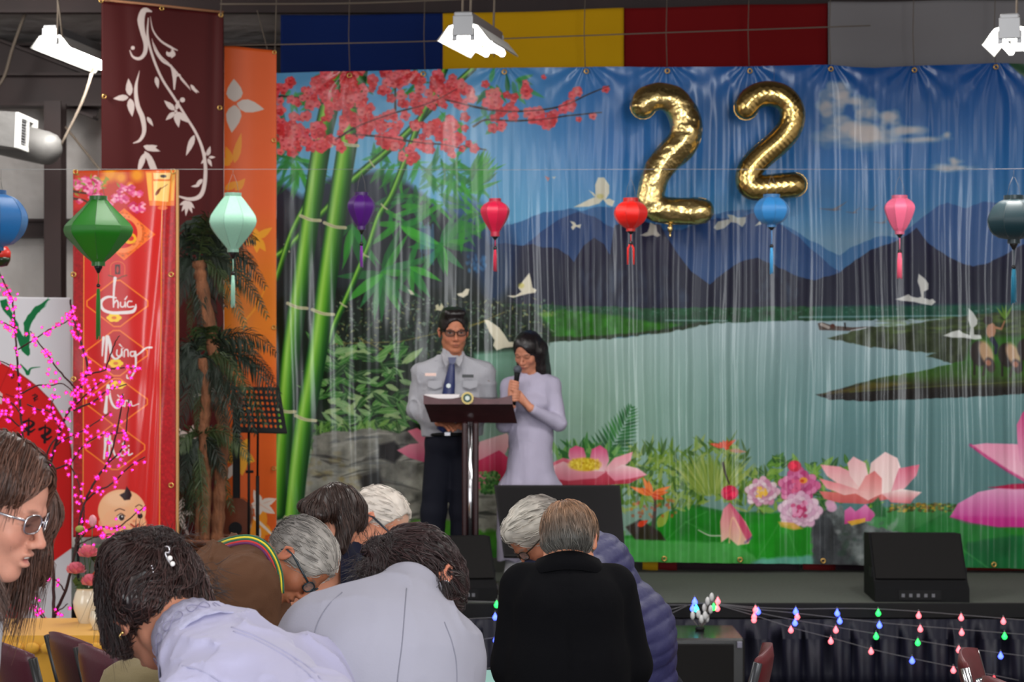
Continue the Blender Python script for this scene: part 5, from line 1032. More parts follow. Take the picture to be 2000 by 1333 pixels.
# ------------------------------------------------------------------ stage monitors, television, bass cabinet
M_grille = mat('speaker_grille', (27, 26, 26), .8, .1, noise=(300, .3), bump=(500, .6, .004)); M_cab = mat('cabinet_black', (15, 15, 17), .7, .15, bump=(160, .2, .003)); M_grey = mat('grey_marks', (90, 90, 96), .5)
def wedge(cx, Y, w, h, d, rot, label):
    r = root('stage_monitor', (cx, Y, ZS), label, 'speaker'); M = Matrix.Translation((cx, Y, ZS)) @ Matrix.Rotation(rot, 4, 'Z'); p = [(-.02, 0), (-.02, .08), (.04, .115), (.28, h), (d, h * .97), (d, 0)]
    def ex(poly, x0, x1, nm, m, par=r):
        mb = MB(); n = len(poly); v = [(x0, a, b) for a, b in poly] + [(x1, a, b) for a, b in poly]
        mb.add([M @ Vector(q) for q in v], [tuple(reversed(range(n))), tuple(range(n, 2 * n))] + [(i, (i + 1) % n, (i + 1) % n + n, i + n) for i in range(n)]); return mb.build(nm, m, par)
    cab = ex(p, -w / 2, w / 2, 'cabinet', M_cab)
    dx, dz = .28 - .04, h - .115; L = math.hypot(dx, dz); nx, nz = -dz / L, dx / L
    g = [(.04 + nx * .004 + dx * .03, .115 + nz * .004 + dz * .03), (.28 + nx * .004 - dx * .03, h + nz * .004 - dz * .03)]
    ex([g[0], (g[0][0] + nx * .012, g[0][1] + nz * .012), (g[1][0] + nx * .012, g[1][1] + nz * .012), g[1]], -w / 2 + .012, w / 2 - .012, 'grille', M_grille)
    for s in (-1, 1): ex([(.1, h * .35), (.22, h * .35), (.22, h * .5), (.1, h * .5)], s * w / 2 - .006, s * w / 2 + .006, 'side_handle', M_black)
    pan = ex([(-.024, .015), (-.021, .015), (-.021, .07), (-.024, .07)], -w * .25, w * .2, 'jack_panel', M_black)
    for i in range(5): ex([(-.028, .03), (-.024, .03), (-.024, .05), (-.028, .05)], -w * .22 + i * w * .08, -w * .22 + i * w * .08 + .018, 'jack', M_grey, pan)
    return r
wedge(P(908, 0, 12.45).x, 12.42, .38, .355, .5, .16, 'black wedge stage monitor at the foot of the lectern')
wedge(P(1799, 0, 12.42).x, 12.4, .545, .375, .5, -.04, 'black wedge stage monitor standing before the printed rock and leaves')
tv = root('television', Vector((P(1093, 0, 12.6).x, 12.65, ZS)), 'large black flat screen leaning on a low stand below the woman singing into the microphone'.replace('singing', 'speaking'), 'television')
def slab(A, d, nm, m, par, back=.05):
    """box over a tilted quad A (tl,tr,br,bl), thickness d going back"""
    n = (A[1] - A[0]).cross(A[3] - A[0]).normalized(); n = n if n.y > 0 else -n; mb = MB(); mb.add(list(A) + [a + n * d for a in A], [(0, 3, 2, 1), (4, 5, 6, 7), (0, 1, 5, 4), (1, 2, 6, 5), (2, 3, 7, 6), (3, 0, 4, 7)]); return mb.build(nm, m, par), n
TV = [P(965, 948, 12.72), P(1211, 948, 12.72), P(1222, 1090, 12.58), P(984, 1087, 12.58)]
_, nn = slab(TV, .05, 'housing', mat('tv_plastic', (18, 16, 18), .5, .15), tv)
def inset(A, a, b): 
    f = lambda u, v: A[0] * (1 - u) * (1 - v) + A[1] * u * (1 - v) + A[2] * u * v + A[3] * (1 - u) * v
    return [f(a, b), f(1 - a, b), f(1 - a, 1 - b), f(a, 1 - b)]
slab([p - nn * .002 for p in inset(TV, .015, .03)], .001, 'screen', mat('tv_screen', (13, 11, 13), .3, .15), tv)
MB().box((P(1060, 0, 12.6).x, 12.62, ZS + .02), (P(1130, 0, 12.6).x, 12.66, zpx(1080, 12.6)), .004).build('stand_neck', M_black, tv); MB().box((P(1010, 0, 12.6).x, 12.48, ZS), (P(1180, 0, 12.6).x, 12.8, ZS + .02), .006).build('stand_foot', M_black, tv)
sb = root('bass_speaker', (P(1350, 0, 11.5).x, 11.5, 0), 'low black bass speaker cabinet with a shiny top standing before the stage skirt', 'speaker')
x0, x1 = P(1250, 0, 11.3).x, P(1455, 0, 11.3).x
MB().box((x0, 11.3, .02), (x1, 11.85, .435), .012).build('cabinet', mat('lacquer_black', (26, 26, 27), .22, .5, coat=.3), sb)
MB().box((x0 + .03, 11.285, .05), (x1 - .06, 11.299, .405), .004).build('front_grille', M_grille, sb)
for a in (x1 - .045, x0 + .012): MB().box((a, 11.28, .385), (a + .03, 11.3, .42), .003).build('corner_guard', mat('steel_corner', (110, 108, 120), .4, .5, .8), sb)
for a in (x0 + .04, x1 - .08):
    for b in (11.34, 11.78): MB().box((a, b, 0), (a + .04, b + .04, .02)).build('foot', M_black, sb)
# cotton stems
ct = root('cotton_stems', P(1368, 1240, 11.6), 'spray of white cotton buds standing on the bass speaker cabinet', 'decoration')
cx = P(1367, 0, 11.62); mb = MB(); mb.lathe([(.022, 0), (.028, .012), (.02, .02)], (cx.x, 11.62, .435), 14); mb.build('holder', M_black, ct, True)
M_cot = mat('cotton', (196, 196, 196), .95, bump=(60, .5, .004), noise=(30, .08)); M_stem = mat('pale_stem', (120, 112, 104), .7)
for (x, y) in ((1390, 1167), (1382, 1175), (1376, 1188), (1388, 1191), (1353, 1203), (1364, 1200), (1370, 1210), (1381, 1208), (1377, 1203)):
    b = P(x, y, 11.62 + random.uniform(-.02, .02)); v, f = ico(tuple(b), .0125, sz=1.9, n=9); MB_ = MB(); MB_.add(v, f); MB_.build('cotton_bud', M_cot, ct, True)
    MB().tube([(cx.x + (x - 1367) * .0004, 11.62, .45), b - Vector((0, 0, .02))], .0016, 5).build('stem', M_stem, ct, True)

# ------------------------------------------------------------------ bulb strings in front of the skirt
def glow(col, s): return mat('bulb_glow', col, .3, emit=(col, s))
GB = {'b': glow((70, 90, 255), 3.2), 'p': glow((255, 110, 120), 1.6), 'g': glow((40, 240, 90), 2.0), 'r': glow((255, 60, 70), 1.8), 'c': glow((60, 230, 230), 2.6)}
M_blk_wire = mat('grey_wire', (92, 90, 94), .6)
def bulbs(label, lines, bl, Y, rr=.0155):
    top = min(p_[1] for l in lines for p_ in l); r = root('string_lights', P(lines[0][0][0], lines[0][0][1], Y), label, 'string lights')
    for l in lines: MB().tube(spline([P(x, y, Y) for x, y in l], 5), .0022, 5).build('wire', M_blk_wire, r, True)
    for c_, x, y in bl:
        b = P(x, y, Y - .012); mb = MB(); mb.lathe([(.001, -rr), (rr * .6, -rr * .8), (rr, -.1 * rr), (rr * .85, .45 * rr), (rr * .4, 1.1 * rr), (.003, 1.7 * rr)], tuple(b), 12); o = mb.build('bulb', GB[c_], r, True)
        MB().tube([b + Vector((0, 0, 1.6 * rr)), b + Vector((0, .006, 2.3 * rr))], .0035, 6).build('bulb_socket', M_blk_wire, o)
Zx = lambda x: 1240 + x * .38; Zy = lambda y: 900 + y * .38
bl = [(c_, Zx(x), Zy(y)) for c_, x, y in [('p', 620, 770), ('b', 633, 780), ('p', 613, 805), ('p', 612, 822), ('b', 827, 780), ('p', 835, 806), ('b', 823, 838), ('p', 802, 875), ('b', 1040, 788), ('b', 1053, 828), ('p', 1033, 875), ('p', 1007, 932), ('g', 1251, 788), ('b', 1257, 850), ('g', 1240, 908), ('p', 1214, 985), ('p', 1459, 800), ('p', 1467, 870), ('g', 1454, 940), ('b', 1425, 1033), ('p', 1677, 812), ('p', 1680, 888), ('p', 1665, 977), ('p', 1637, 1082), ('p', 1894, 830), ('g', 1900, 907), ('b', 1880, 1008), ('r', 1846, 1130)]]
bulbs('fan of four bulb strings spreading along the skirt beside the cotton stems', [[(1404, 1180), (1475, 1187), (1555, 1190), (1730, 1191), (2000, 1212), (2090, 1218)], [(1404, 1181), (1480, 1191), (1559, 1199), (1719, 1217), (1886, 1231), (2000, 1240), (2090, 1246)], [(1404, 1182), (1478, 1197), (1559, 1213), (1719, 1240), (1886, 1267), (2000, 1282), (2090, 1292)], [(1404, 1183), (1476, 1204), (1555, 1229), (1635, 1250), (1707, 1270), (1787, 1288), (1894, 1310), (1990, 1330)]], bl, 12.14)
bulbs('bulb strings hung behind the standing man in black, joining at the cotton stems', [[(1342, 1182), (1283, 1183), (1200, 1184)], [(1342, 1183), (1290, 1196), (1200, 1215)], [(1342, 1184), (1290, 1208), (1200, 1240)]], [('b', 1282, 1189)], 12.14)
bulbs('bulbs strung along the skirt beneath the wedge monitor at the lectern', [[(840, 1172), (892, 1174), (985, 1177), (1100, 1180)], [(840, 1214), (905, 1210), (985, 1206), (1100, 1200)], [(840, 1262), (925, 1252), (985, 1243), (1100, 1225)], [(880, 1322), (950, 1307), (995, 1297), (1100, 1270)]], [('r', 892, 1180), ('g', 970, 1183), ('b', 967, 1207), ('b', 968, 1252), ('b', 982, 1306)], 12.14)
bulbs('cluster of coloured bulbs glowing around the cotton buds', [[(1342, 1183), (1372, 1179), (1404, 1181)]], [('b', 1357, 1177), ('b', 1353, 1190), ('c', 1360, 1191), ('p', 1402, 1176), ('g', 1394, 1188), ('p', 1401, 1190)], 11.75)

# ------------------------------------------------------------------ potted palm, music stand, guitar
M_leafd = mat('palm_leaf', (24, 38, 26), .55, .35, noise=(9, .5)); M_leafl = mat('palm_leaf_light', (50, 66, 34), .5, .35, noise=(9, .4)); M_trunk = mat('palm_trunk', (118, 74, 46), .8, noise=(16, .4), stretch=(2, 2, .5), bump=(30, .9, .02)); M_wick = mat('wicker', (92, 50, 26), .6, noise=(30, .3))
pl = root('potted_palm', (P(412, 0, 12.62).x, 12.62, ZS), 'artificial palm with drooping dark fronds in a wicker basket', 'plant')
RP = random.Random(3); U = RP.uniform
def frond(base, tip, droop, nleaf, wl, m, Y):
    """pinnate frond: rachis and narrow leaflets along both sides"""
    b = Vector(base); t = Vector(tip); mid = (b + t) / 2 + Vector((0, 0, droop)); mb = MB(); q = []
    for i in range(13):
        s = i / 12; q.append(b * (1 - s) ** 2 + mid * 2 * s * (1 - s) + t * s * s)
    mb.tube(q, [.006 - .0045 * i / 12 for i in range(13)], 5); ov = (t - b).cross(Vector((0, 1, 0)))
    for i in range(nleaf):
        s = .12 + .88 * (i + .5) / nleaf; k = s * 12; j = min(int(k), 11); p = q[j].lerp(q[j + 1], k - j); d = (q[j + 1] - q[j]).normalized(); sd = d.cross(Vector((U(-.3, .3), 1, U(-.3, .3)))).normalized()
        for sg in (-1, 1):
            L = wl * (.35 + 1.1 * math.sin(PI * min(1, s * .92 + .06))) * U(.85, 1.1); e = (d * .62 + sd * sg * .7 + Vector((0, U(-.35, .35), -.4 + U(-.15, .1)))).normalized(); f = p + e * L * .55; g = p + (e + Vector((0, 0, -.35))).normalized() * L; wv = d * .0075
            n0 = len(mb.v); mb.v += [tuple(p - wv * .5), tuple(p + wv * .5), tuple(f + wv * .9), tuple(f - wv * .9), tuple(g)]; mb.f += [(n0, n0 + 1, n0 + 2, n0 + 3), (n0 + 3, n0 + 2, n0 + 4)]
    return mb.build('frond', m, pl, False)
for (cx_, cy, tips) in (((388), 515, [(345, 470), (330, 540), (345, 600), (370, 640), (395, 660), (420, 640), (500, 470), (520, 560), (524, 620), (480, 640), (470, 440), (410, 425), (375, 430), (440, 600), (500, 520), (350, 560), (405, 620), (470, 560), (430, 450), (385, 600), (460, 500), (515, 600)]),
                   (400, 700, [(335, 730), (330, 800), (345, 850), (385, 840), (420, 800), (480, 760), (535, 740), (552, 800), (500, 850), (470, 870), (360, 680), (440, 660), (500, 690), (540, 690), (375, 800), (440, 840), (350, 770), (520, 830), (400, 640), (325, 760), (478, 830), (548, 770)]),
                   (385, 860, [(345, 900), (352, 960), (360, 1000), (350, 1040), (375, 1020), (400, 1040), (440, 930), (455, 1000), (340, 930), (380, 980), (365, 1035), (455, 900), (490, 900), (350, 880), (372, 930)])):
    for i, (tx, ty) in enumerate(tips):
        Y = 12.62 + U(-.22, .2); b = P(cx_ + U(-8, 8), cy + U(-8, 8), 12.62); t = P(tx, ty, Y); frond(b, t, .10 + abs(t.x - b.x) * .35, 26, .085, M_leafl if RP.random() < .28 else M_leafd, Y)
for pts, r in (([(398, 1090), (400, 1050), (403, 950), (398, 850), (403, 780), (396, 700)], 11), ([(425, 1090), (424, 1050), (430, 950), (436, 850), (432, 780), (440, 730), (420, 690), (395, 560), (388, 510)], 13), ([(388, 1090), (385, 1050), (388, 990), (384, 960), (378, 900)], 5)):
    q = spline([P(x, y, 12.62) for x, y in pts], 7); MB().tube(q, [r * 12.62 / FPX * (1 + .14 * math.sin(i * 2.1)) for i in range(len(q))], 12).build('trunk', M_trunk, pl, True)
bk = MB(); bx_, w0, w1 = P(412, 0, 12.62).x, .165, .21
bk.lathe([(w0 - .01, 0), (w1 - .01, P(0, 1056, 12.62).z - ZS), (w1 - .03, P(0, 1056, 12.62).z - ZS)], (bx_, 12.62, ZS), 40, cap=True); bas = bk.build('basket', M_wick, pl, True)
hb = P(0, 1054, 12.62).z - ZS
st_ = MB()
for k in range(13):
    h = .015 + (hb - .03) * k / 12; rr_ = w0 + (w1 - w0) * h / hb
    st_.tube([(bx_ + (rr_ + .005 * (1 if (j + k) % 2 else -1)) * math.cos(2 * PI * j / 44), 12.62 + (rr_ + .005 * (1 if (j + k) % 2 else -1)) * math.sin(2 * PI * j / 44), ZS + h) for j in range(45)], .0085, 5, cap=False)
o = st_.build('weave', M_wick, bas, True); o['kind'] = 'stuff'
MB().tube([(bx_ + (w1 + .002) * math.cos(2 * PI * j / 40), 12.62 + (w1 + .002) * math.sin(2 * PI * j / 40), ZS + hb) for j in range(41)], .014, 8, cap=False).build('basket_rim', M_wick, bas, True)
# music stand
ms_ = root('music_stand', (P(495, 0, 12.95).x, 12.95, ZS), 'black music stand with rows of round holes beside the palm', 'music stand')
QD = [P(452, 755, 13.0), P(546, 757, 13.0), P(561, 846, 12.9), P(463, 843, 12.9)]
fq = lambda u, v, d=0: QD[0] * (1 - u) * (1 - v) + QD[1] * u * (1 - v) + QD[2] * u * v + QD[3] * (1 - u) * v + Vector((0, d, 0))
mb = MB(); NU, NV = 9, 7
for i in range(NU):
    for j in range(NV):
        u0, u1, v0, v1 = .06 + .88 * i / NU, .06 + .88 * (i + 1) / NU, .05 + .88 * j / NV, .05 + .88 * (j + 1) / NV; uc, vc = (u0 + u1) / 2, (v0 + v1) / 2
        for d in (0, .002):
            outer = []; inner = []
            for a in range(8):
                an = PI / 4 * a; ca, sa = math.cos(an), math.sin(an); sc = 1 / max(abs(ca), abs(sa)); outer.append(fq(uc + ca * sc * (u1 - u0) / 2, vc + sa * sc * (v1 - v0) / 2, d)); inner.append(fq(uc + ca * .3 * (u1 - u0), vc + sa * .3 * (v1 - v0), d))
            mb.add(outer + inner, [(a, (a + 1) % 8, (a + 1) % 8 + 8, a + 8) for a in range(8)])
for (u0, v0, u1, v1) in ((0, 0, .06, 1), (.94, 0, 1, 1), (.06, 0, .94, .05), (.06, .93, .94, 1)):
    q = [fq(u0, v0), fq(u1, v0), fq(u1, v1), fq(u0, v1)]; mb.add(q + [p + Vector((0, .002, 0)) for p in q], [(0, 1, 2, 3), (7, 6, 5, 4), (0, 4, 5, 1), (1, 5, 6, 2), (2, 6, 7, 3), (3, 7, 4, 0)])
mb.build('desk', M_black, ms_)
q = [fq(0, 1), fq(1, 1)]; mb = MB(); mb.add([q[0], q[1], q[1] + Vector((0, -.05, -.004)), q[0] + Vector((0, -.05, -.004))], [(0, 1, 2, 3)]); solid(mb.build('ledge', M_black, ms_), .003)
MB().tube([P(504, 800, 12.97), P(503, 930, 12.97)], .007, 10).build('upper_tube', M_black, ms_, True); MB().tube([P(503, 930, 12.97), (P(503, 0, 12.97).x, 12.97, ZS + .12)], .011, 10).build('lower_tube', M_black, ms_, True)
for a in (0.3, 2.4, 4.5): MB().tube([(P(503, 0, 12.97).x, 12.97, ZS + .14), (P(503, 0, 12.97).x + .24 * math.cos(a), 12.97 + .24 * math.sin(a), ZS + .008)], .007, 8).build('leg', M_black, ms_, True)
m2 = root('microphone_stand', (P(486, 0, 12.9).x, 12.9, ZS), 'thin black microphone stand just beside the music stand', 'microphone stand')
MB().tube([P(486, 800, 12.9), (P(486, 0, 12.9).x, 12.9, ZS + .02)], .008, 10).build('pole', M_black, m2, True); MB().tube([P(480, 922, 12.9), P(495, 922, 12.9)], .009, 8).build('clamp_knob', M_black, m2, True); MB().lathe([(.09, 0), (.09, .012), (.02, .022)], (P(486, 0, 12.9).x, 12.9, ZS), 28).build('base', M_black, m2, True)
gt = root('guitar', (P(462, 0, 12.9).x, 12.9, ZS), 'brown acoustic guitar standing behind the palm basket', 'guitar')
cxg, zt_ = P(460, 0, 12.9).x, P(0, 974, 12.9).z; H_ = zt_ - ZS - .04
prof = [(0, 0), (.12, .01), (.175, .10), (.165, .2), (.115, .28), (.105, .33), (.13, .42), (.12, .5), (.06, .545), (0, .55)]; sc_ = H_ / .55
ol = [(cxg + x * .75, ZS + .04 + z * sc_) for x, z in prof] + [(cxg - x * .75, ZS + .04 + z * sc_) for x, z in prof[::-1][1:-1]]
ol2 = [(v.x, v.y) for v in spline([(a, b, 0) for a, b in ol] + [(ol[0][0], ol[0][1], 0)], 4)][:-1]
M_git = mat('guitar_wood', (84, 40, 24), .25, coat=.5, noise=(8, .2)); mb = MB(); mb.prism(ol2, 12.9, 12.99); autosmooth(mb.build('body', M_git, gt), 40)
MB().box((cxg - .022, 12.93, zt_ - .02), (cxg + .022, 12.955, P(0, 800, 12.9).z), .004).build('neck', M_black, gt); MB().box((cxg - .035, 12.93, P(0, 800, 12.9).z), (cxg + .035, 12.95, P(0, 770, 12.9).z), .004).build('headstock', M_git, gt)
disc(Vector((cxg, 12.897, ZS + .04 + .36 * sc_)), .04, .002).build('sound_hole', M_black, gt); MB().box((cxg - .1, 12.9, ZS), (cxg + .1, 13.02, ZS + .04), .005).build('rest', M_black, gt)

# ------------------------------------------------------------------ lit blossom branches
M_bark = mat('dark_bark', (52, 26, 24), .85, noise=(30, .3), bump=(60, .8, .006)); YT = 10.1
bt = root('lit_blossom_tree', (P(100, 0, YT).x, YT, 0), 'bare dark branches covered with tiny glowing pink blossom lights', 'light tree')
BR = [([(100, 1990), (100, 1300), (105, 1210), (129, 1152), (146, 1080), (150, 1050), (160, 1000), (168, 976)], 7, 0), ([(168, 976), (188, 936), (207, 909), (222, 870), (238, 790), (239, 770)], 4, 1), ([(207, 909), (240, 876), (246, 840), (252, 780)], 3, 1), ([(168, 978), (190, 960), (219, 945), (250, 915), (283, 892)], 3, 1),
      ([(105, 1210), (104, 1120), (96, 1000), (96, 920), (118, 842), (134, 804), (149, 780), (166, 739), (170, 713), (156, 660), (142, 619), (137, 586)], 6, 1), ([(154, 766), (120, 730), (94, 694), (72, 665), (59, 647)], 3, 1), ([(144, 802), (187, 782), (211, 763), (247, 751)], 3.2, 1), ([(166, 735), (199, 725), (240, 719), (276, 720)], 2.6, 1),
      ([(206, 722), (223, 674), (233, 656)], 2, 0), ([(149, 790), (175, 765), (200, 745), (222, 738)], 2.4, 1), ([(96, 1000), (70, 930), (46, 860), (38, 770), (32, 684), (30, 646), (24, 588), (7, 550), (-4, 528)], 4.5, 1), ([(36, 682), (65, 665), (95, 645), (125, 632), (142, 619)], 2.4, 1), ([(33, 722), (16, 712), (-6, 704)], 2, 1), ([(32, 643), (16, 635), (-8, 625)], 2, 1),
      ([(40, 770), (72, 754), (100, 753), (125, 751), (150, 775)], 2.4, 1), ([(44, 812), (20, 785), (-6, 772)], 2.4, 1), ([(50, 845), (20, 818), (-6, 806)], 2.4, 1), ([(53, 790), (75, 800), (96, 804), (112, 820), (120, 832)], 2.2, 1), ([(110, 870), (130, 857), (168, 838), (216, 806)], 2.6, 1), ([(96, 920), (135, 906), (150, 886), (168, 868), (200, 850), (240, 845)], 3, 1),
      ([(60, 1010), (93, 885), (120, 843)], 4, 0), ([(150, 1060), (162, 1020), (165, 990)], 3, 1), ([(150, 1062), (174, 1034), (200, 1030), (228, 1032), (255, 1012), (285, 988)], 3, 1), ([(150, 1066), (180, 1052), (205, 1045), (231, 1043)], 2.4, 1), ([(129, 1158), (112, 1136), (92, 1124)], 2.4, 1), ([(105, 1200), (120, 1190), (132, 1180)], 2, 1), ([(96, 1222), (87, 1207), (75, 1185), (70, 1160)], 2, 1),
      ([(96, 1080), (60, 1060), (20, 1050), (-10, 1040)], 3, 1), ([(70, 930), (40, 900), (0, 880), (-20, 872)], 2.4, 1), ([(118, 842), (100, 800), (104, 780), (108, 770)], 2, 1), ([(135, 906), (152, 940), (160, 985)], 2, 1), ([(100, 1230), (60, 1180), (20, 1150), (-10, 1140)], 3, 1)]
RB = random.Random(12); spots = []
for pts, w_, lit in BR:
    q = spline([P(x, y, YT + RB.uniform(-.05, .05)) for x, y in pts], 6); q = [p + Vector((RB.uniform(-1, 1), RB.uniform(-1, 1), RB.uniform(-1, 1))) * .002 for p in q]
    for p in q: p.z = max(p.z, .0)
    n = len(q); MB().tube(q, [w_ * .5 * YT / FPX * (1 - .6 * i / n) + .0012 for i in range(n)], 7).build('branch', M_bark, bt, True)
    if lit:
        L = sum((q[i + 1] - q[i]).length for i in range(n - 1)); m_ = int(L * FPX / YT / 8.5)
        for i in range(m_):
            t = RB.uniform(.18, .98) * (n - 1); j = int(t); p = q[j].lerp(q[j + 1], t - j); spots.append(p + Vector((RB.gauss(0, .013), RB.uniform(-.03, .0), RB.gauss(-.004, .014))))
spots = [p for p in spots if p.z > 1.95 - (1235 - HZ) * YT / FPX]; RB.shuffle(spots)
me_ = MB(); v, f = ico((0, 0, 0), .0052, n=8, k=5); me_.add(v, f); nb_ = len(f)
for k in range(5):
    a = k * 2 * PI / 5; c_, s_ = math.cos(a), math.sin(a); c2, s2 = math.cos(a + .5), math.sin(a + .5); c3, s3 = math.cos(a - .5), math.sin(a - .5)
    me_.add([(0, -.001, 0), (.009 * c3, -.004, .009 * s3), (.0135 * c_, -.008, .0135 * s_), (.009 * c2, -.004, .009 * s2)], [(0, 1, 2, 3)])
blm = me_.mesh('blossom_light'); M_core = mat('pink_lamp', (255, 70, 200), .4, emit=((255, 30, 190), 3.0)); M_pet = mat('pink_plastic', (236, 60, 140), .35, .5, emit=((240, 30, 130), .12)); blm.materials.append(M_core); blm.materials.append(M_pet)
for i, p_ in enumerate(blm.polygons): p_.material_index = 0 if i < nb_ else 1
def ptof(p): return p - Vector(bt.location)
for i, p in enumerate(spots[:298]):
    o = bpy.data.objects.new('blossom_light', blm); COL.objects.link(o); o.parent = bt; o.location = ptof(p); o.rotation_euler = (RB.uniform(-.7, .7), RB.uniform(0, 6), RB.uniform(-.8, .8)); s_ = RB.uniform(.6, 1.0); o.scale = (s_, s_, s_)
rest = spots[298:]
mb = MB()
for p in rest:
    R = Matrix.Rotation(RB.uniform(0, 6), 3, 'Y'); mb.add([p + R @ Vector(v_.co) * RB.uniform(.7, 1.1) for v_ in blm.vertices], [tuple(pp.vertices) for pp in blm.polygons])
if rest:
    me2 = mb.mesh('more'); o = link('small_blossom_lights', me2, [M_core, M_pet], bt); o['kind'] = 'stuff'; npol = len(blm.polygons)
    for i, p_ in enumerate(me2.polygons): p_.material_index = 0 if i % npol < nb_ else 1
MB().lathe([(.12, 0), (.15, .2), (.16, .24), (.14, .24)], (P(100, 0, YT).x, YT, 0), 24).build('pot', M_black, bt, True)

# ------------------------------------------------------------------ yellow table, vases, flowers
M_yel = mat('yellow_cloth', (206, 152, 50), .6, .3, sheen=.15, noise=(3, .06)); tb = root('draped_table', (-2.35, 9.3, 0), 'long table under a ruched golden yellow cloth', 'table')
TX0, TX1, TY0, TY1, TZ = -3.1, P(250, 0, 9.05).x, 9.03, 9.62, .75
MB().box((TX0 + .02, TY0 + .02, TZ - .03), (TX1 - .02, TY1 - .02, TZ - .004)).build('table_top', M_mahog, tb)
for a in (TX0 + .08, TX1 - .12):
    for b in (TY0 + .05, TY1 - .09): MB().box((a, b, 0), (a + .04, b + .04, TZ - .03)).build('leg', M_black, tb)
n = 260; ring = []
per = [(TX0, TY0), (TX1, TY0), (TX1, TY1), (TX0, TY1)]
def perim(s):
    s = s % 1 * 4; i = int(s) % 4; t = s - int(s); a, b = per[i], per[(i + 1) % 4]; return a[0] + (b[0] - a[0]) * t, a[1] + (b[1] - a[1]) * t
V = []; F = []; rows = [(.002, 0), (-.012, .004), (-.05, .01), (-.075, .014), (-.1, .006), (-.3, .02), (-.55, .03), (-.73, .034)]; n = 400; cx0, cy0 = (TX0 + TX1) / 2, (TY0 + TY1) / 2
for dz, off in rows:
    for i in range(n):
        x, y = perim(i / n); s = i / n * 160; ox = 1 if abs(x - TX1) < 1e-6 else (-1 if abs(x - TX0) < 1e-6 else 0); oy = 1 if abs(y - TY1) < 1e-6 else (-1 if abs(y - TY0) < 1e-6 else 0)
        wv = off * (1 + .8 * math.sin(s * 1.0) + .35 * math.sin(s * 2.3)) if dz < -.06 else off * (1 + .6 * abs(math.sin(s * .5)))
        V.append((x + ox * wv, y + oy * wv, TZ + dz))
for k in range(len(rows) - 1): F += [(k * n + i, k * n + (i + 1) % n, (k + 1) * n + (i + 1) % n, (k + 1) * n + i) for i in range(n)]
mb = MB(); mb.add(V, F); mb.f.append(tuple(range(n))); cl = mb.build('draped_cloth', M_yel, tb, True); autosmooth(cl, 50)
# ruched band along the front edge: gathered smocking puffs
for i in range(34):
    x = TX0 + .05 + i * .068
    if x > TX1 - .05: break
    v, f = ico((x, TY0 - .02, TZ - .05), .025, sx=1.35, sy=.9, sz=1.0, n=10, k=6); q = MB(); q.add(v, f); q.build('ruched_puff', M_yel, cl, True)
M_por = mat('porcelain', (222, 212, 190), .2, .6, coat=.5)
def vase(px_, Y, h, r, label):
    c = P(px_, 0, Y); rt = root('vase', (c.x, Y, TZ), label, 'vase'); mb = MB(); mb.lathe([(r * .55, 0), (r * .62, h * .05), (r * .95, h * .4), (r * 1.0, h * .6), (r * .85, h * .85), (r * .72, h * .96), (r * .78, h), (r * .68, h * .99), (r * .6, h * .8)], (c.x, Y, TZ + .002), 32, cap=True); autosmooth(mb.build('vase_body', M_por, rt, True), 50); return rt
vase(170, 9.45, .155, .062, 'taller cream porcelain vase holding the pink flowers'); vase(191, 9.22, .088, .036, 'small white cup-like vase in front of the taller cream vase')
fb = root('flower_bouquet', P(170, 1160, 9.45), 'bouquet of pink peonies, buds and green leaves in the cream vase', 'flowers')
M_pk = mat('pink_petal', (222, 112, 130), .6, sheen=.3, noise=(40, .12)); M_gr = mat('leaf_green', (54, 84, 40), .5, noise=(20, .3)); M_or = mat('orange_petal', (206, 84, 36), .6)
RF = random.Random(8)
def peony3(c, r, m=M_pk, n=44):
    mb = MB()
    for k in range(n):
        t = (k + .5) / n; ph = k * 2.39996; th = math.acos(1 - 1.45 * t); d = Vector((math.sin(th) * math.cos(ph), math.sin(th) * math.sin(ph), math.cos(th))); s = Vector((-math.sin(ph), math.cos(ph), 0)); u = s.cross(d); rr_ = r * (.5 + .5 * t); w_ = r * .42
        p = [c + d * rr_ * a + s * w_ * b + u * w_ * c_ for a, b, c_ in ((.55, -.35, .8), (.6, .35, .8), (1.0, .8, .1), (1.12, .4, -.7), (1.14, -.4, -.7), (1.0, -.8, .1), (.8, 0, .15))]
        mb.add(p, [(6, 0, 1), (6, 1, 2), (6, 2, 3), (6, 3, 4), (6, 4, 5), (6, 5, 0)])
    v, f = ico(tuple(c), r * .62); mb.add(v, f); return mb.build('peony_flower', m, fb, True)
base = P(170, 1158, 9.45)
for (x, y, r, m_) in ((172, 1078, 19, M_pk), (148, 1111, 18, M_pk), (177, 1134, 18, M_pk), (196, 1104, 11, M_or), (190, 1122, 9, M_or)):
    c = P(x, y, 9.40 + RF.uniform(-.03, .03)); peony3(c, r * 9.4 / FPX, m_); MB().tube([base, (base + c) / 2 + Vector((.01, 0, 0)), c], .002, 6).build('stem', M_gr, fb, True)
for (x, y, m_, r, sz) in ((181, 1018, mat('pink_bud', (226, 150, 160), .5, noise=(30, .2)), 8, 1.5), (156, 1034, mat('green_pod', (140, 150, 60), .5), 9, .8)):
    c = P(x, y, 9.42); v, f = ico(tuple(c), r * 9.4 / FPX, sz=sz); q = MB(); q.add(v, f); q.build('bud', m_, fb, True); MB().tube([base, (base + c) / 2 + Vector((.006, 0, 0)), c], .002, 6).build('stem', M_gr, fb, True)
mb = MB(); c = P(197, 1084, 9.44); mb.add([c] + [c + Vector((math.cos(a) * .048, math.sin(a * 2) * .008, math.sin(a) * .045)) for a in np.linspace(.2, 2 * PI - .1, 22)], [(0, i, i + 1) for i in range(1, 22)]); solid(mb.build('round_leaf', M_gr, fb, True), .002)
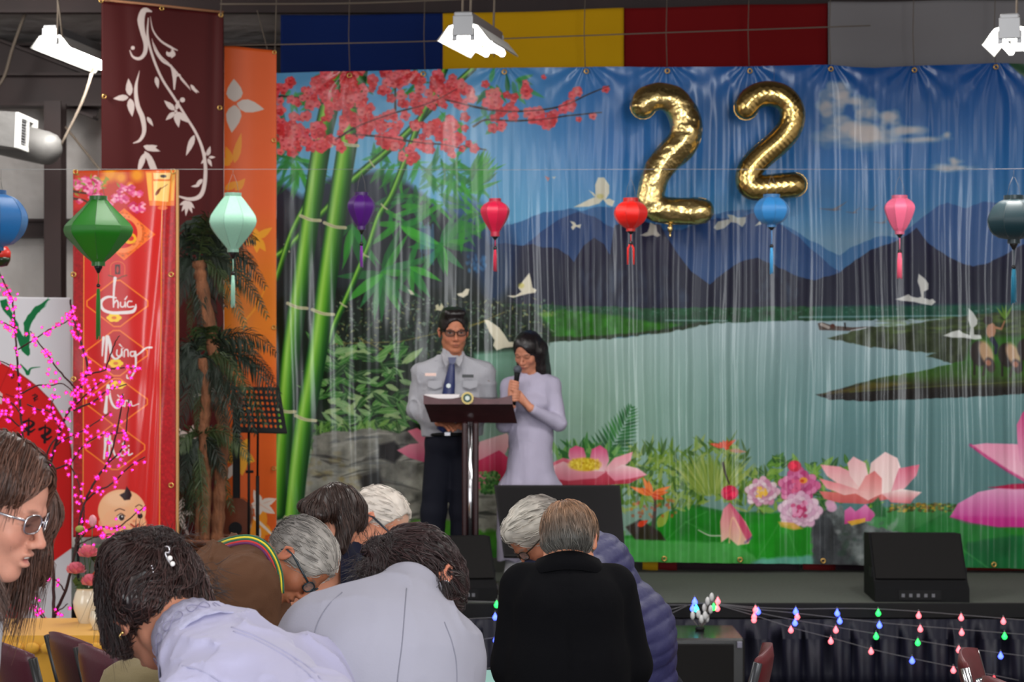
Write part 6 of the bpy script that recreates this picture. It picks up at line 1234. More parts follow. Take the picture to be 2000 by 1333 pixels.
for k in range(26):
    a = RF.uniform(0, 2 * PI); c = base + Vector((RF.uniform(-.05, .06), RF.uniform(-.04, .03), RF.uniform(.0, .08))); d = Vector((math.cos(a), -.3, math.sin(a) * .5)).normalized(); s = d.cross(Vector((0, 1, .2))).normalized(); L = RF.uniform(.03, .06)
    mb = MB(); mb.add([c, c + d * L * .4 + s * L * .22, c + d * L, c + d * L * .4 - s * L * .22], [(0, 1, 2, 3)]); mb.build('leaf', M_gr, fb, False)

# ------------------------------------------------------------------ chairs and the mint table
M_burg = mat('burgundy_vinyl', (70, 16, 34), .4, .45, coat=.1, bump=(120, .2, .003)); M_redv = mat('red_vinyl', (88, 18, 26), .4, .4); M_bfr = mat('black_frame', (12, 12, 14), .35)
def chair(loc, rot, label, m, frame_m, top=.93, grp='banquet chairs'):
    """stacking banquet chair: local -Y is the sitter's front"""
    r = root('banquet_chair', loc, label, 'chair', grp); M = Matrix.Translation(loc) @ Matrix.Rotation(rot, 4, 'Z')
    def pad(pts, nm, mm, d, par=r):
        mb = MB(); n = len(pts); N = 9; vs = []
        return None
    def bx(a, b, nm, mm, bev=.01, Rx=0, piv=(0, 0, 0)):
        R = Matrix.Translation(piv) @ Matrix.Rotation(Rx, 4, 'X') @ Matrix.Translation([-c_ for c_ in piv]); mb = MB(); mb.box(a, b, bev); mb.v = [tuple(M @ (R @ Vector(p))) for p in mb.v]; return autosmooth(mb.build(nm, mm, r), 40)
    bx((-.21, -.22, .43), (.21, .22, .49), 'seat', m, .02)
    # curved padded back
    mb = MB(); nx, nz = 12, 10; vs = []
    for d in (0, 1):
        for j in range(nz + 1):
            for i in range(nx + 1):
                u = i / nx * 2 - 1; v = j / nz; e = (1 - u ** 6) * (1 - (2 * v - 1) ** 6); arch = .02 * (1 - u * u) * (v > .5) * (v - .5) * 2
                vs.append(M @ Vector((u * .2, .2 + .1 * v + .035 * (1 - u * u) + (1 if d else -1) * (.006 + .02 * e), .56 + (top - .56) * v + arch)))
    W = nx + 1; off = W * (nz + 1); fs = [(j * W + i, j * W + i + 1, (j + 1) * W + i + 1, (j + 1) * W + i) for j in range(nz) for i in range(nx)]; fs += [tuple(q + off for q in reversed(f)) for f in fs[:]]
    bd = [i for i in range(W)] + [j * W + nx for j in range(1, nz + 1)] + [nz * W + i for i in range(nx - 1, -1, -1)] + [j * W for j in range(nz - 1, 0, -1)]
    fs += [(bd[i], bd[i] + off, bd[(i + 1) % len(bd)] + off, bd[(i + 1) % len(bd)]) for i in range(len(bd))]
    mb.add(vs, fs); mb.build('backrest', m, r, True)
    for s in (-1, 1):
        a = M @ Vector((s * .212, .185, .0)); b = M @ Vector((s * .212, .19, .45)); c = M @ Vector((s * .212, .305, top - .012)); MB().tube([a, b, b.lerp(c, .5), c], .016, 8).build('back_post', frame_m, r, True)
        a = M @ Vector((s * .2, -.2, .43)); b = M @ Vector((s * .21, -.23, 0)); MB().tube([a, b], .013, 8).build('leg', frame_m, r, True)
    return r
def at(px_, Y, rot=0): return (P(px_, 0, Y).x + .27 * math.sin(rot), Y - .27 * math.cos(rot), 0)
chair(at(40, 7.42, 2.15), 2.15, 'burgundy banquet chair nearest the woman in glasses', M_burg, M_bfr, .925)
chair(at(152, 7.82, 2.15), 2.15, 'burgundy banquet chair in the middle of the three by the yellow table', M_burg, M_bfr, .905)
chair(at(212, 7.05, 2.1), 2.1, 'burgundy banquet chair half hidden by the woman with pinned-up hair', M_burg, M_bfr, .965)
chair(at(1468, 7.3, -1.75), -1.75, 'red vinyl chair beside the bass speaker cabinet', M_redv, mat('grey_frame', (70, 72, 76), .3, metal=.8), .93, 'red vinyl chairs')
chair(at(1915, 7.3, 1.28), 1.28, 'red vinyl chair below the wedge monitor with the bulb strings', M_redv, M_chrome, .91, 'red vinyl chairs')
chair(at(1988, 6.6, 1.75), 1.75, 'red vinyl chair at the bottom corner of the picture', M_redv, M_chrome, .92, 'red vinyl chairs')
t2 = root('covered_table', (-.16, 7.85, 0), 'table under a pale mint cloth beside the man in the black suit', 'table'); x1 = P(1003, 0, 8.05).x
MB().box((-.3, 7.7, .73), (x1, 8.05, .752), .006).build('table_top', mat('mint_cloth', (128, 184, 176), .6, sheen=.2), t2)
for a in (-.28, x1 - .08):
    for b in (7.72, 7.97): MB().box((a, b, 0), (a + .04, b + .04, .73)).build('leg', M_black, t2)

# ------------------------------------------------------------------ people
def surf2(s, lo, hi, h):
    """surface of a flat S with per-block culling of its primitives"""
    lo = A3(lo); hi = A3(hi); B = 8; diag = B * h * .8661 * 1.02
    ops = s.ops; disp = s.disp
    class F:
        pass
    def f(p):
        p = np.asarray(p, 'f')
        n = len(p)
        if n < 60000 and n % 729:      # coarse pass
            d = np.full(n, 1e3, 'f')
            for op, g, k in ops:
                e = g(p); d = smin(d, e, k) if op == 0 else smax(d, -e, k) if op == 1 else smax(d, e, k)
            return d
        nb = n // 729; q = p.reshape(nb, 729, 3); c = q[:, 364, :]; dc = np.full(nb, 1e3, 'f'); es = []
        for op, g, k in ops:
            e = g(c); es.append(e); dc = smin(dc, e, k) if op == 0 else smax(dc, -e, k) if op == 1 else smax(dc, e, k)
        d = np.full((nb, 729), 1e3, 'f')
        for (op, g, k), e in zip(ops, es):
            if op == 0: m = e < np.maximum(dc, 0) + 2 * diag + k + .01
            elif op == 1: m = -e > -(2 * diag + k + .01)
            else: m = e > -(2 * diag + k + .01)
            if not m.any(): continue
            ev = g(q[m].reshape(-1, 3)).reshape(-1, 729); dm = d[m]
            d[m] = smin(dm, ev, k) if op == 0 else smax(dm, -ev, k) if op == 1 else smax(dm, ev, k)
        d = d.ravel()
        if disp is not None:
            m = np.abs(d) < .03; d[m] -= disp(p[m])
        return d
    return surf(f, lo, hi, h)
def xf(f, M, s=1.0):
    R = np.array([[M[i][j] for j in range(3)] for i in range(3)], 'f'); t = np.array([M[i][3] for i in range(3)], 'f')
    return lambda p: f(((p - t) @ R) / s) * s
def local(V, M, s=1.0):
    R = np.array([[M[i][j] for j in range(3)] for i in range(3)], 'f'); t = np.array([M[i][3] for i in range(3)], 'f'); return ((V - t) @ R) / s
def L2W(M, s, v): return M @ (Vector(v) * s)
def head_ops(open_mouth=0, old=0, fem=0):
    """a head about .225 m from chin to crown in its own frame: face toward -Y, origin between the ears"""
    o = []; a = lambda f, k=.01: o.append((0, f, k)); c = lambda f, k=.006: o.append((1, f, k))
    a(ell((0, .018, .032), (.0745, .094, .086)), .0); a(ell((0, -.012, .04), (.066, .08, .072)), .02)
    a(ell((0, -.028, -.03), (.058, .058, .078)), .03); a(rc((-.045, -.005, -.058), (-.016, -.062, -.096), .02, .015), .02); a(rc((.045, -.005, -.058), (.016, -.062, -.096), .02, .015), .02)
    a(ell((0, -.068, -.096), (.02, .017, .015)), .018)
    for s in (-1, 1):
        a(ell((s * .037, -.06, -.026), (.022, .02, .02)), .025); c(ell((s * .031, -.098, .002), (.018, .016, .011)), .012)
        a(ell((s * .031, -.075, .002), (.0145, .0125, .012)), .003)                      # eye
        a(rc((s * .018, -.0865, .0085), (s * .044, -.079, .0085), .0032), .005); a(rc((s * .02, -.0855, -.006), (s * .042, -.079, -.005), .0025), .005)   # lids
        a(rc((s * .012, -.09, .019), (s * .046, -.078, .02), .0065, .005), .012)          # brow
        a(ell((s * .0115, -.096, -.037), (.0085, .01, .0075)), .006); c(ell((s * .006, -.101, -.045), (.0035, .004, .003)), .003)
        # ear
        a(ell((s * .076, .012, -.006), (.006, .017, .03), [[math.cos(s * .35), -math.sin(s * .35), 0], [math.sin(s * .35), math.cos(s * .35), 0], [0, 0, 1]]), .004)
        a(rc((s * .081, .016, .018), (s * .085, .026, .004), .0042), .003); a(rc((s * .085, .026, .004), (s * .078, .014, -.03), .004), .003); a(rc((s * .074, -.002, .014), (s * .081, .016, .02), .004), .003)
        c(ell((s * .086, .01, .0), (.006, .008, .014)), .004)
    a(rc((0, -.086, .008), (0, -.106, -.03), .0062, .0085), .008); a(ell((0, -.108, -.033), (.0085, .009, .008)), .006)
    a(ell((0, -.078, -.062), (.026, .016, .018)), .014)
    g = .004 * open_mouth
    a(ell((0, -.0925, -.0595 + g), (.021, .0075, .0048)), .003); a(ell((0, -.0905, -.0705 - g), (.0175, .0085, .0058)), .004); c(rc((-.02, -.094, -.065), (.02, -.094, -.065), .0016 + g * .9), .0015)
    if old: c(rc((.028, -.085, -.045), (.034, -.07, -.07), .0025), .008); c(rc((-.028, -.085, -.045), (-.034, -.07, -.07), .0025), .008); c(rc((-.03, -.09, -.012), (-.045, -.083, -.012), .002), .004); c(rc((.03, -.09, -.012), (.045, -.083, -.012), .002), .004)
    return o
def skin_color(base, M, s, lip=(170, 84, 78), brow=(40, 28, 26), white=.0, eyes='open', extra=None):
    b = LIN(base); lp = LIN(lip); br = LIN(brow)
    def f(V):
        q = local(V, M, s); n = vnoise(q * 60, 2)[:, None] * .05 + vnoise(q * 200, 5)[:, None] * .03; c = b[None] * (1 + n)
        G = lambda x, y, z, rx, ry, rz: np.exp(-(((q[:, 0] - x) / rx) ** 2 + ((q[:, 1] - y) / ry) ** 2 + ((q[:, 2] - z) / rz) ** 2))[:, None]
        def mixc(c, t, w): return c * (1 - w) + t * w
        blush = LIN((214, 120, 100)); w = sum(G(sg * .04, -.07, -.03, .022, .03, .018) for sg in (-1, 1)) * .25 + G(0, -.11, -.033, .012, .014, .01) * .3 + sum(G(sg * .083, .015, 0, .012, .03, .03) for sg in (-1, 1)) * .35; c = mixc(c, blush, np.clip(w, 0, .6))
        m = ((np.abs(q[:, 0]) < .022) & (q[:, 1] < -.083))[:, None]; w = np.clip(G(0, -.094, -.0655, .0185, .016, .0085) * 1.8 - .5, 0, 1) * m; c = mixc(c, lp, w * .85)
        c = mixc(c, LIN((60, 20, 20)), np.clip(G(0, -.094, -.065, .02, .01, .0016) * 1.2, 0, 1) * m * .8)
        for sg in (-1, 1):
            w = np.clip(G(sg * .031, -.085, .0215 - 0, .0165, .02, .0042) * 1.9 - .4, 0, 1) * (q[:, 1] < -.06)[:, None]; c = mixc(c, br, w * .85)
            e = np.clip(3 - 2.6 * np.sqrt(((q[:, 0] - sg * .031) / .0125) ** 2 + ((q[:, 2] - .0015) / .0048) ** 2), 0, 1)[:, None] * (q[:, 1] < -.07)[:, None]
            if eyes == 'open':
                c = mixc(c, LIN((205, 196, 190)), e); i = (np.sqrt((q[:, 0] - sg * .031) ** 2 + (q[:, 2] - .001) ** 2) < .0052)[:, None] * e; c = mixc(c, LIN((34, 20, 16)), i)
            w = np.clip(G(sg * .031, -.085, .0062, .0145, .02, .0017) * 1.5, 0, 1) * (q[:, 1] < -.07)[:, None]
            if eyes == 'down': w = np.clip(G(sg * .031, -.085, -.0035, .0145, .02, .002) * 1.6, 0, 1) * (q[:, 1] < -.07)[:, None]
            c = mixc(c, LIN((30, 18, 16)), w * .9)
            c = mixc(c, LIN((120, 60, 50)), sum((G(sg * .006, -.103, -.045, .004, .006, .004),)) * .7)
        if extra: c = extra(q, c, mixc, G)
        return np.clip(c, 0, 1)
    return f
M_skin = mat('skin', (190, 130, 100), .52, .35, attr='tint', bump=(260, .12, .001)); M_skin.node_tree.nodes['Principled BSDF'].inputs['Subsurface Weight'].default_value = .06; M_skin.node_tree.nodes['Principled BSDF'].inputs['Subsurface Scale'].default_value = .006
M_hair = mat('hair', (30, 20, 18), .38, .5, attr='tint', aniso=.5); M_hairw = mat('grey_hair', (170, 165, 160), .5, .35, attr='tint')
M_glass = mat('lens', (235, 238, 240), .03, .5, alpha=.22); M_silver = mat('silver', (210, 208, 214), .22, .5, 1); M_pearl = mat('pearl', (240, 236, 232), .2, .6, coat=.5)

def put(name, s, lo, hi, h, m, parent, color=None):
    V, Q = surf2(s, lo, hi, h); me = npmesh(name, V, Q)
    if color is not None: paint(me, color(V))
    return link(name, me, m, parent)
def bounds(pts, pad):
    a = np.array([[float(c) for c in p] for p in pts]); return a.min(0) - pad, a.max(0) + pad
def relaxed_hand(o, w, d, nrm, s=1.0, side=1):
    """palm, five unequal bent fingers; w wrist, d fingers' direction, nrm palm normal (toward the palm), side: thumb side"""
    w = Vector(w); d = Vector(d).normalized(); nrm = (Vector(nrm) - d * Vector(nrm).dot(d)).normalized(); x = d.cross(nrm) * side
    a = lambda f, k=.006: o.append((0, f, k))
    for i, (off, L) in enumerate(((-.03, .062), (-.01, .076), (.01, .082), (.03, .074))):
        k0 = w + d * (.088 - abs(i - 2) * .004) * s - x * off * s; a(rc(w + d * .02 * s - x * off * .6 * s, k0, .0155 * s, .0115 * s), .012)
        p = k0; dd = d.copy()
        for seg, bend in ((.46, .25), (.31, .45), (.23, .35)):
            dd = (dd + nrm * bend * .8).normalized(); q = p + dd * L * seg * s; a(rc(p, q, .0092 * s, .008 * s), .004); p = q
    t0 = w + d * .025 * s + x * .026 * s; t1 = t0 + (d * .6 + x * .75 + nrm * .2).normalized() * .04 * s; t2 = t1 + (d * .9 + x * .25 + nrm * .35).normalized() * .03 * s; t3 = t2 + (d + nrm * .5).normalized() * .022 * s
    a(rc(t0, t1, .014 * s, .0115 * s), .012); a(rc(t1, t2, .0108 * s, .0098 * s), .004); a(rc(t2, t3, .0098 * s, .008 * s), .004)
def grip_hand(o, wrist, c, ax, palm, s=1.0, r=.0215, order=1):
    """fingers wrapped round a handle: c handle point at the index finger, ax along the handle (index -> little), palm: side of the handle the palm is on"""
    ax = Vector(ax).normalized(); c = Vector(c); palm = (Vector(palm) - ax * Vector(palm).dot(ax)).normalized(); t = ax.cross(palm) * order; a = lambda f, k=.005: o.append((0, f, k))
    wrist = Vector(wrist); R = lambda an, rr, h: c + ax * h + (palm * math.cos(an) + t * math.sin(an)) * rr
    for i in range(4):
        h = i * .0185 * s; L = (0.95, 1.05, 1.0, .85)[i]; kn = R(-.5, r + .016, h); a(rc(wrist + (kn - wrist) * .25, kn, .017 * s, .0115 * s), .012)
        p = kn
        for an, rr in ((.35 * L, r + .007), (1.15 * L, r + .002), (2.0 * L, r), (2.75 * L, r - .001)):
            q = R(an, rr, h + .003 * an); a(rc(p, q, .0094 * s, .0086 * s), .003); p = q
    b = R(-.7, r + .014, .03 * s); p = wrist + (b - wrist) * .45
    for an, rr, h in ((-1.2, r + .006, .018), (-1.9, r + .001, .002), (-2.4, r, -.018)):
        q = R(an, rr, h * s); a(rc(p, q, .0125 * s, .010 * s), .006); p = q
def strand_mesh(name, f, start, dirf, steps, step, rad, m, parent, base, var=.35, off=.002, stick=1.0, seed=1, root_c=None, lens=(.6, 1.0), jit=.25, smooth_free=None):
    """hair strands laid over surface f: start (N,3); dirf(p, i)->(N,3); triangular tubes, one tint per strand"""
    rg = np.random.default_rng(seed); N = len(start); p = start.astype('f').copy(); eps = .002
    def grad_(p): return np.stack([(f(p + e) - f(p - e)) / (2 * eps) for e in np.eye(3, dtype='f') * eps], 1)
    offs = (off * rg.uniform(.3, 1.6, N)).astype('f'); jv = rg.normal(0, jit, (N, 3)).astype('f'); path = []; nr = []
    live = np.ones(N, bool)
    for i in range(steps):
        st = stick(i / steps) if callable(stick) else stick
        g = grad_(p); g /= np.linalg.norm(g, axis=1)[:, None] + 1e-6; d = f(p)
        if st > 0: p = p - g * ((d - offs) * st)[:, None]
        else: p = p - g * np.minimum(d - offs, 0)[:, None]
        path.append(p.copy()); nr.append(g)
        v = dirf(p, i) + jv; v = v - g * ((v * g).sum(1) * (1 if st > 0 else 0))[:, None]; v /= np.linalg.norm(v, axis=1)[:, None] + 1e-6
        p = p + v * step; jv = jv * .92 + rg.normal(0, jit * .25, (N, 3))
    path = np.array(path); nr = np.array(nr); T = np.gradient(path, axis=0); T /= np.linalg.norm(T, axis=2)[..., None] + 1e-6
    b = np.cross(T, nr); b /= np.linalg.norm(b, axis=2)[..., None] + 1e-6; n2 = np.cross(b, T)
    tt = np.linspace(0, 1, steps)[:, None]; L = rg.uniform(*lens, N)[None]
    idx = np.clip(tt * L * (steps - 1), 0, steps - 1.001); i0 = idx.astype(int); fr = (idx - i0)[..., None]; ar = np.arange(N)[None].repeat(steps, 0)
    def samp(a): return a[i0, ar] * (1 - fr) + a[np.minimum(i0 + 1, steps - 1), ar] * fr
    pp, bb, nn = samp(path), samp(b), samp(n2); r = (rad * (1 - .75 * tt ** 2) * rg.uniform(.6, 1.3, N)[None])[..., None]
    V = np.stack([pp + bb * r, pp - bb * r, pp + nn * r * 1.1], 2).transpose(1, 0, 2, 3).reshape(-1, 3)      # strand, step, 3
    s_ = np.arange(N)[:, None, None] * steps * 3; k_ = np.arange(steps - 1)[None, :, None] * 3; e_ = np.arange(3)[None, None, :]; e2 = (e_ + 1) % 3
    Q = np.stack([s_ + k_ + e_, s_ + k_ + e2, s_ + k_ + 3 + e2, s_ + k_ + 3 + e_], -1).reshape(-1, 4)
    me = npmesh(name, V, Q); t = (1 + rg.normal(0, var, N)).clip(.35, 2.6); c = np.repeat(t, steps * 3)[:, None] * LIN(base)[None] if not callable(base) else np.repeat(base(path[steps // 3]) * t[:, None], steps * 3, 0)
    paint(me, np.clip(c, 0, 1)); return me
def on_surface(f, cands, keepf, n, seed=0):
    """random points near surface f among candidate box"""
    rg = np.random.default_rng(seed); lo, hi = cands; p = rg.uniform(lo, hi, (n * 14, 3)).astype('f'); d = f(p); p = p[np.abs(d) < .03][:n * 4]; eps = .002
    for _ in range(3):
        g = np.stack([(f(p + e) - f(p - e)) / (2 * eps) for e in np.eye(3, dtype='f') * eps], 1); g /= np.linalg.norm(g, axis=1)[:, None] + 1e-6; p = p - g * f(p)[:, None]
    p = p[keepf(p)]; return p[:n]
def cloth_disp(amp=.004, sc=(9, 9, 5), seed=0, fine=.0): 
    sc = np.array(sc, 'f')
    def f(p):
        q = p + .05 * np.stack([vnoise(p * 4 + k * 7.3, seed + k) for k in range(3)], 1)
        a = (1 - np.abs(vnoise(q * sc * 1.25, seed)) * 1.6).clip(0, 1) ** 3; b = (1 - np.abs(vnoise(q * sc * 2.6 + 9, seed + 4)) * 1.8).clip(0, 1) ** 3
        return amp * (1.5 * a - .5) * (.45 + .55 * vnoise(p * 3, seed + 8)) * 1.3 + amp * .55 * b * (.5 + .5 * vnoise(p * 5, seed + 6)) + amp * .5 * vnoise(q * sc * .6, seed + 5)
    return f
def seam(T, px, ya, yb, name, m, par, r=.0011):
    """a sewn seam: the drawn path dropped onto the garment's surface"""
    q = spline([(x, y, 0) for x, y in px], 8); ys = np.linspace(ya, yb, 60); pts = []
    for c in q:
        line = np.array([list(P(c.x, c.y, y)) for y in ys], 'f'); d = T(line); k = np.argmax(d < 0)
        if k: t = d[k - 1] / (d[k - 1] - d[k]); pts.append(Vector([float(v) for v in line[k - 1] + (line[k] - line[k - 1]) * t]))
    if len(pts) > 2: MB().tube(pts, r, 5).build(name, m, par, True)
def glasses(M, s, par, m_fr, m_l, r=.021, rect=1.25, tint=None, thick=.0016):
    g = None; G = MB(); X = lambda v: L2W(M, s, v)
    for sg in (-1, 1):
        pts = []
        for a in np.linspace(0, 2 * PI, 25):
            ca, sa = math.cos(a), math.sin(a); pts.append(X((sg * .032 + r * rect * math.copysign(abs(ca) ** .75, ca), -.098 - .004 * 0 + abs(sg * .032 + r * rect * ca) * .25 - .004, .001 + r * .85 * math.copysign(abs(sa) ** .75, sa))))
        G.tube(pts, thick * s, 6, cap=False)
    G.tube([X((-.008, -.101, .006)), X((0, -.105, .008)), X((.008, -.101, .006))], thick * s, 6)
    fo = G.build('glasses', m_fr, par, True)
    for sg in (-1, 1):
        mb = MB(); q = [X((sg * .032 + r * rect * math.copysign(abs(math.cos(a)) ** .75, math.cos(a)), -.102 + abs(sg * .032 + r * rect * math.cos(a)) * .25, .001 + r * .85 * math.copysign(abs(math.sin(a)) ** .75, math.sin(a)))) for a in np.linspace(0, 2 * PI, 25)[:-1]]; mb.add(q, [tuple(range(24))]); mb.build('lens', m_l, fo, False)
        MB().tube([X((sg * .058, -.088, .008)), X((sg * .072, -.06, .009)), X((sg * .08, .0, .01)), X((sg * .082, .022, .002)), X((sg * .08, .03, -.012))], [thick * 1.3 * s] * 3 + [thick * s] * 2, 6).build('temple_arm', m_fr, fo, True)
    return fo

def build_person(label, M, s, skin, neck, sh, el, wr, chest, pelvis, h=.005, hand_n=((0, -1, 0), (0, -1, 0)), hand_d=None, head_kw={}, col_kw={}, lowlimit=None, hands=None, zfloor=0, feet=None, extra_ops=None, cat='person', armr=.036):
    """the continuous skin mesh: head, neck, trunk, arms and hands (+ legs); returns it as the person's root object"""
    o = [(op, xf(f, M, s), k * s) for op, f, k in head_ops(**head_kw)]
    nk = Vector(neck); hc = L2W(M, s, (0, .02, -.055)); o.append((0, rc(hc, nk, .053 * s, .06 * s), .03)); 
    ch = Vector(chest); pv = Vector(pelvis); o.append((0, rc(nk, ch, .058, .07), .04)); o.append((0, rc(ch, pv, .075, .075), .04))
    for i in (0, 1):
        a, b, c = Vector(sh[i]), Vector(el[i]), Vector(wr[i]); o.append((0, rc(nk, a, .045, .045), .04)); o.append((0, rc(a, b, armr + .003, armr - .004), .02)); o.append((0, rc(b, c, armr - .004, .027), .015))
        d = Vector(hand_d[i]) if hand_d else (c - b)
        if hands and hands[i]: hands[i](o)
        else: relaxed_hand(o, c, d, hand_n[i], s, 1 if i == 0 else -1)
    if feet:
        for f_ in feet:
            hp, kn, an = [Vector(v) for v in f_]; o.append((0, rc(hp, kn, .075, .052), .04)); o.append((0, rc(kn, an, .05, .034), .02)); o.append((0, rc(an, an + Vector((0, -.1, -.035)), .034, .025), .02))
    if extra_ops: o += extra_ops
    S_ = S(); S_.ops = o
    allp = [L2W(M, s, (x, y, z)) for x in (-.1, .1) for y in (-.13, .13) for z in (-.12, .13)] + [nk, ch, pv] + list(sh) + list(el) + list(wr)
    if hand_d: allp += [Vector(w) + Vector(d).normalized() * .2 for w, d in zip(wr, hand_d)]
    if feet: allp += [v for f_ in feet for v in f_] + [Vector(f_[2]) + Vector((0, -.15, -.06)) for f_ in feet]
    # fine pass for the head end, coarser pass for the covered rest, welded into one mesh
    hl = [L2W(M, s, (x, y, z)) for x in (-.1, .1) for y in (-.13, .13) for z in (-.12, .13)]; lo, hi = bounds(allp, .12)
    V, Q = surf2(S_, lo, hi, h)
    me = npmesh('person', V, Q); paint(me, skin_color(skin, M, s, **col_kw)(V)); ob = link('person', me, M_skin); tag(ob, label, cat); return ob, S_
def hairf(ops, M, s, disp=None, shell=.009):
    S_ = S(); ops = ([ops[0], (0, ell((0, -.012, .044), (.066 + shell, .079 + shell, .072 + shell)), .02)] + ops[1:]) if shell else ops; S_.ops = [(op, xf(f, M, s), k * s) for op, f, k in ops]; S_.disp = disp; return S_
def hair_ops_short(top=.012, side=.006, line=.055, nape=-.055, fringe=0):
    """cap of hair: skull shell minus the face"""
    o = [(0, ell((0, .018, .034), (.0745 + side, .094 + side * 1.2, .086 + top)), 0)]
    o.append((1, ell((0, -.115, -.035), (.082, .072, .10)), .006)); o.append((1, ell((.08, -.02, -.075), (.035, .05, .055)), .005)); o.append((1, ell((-.08, -.02, -.075), (.035, .05, .055)), .005))
    o.append((1, plane((0, .05, nape), (0, -.12, 1)), .01)); return o
BLK = (30, 22, 22)

# 1 -- the man behind the lectern
YM1 = 13.3; s1 = 1.13; M1 = frame((.16, -1, -.12), (0, -.1, 1), P(886, 648, YM1))
nk = P(884, 702, YM1 + .02); sh1 = [P(826, 731, YM1), P(944, 731, YM1)]; el1 = [P(812, 800, YM1 + .02), P(957, 795, YM1 + .03)]; wr1 = [P(856, 826, YM1 - .13), P(930, 822, YM1 - .12)]
fz = ZS + .075; feet1 = [(P(862, 868, YM1), P(846, 1000, YM1), Vector((P(842, 0, YM1).x, YM1, fz))), (P(902, 868, YM1), P(905, 1000, YM1), Vector((P(902, 0, YM1).x, YM1, fz)))]
p1, B1 = build_person('man in grey uniform shirt and navy tie standing behind the lectern', M1, s1, (176, 112, 84), nk, sh1, el1, wr1, P(884, 760, YM1), P(882, 860, YM1), h=.0058, hand_n=((0, .2, -1), (0, .2, -1)), hand_d=[(.55, -.8, -.05), (-.5, -.8, -.05)], feet=feet1, col_kw=dict(brow=(26, 18, 18), lip=(150, 84, 72)))
hs = hairf([(0, ell((0, .02, .038), (.081, .099, .088)), 0), (0, rbox((0, -.022, .108), (.06, .062, .022), .02), .03), (0, ell((0, -.07, .106), (.05, .03, .016)), .02), (1, ell((0, -.132, -.03), (.077, .085, .114)), .006), (1, ell((.082, -.015, -.07), (.035, .06, .06)), .006), (1, ell((-.082, -.015, -.07), (.035, .06, .06)), .006), (1, plane((0, .05, -.045), (0, -.1, 1)), .01)], M1, s1, lambda p: .003 * vnoise(p * np.array([90, 60, 40]), 3))
put('hair', hs, *bounds([L2W(M1, s1, (x, y, z)) for x in (-.1, .1) for y in (-.13, .13) for z in (-.1, .16)], .01), .005, M_hair, p1, lambda V: LIN((24, 18, 18))[None] * (1 + .3 * vnoise(V * 80, 1))[:, None])
glasses(M1, s1, p1, mat('dark_frame', (30, 20, 20), .25), mat('tinted_lens', (60, 50, 52), .05, .6, alpha=.35), .019, 1.35, thick=.0024)
M_shirt = mat('grey_shirt', (158, 158, 165), .8, .25, bump=(350, .25, .002), noise=(5, .05), sheen=.1)
T = S(); T.add(rc(P(850, 742, YM1), P(856, 860, YM1), .10, .10), 0).add(rc(P(920, 742, YM1), P(912, 860, YM1), .10, .10), .06).add(ell(P(884, 800, YM1 - .02), (.2, .135, .2)), .05).add(rc(P(860, 712, YM1), P(826, 728, YM1), .055, .066), .04).add(rc(P(908, 712, YM1), P(944, 728, YM1), .055, .066), .04)
for i in (0, 1): T.add(rc(sh1[i], el1[i], .067, .059), .03).add(rc(el1[i], Vector(wr1[i]).lerp(Vector(el1[i]), .12), .057, .043), .03)
T.add(rc(nk + Vector((0, -.01, -.04)), nk + Vector((0, -.005, .015)), .085, .074), .02).cut(rc(L2W(M1, s1, (0, .01, -.07)), nk + Vector((0, -.005, .02)), .062, .062), .004).cut(plane(P(884, 852, YM1), (0, 0, 1)), .01); T.disp = cloth_disp(.0075, (12, 11, 8), 3); T.add(rc(sh1[1], el1[1], .06, .06), .01)
put('shirt', T, *bounds(sh1 + el1 + wr1 + [P(884, 870, YM1), P(884, 690, YM1)], .13), .0062, M_shirt, p1)
# collar wings, tie, emblem, belt, pockets, shoulder straps
for sg in (-1, 1):
    mb = MB(); a = P(884 + sg * 2, 706, YM1 - .085); b = P(884 + sg * 22, 690, YM1 - .045); c = P(884 + sg * 19, 706, YM1 - .105); d = P(884 + sg * 13, 717, YM1 - .125)
    mb.add([a, b, c, d], [(0, 1, 2, 3)]); solid(mb.build('collar_wing', M_shirt, p1), .006)
    mb = MB(); a = P(884 + sg * 30, 710, YM1 - .05); b = P(884 + sg * 62, 723, YM1 - .02); mb.add([a, b, b + Vector((0, .09, .0)), a + Vector((0, .09, 0))], [(0, 1, 2, 3)]); o = mb.build('shoulder_strap', M_shirt, p1); o.location.z += .018; solid(o, .006)
    mb = MB(); x, y = 884 + sg * 34, 752; yy = YM1 - .138 + .006; mb.add([P(x - 14, y - 8, yy), P(x + 14, y - 8, yy), P(x + 14, y + 4, yy - .003), P(x, y + 9, yy - .003), P(x - 14, y + 4, yy - .003)], [(0, 1, 2, 3, 4)]); solid(mb.build('pocket_flap', M_shirt, p1), .006)
MB().box(P(830, 735, YM1 - .15), P(852, 729, YM1 - .142), .001).build('name_tag', mat('tag_cream', (222, 190, 180), .4), p1); MB().box(P(903, 738, YM1 - .15), P(925, 732, YM1 - .142), .001).build('name_badge', mat('badge_black', (26, 28, 30), .3), p1)
mb = MB(); ys = [(700, 7, .112), (712, 5, .135), (730, 8, .15), (752, 11, .158), (790, 13, .168), (838, 14, .165), (846, 0.5, .16)]; vs = []
for y, w_, d in ys:
    cx_ = 884 - (y - 700) * .12; vs += [P(cx_ - w_, y, YM1 - d), P(cx_, y, YM1 - d - .008), P(cx_ + w_, y, YM1 - d)]
mb.add(vs, [(i * 3 + j, i * 3 + j + 1, i * 3 + j + 4, i * 3 + j + 3) for i in range(len(ys) - 1) for j in (0, 1)]); M_tie = mat('navy_tie', (20, 34, 84), .4, .5, sheen=.3); tie = mb.build('tie', M_tie, p1, True); solid(tie, .006)
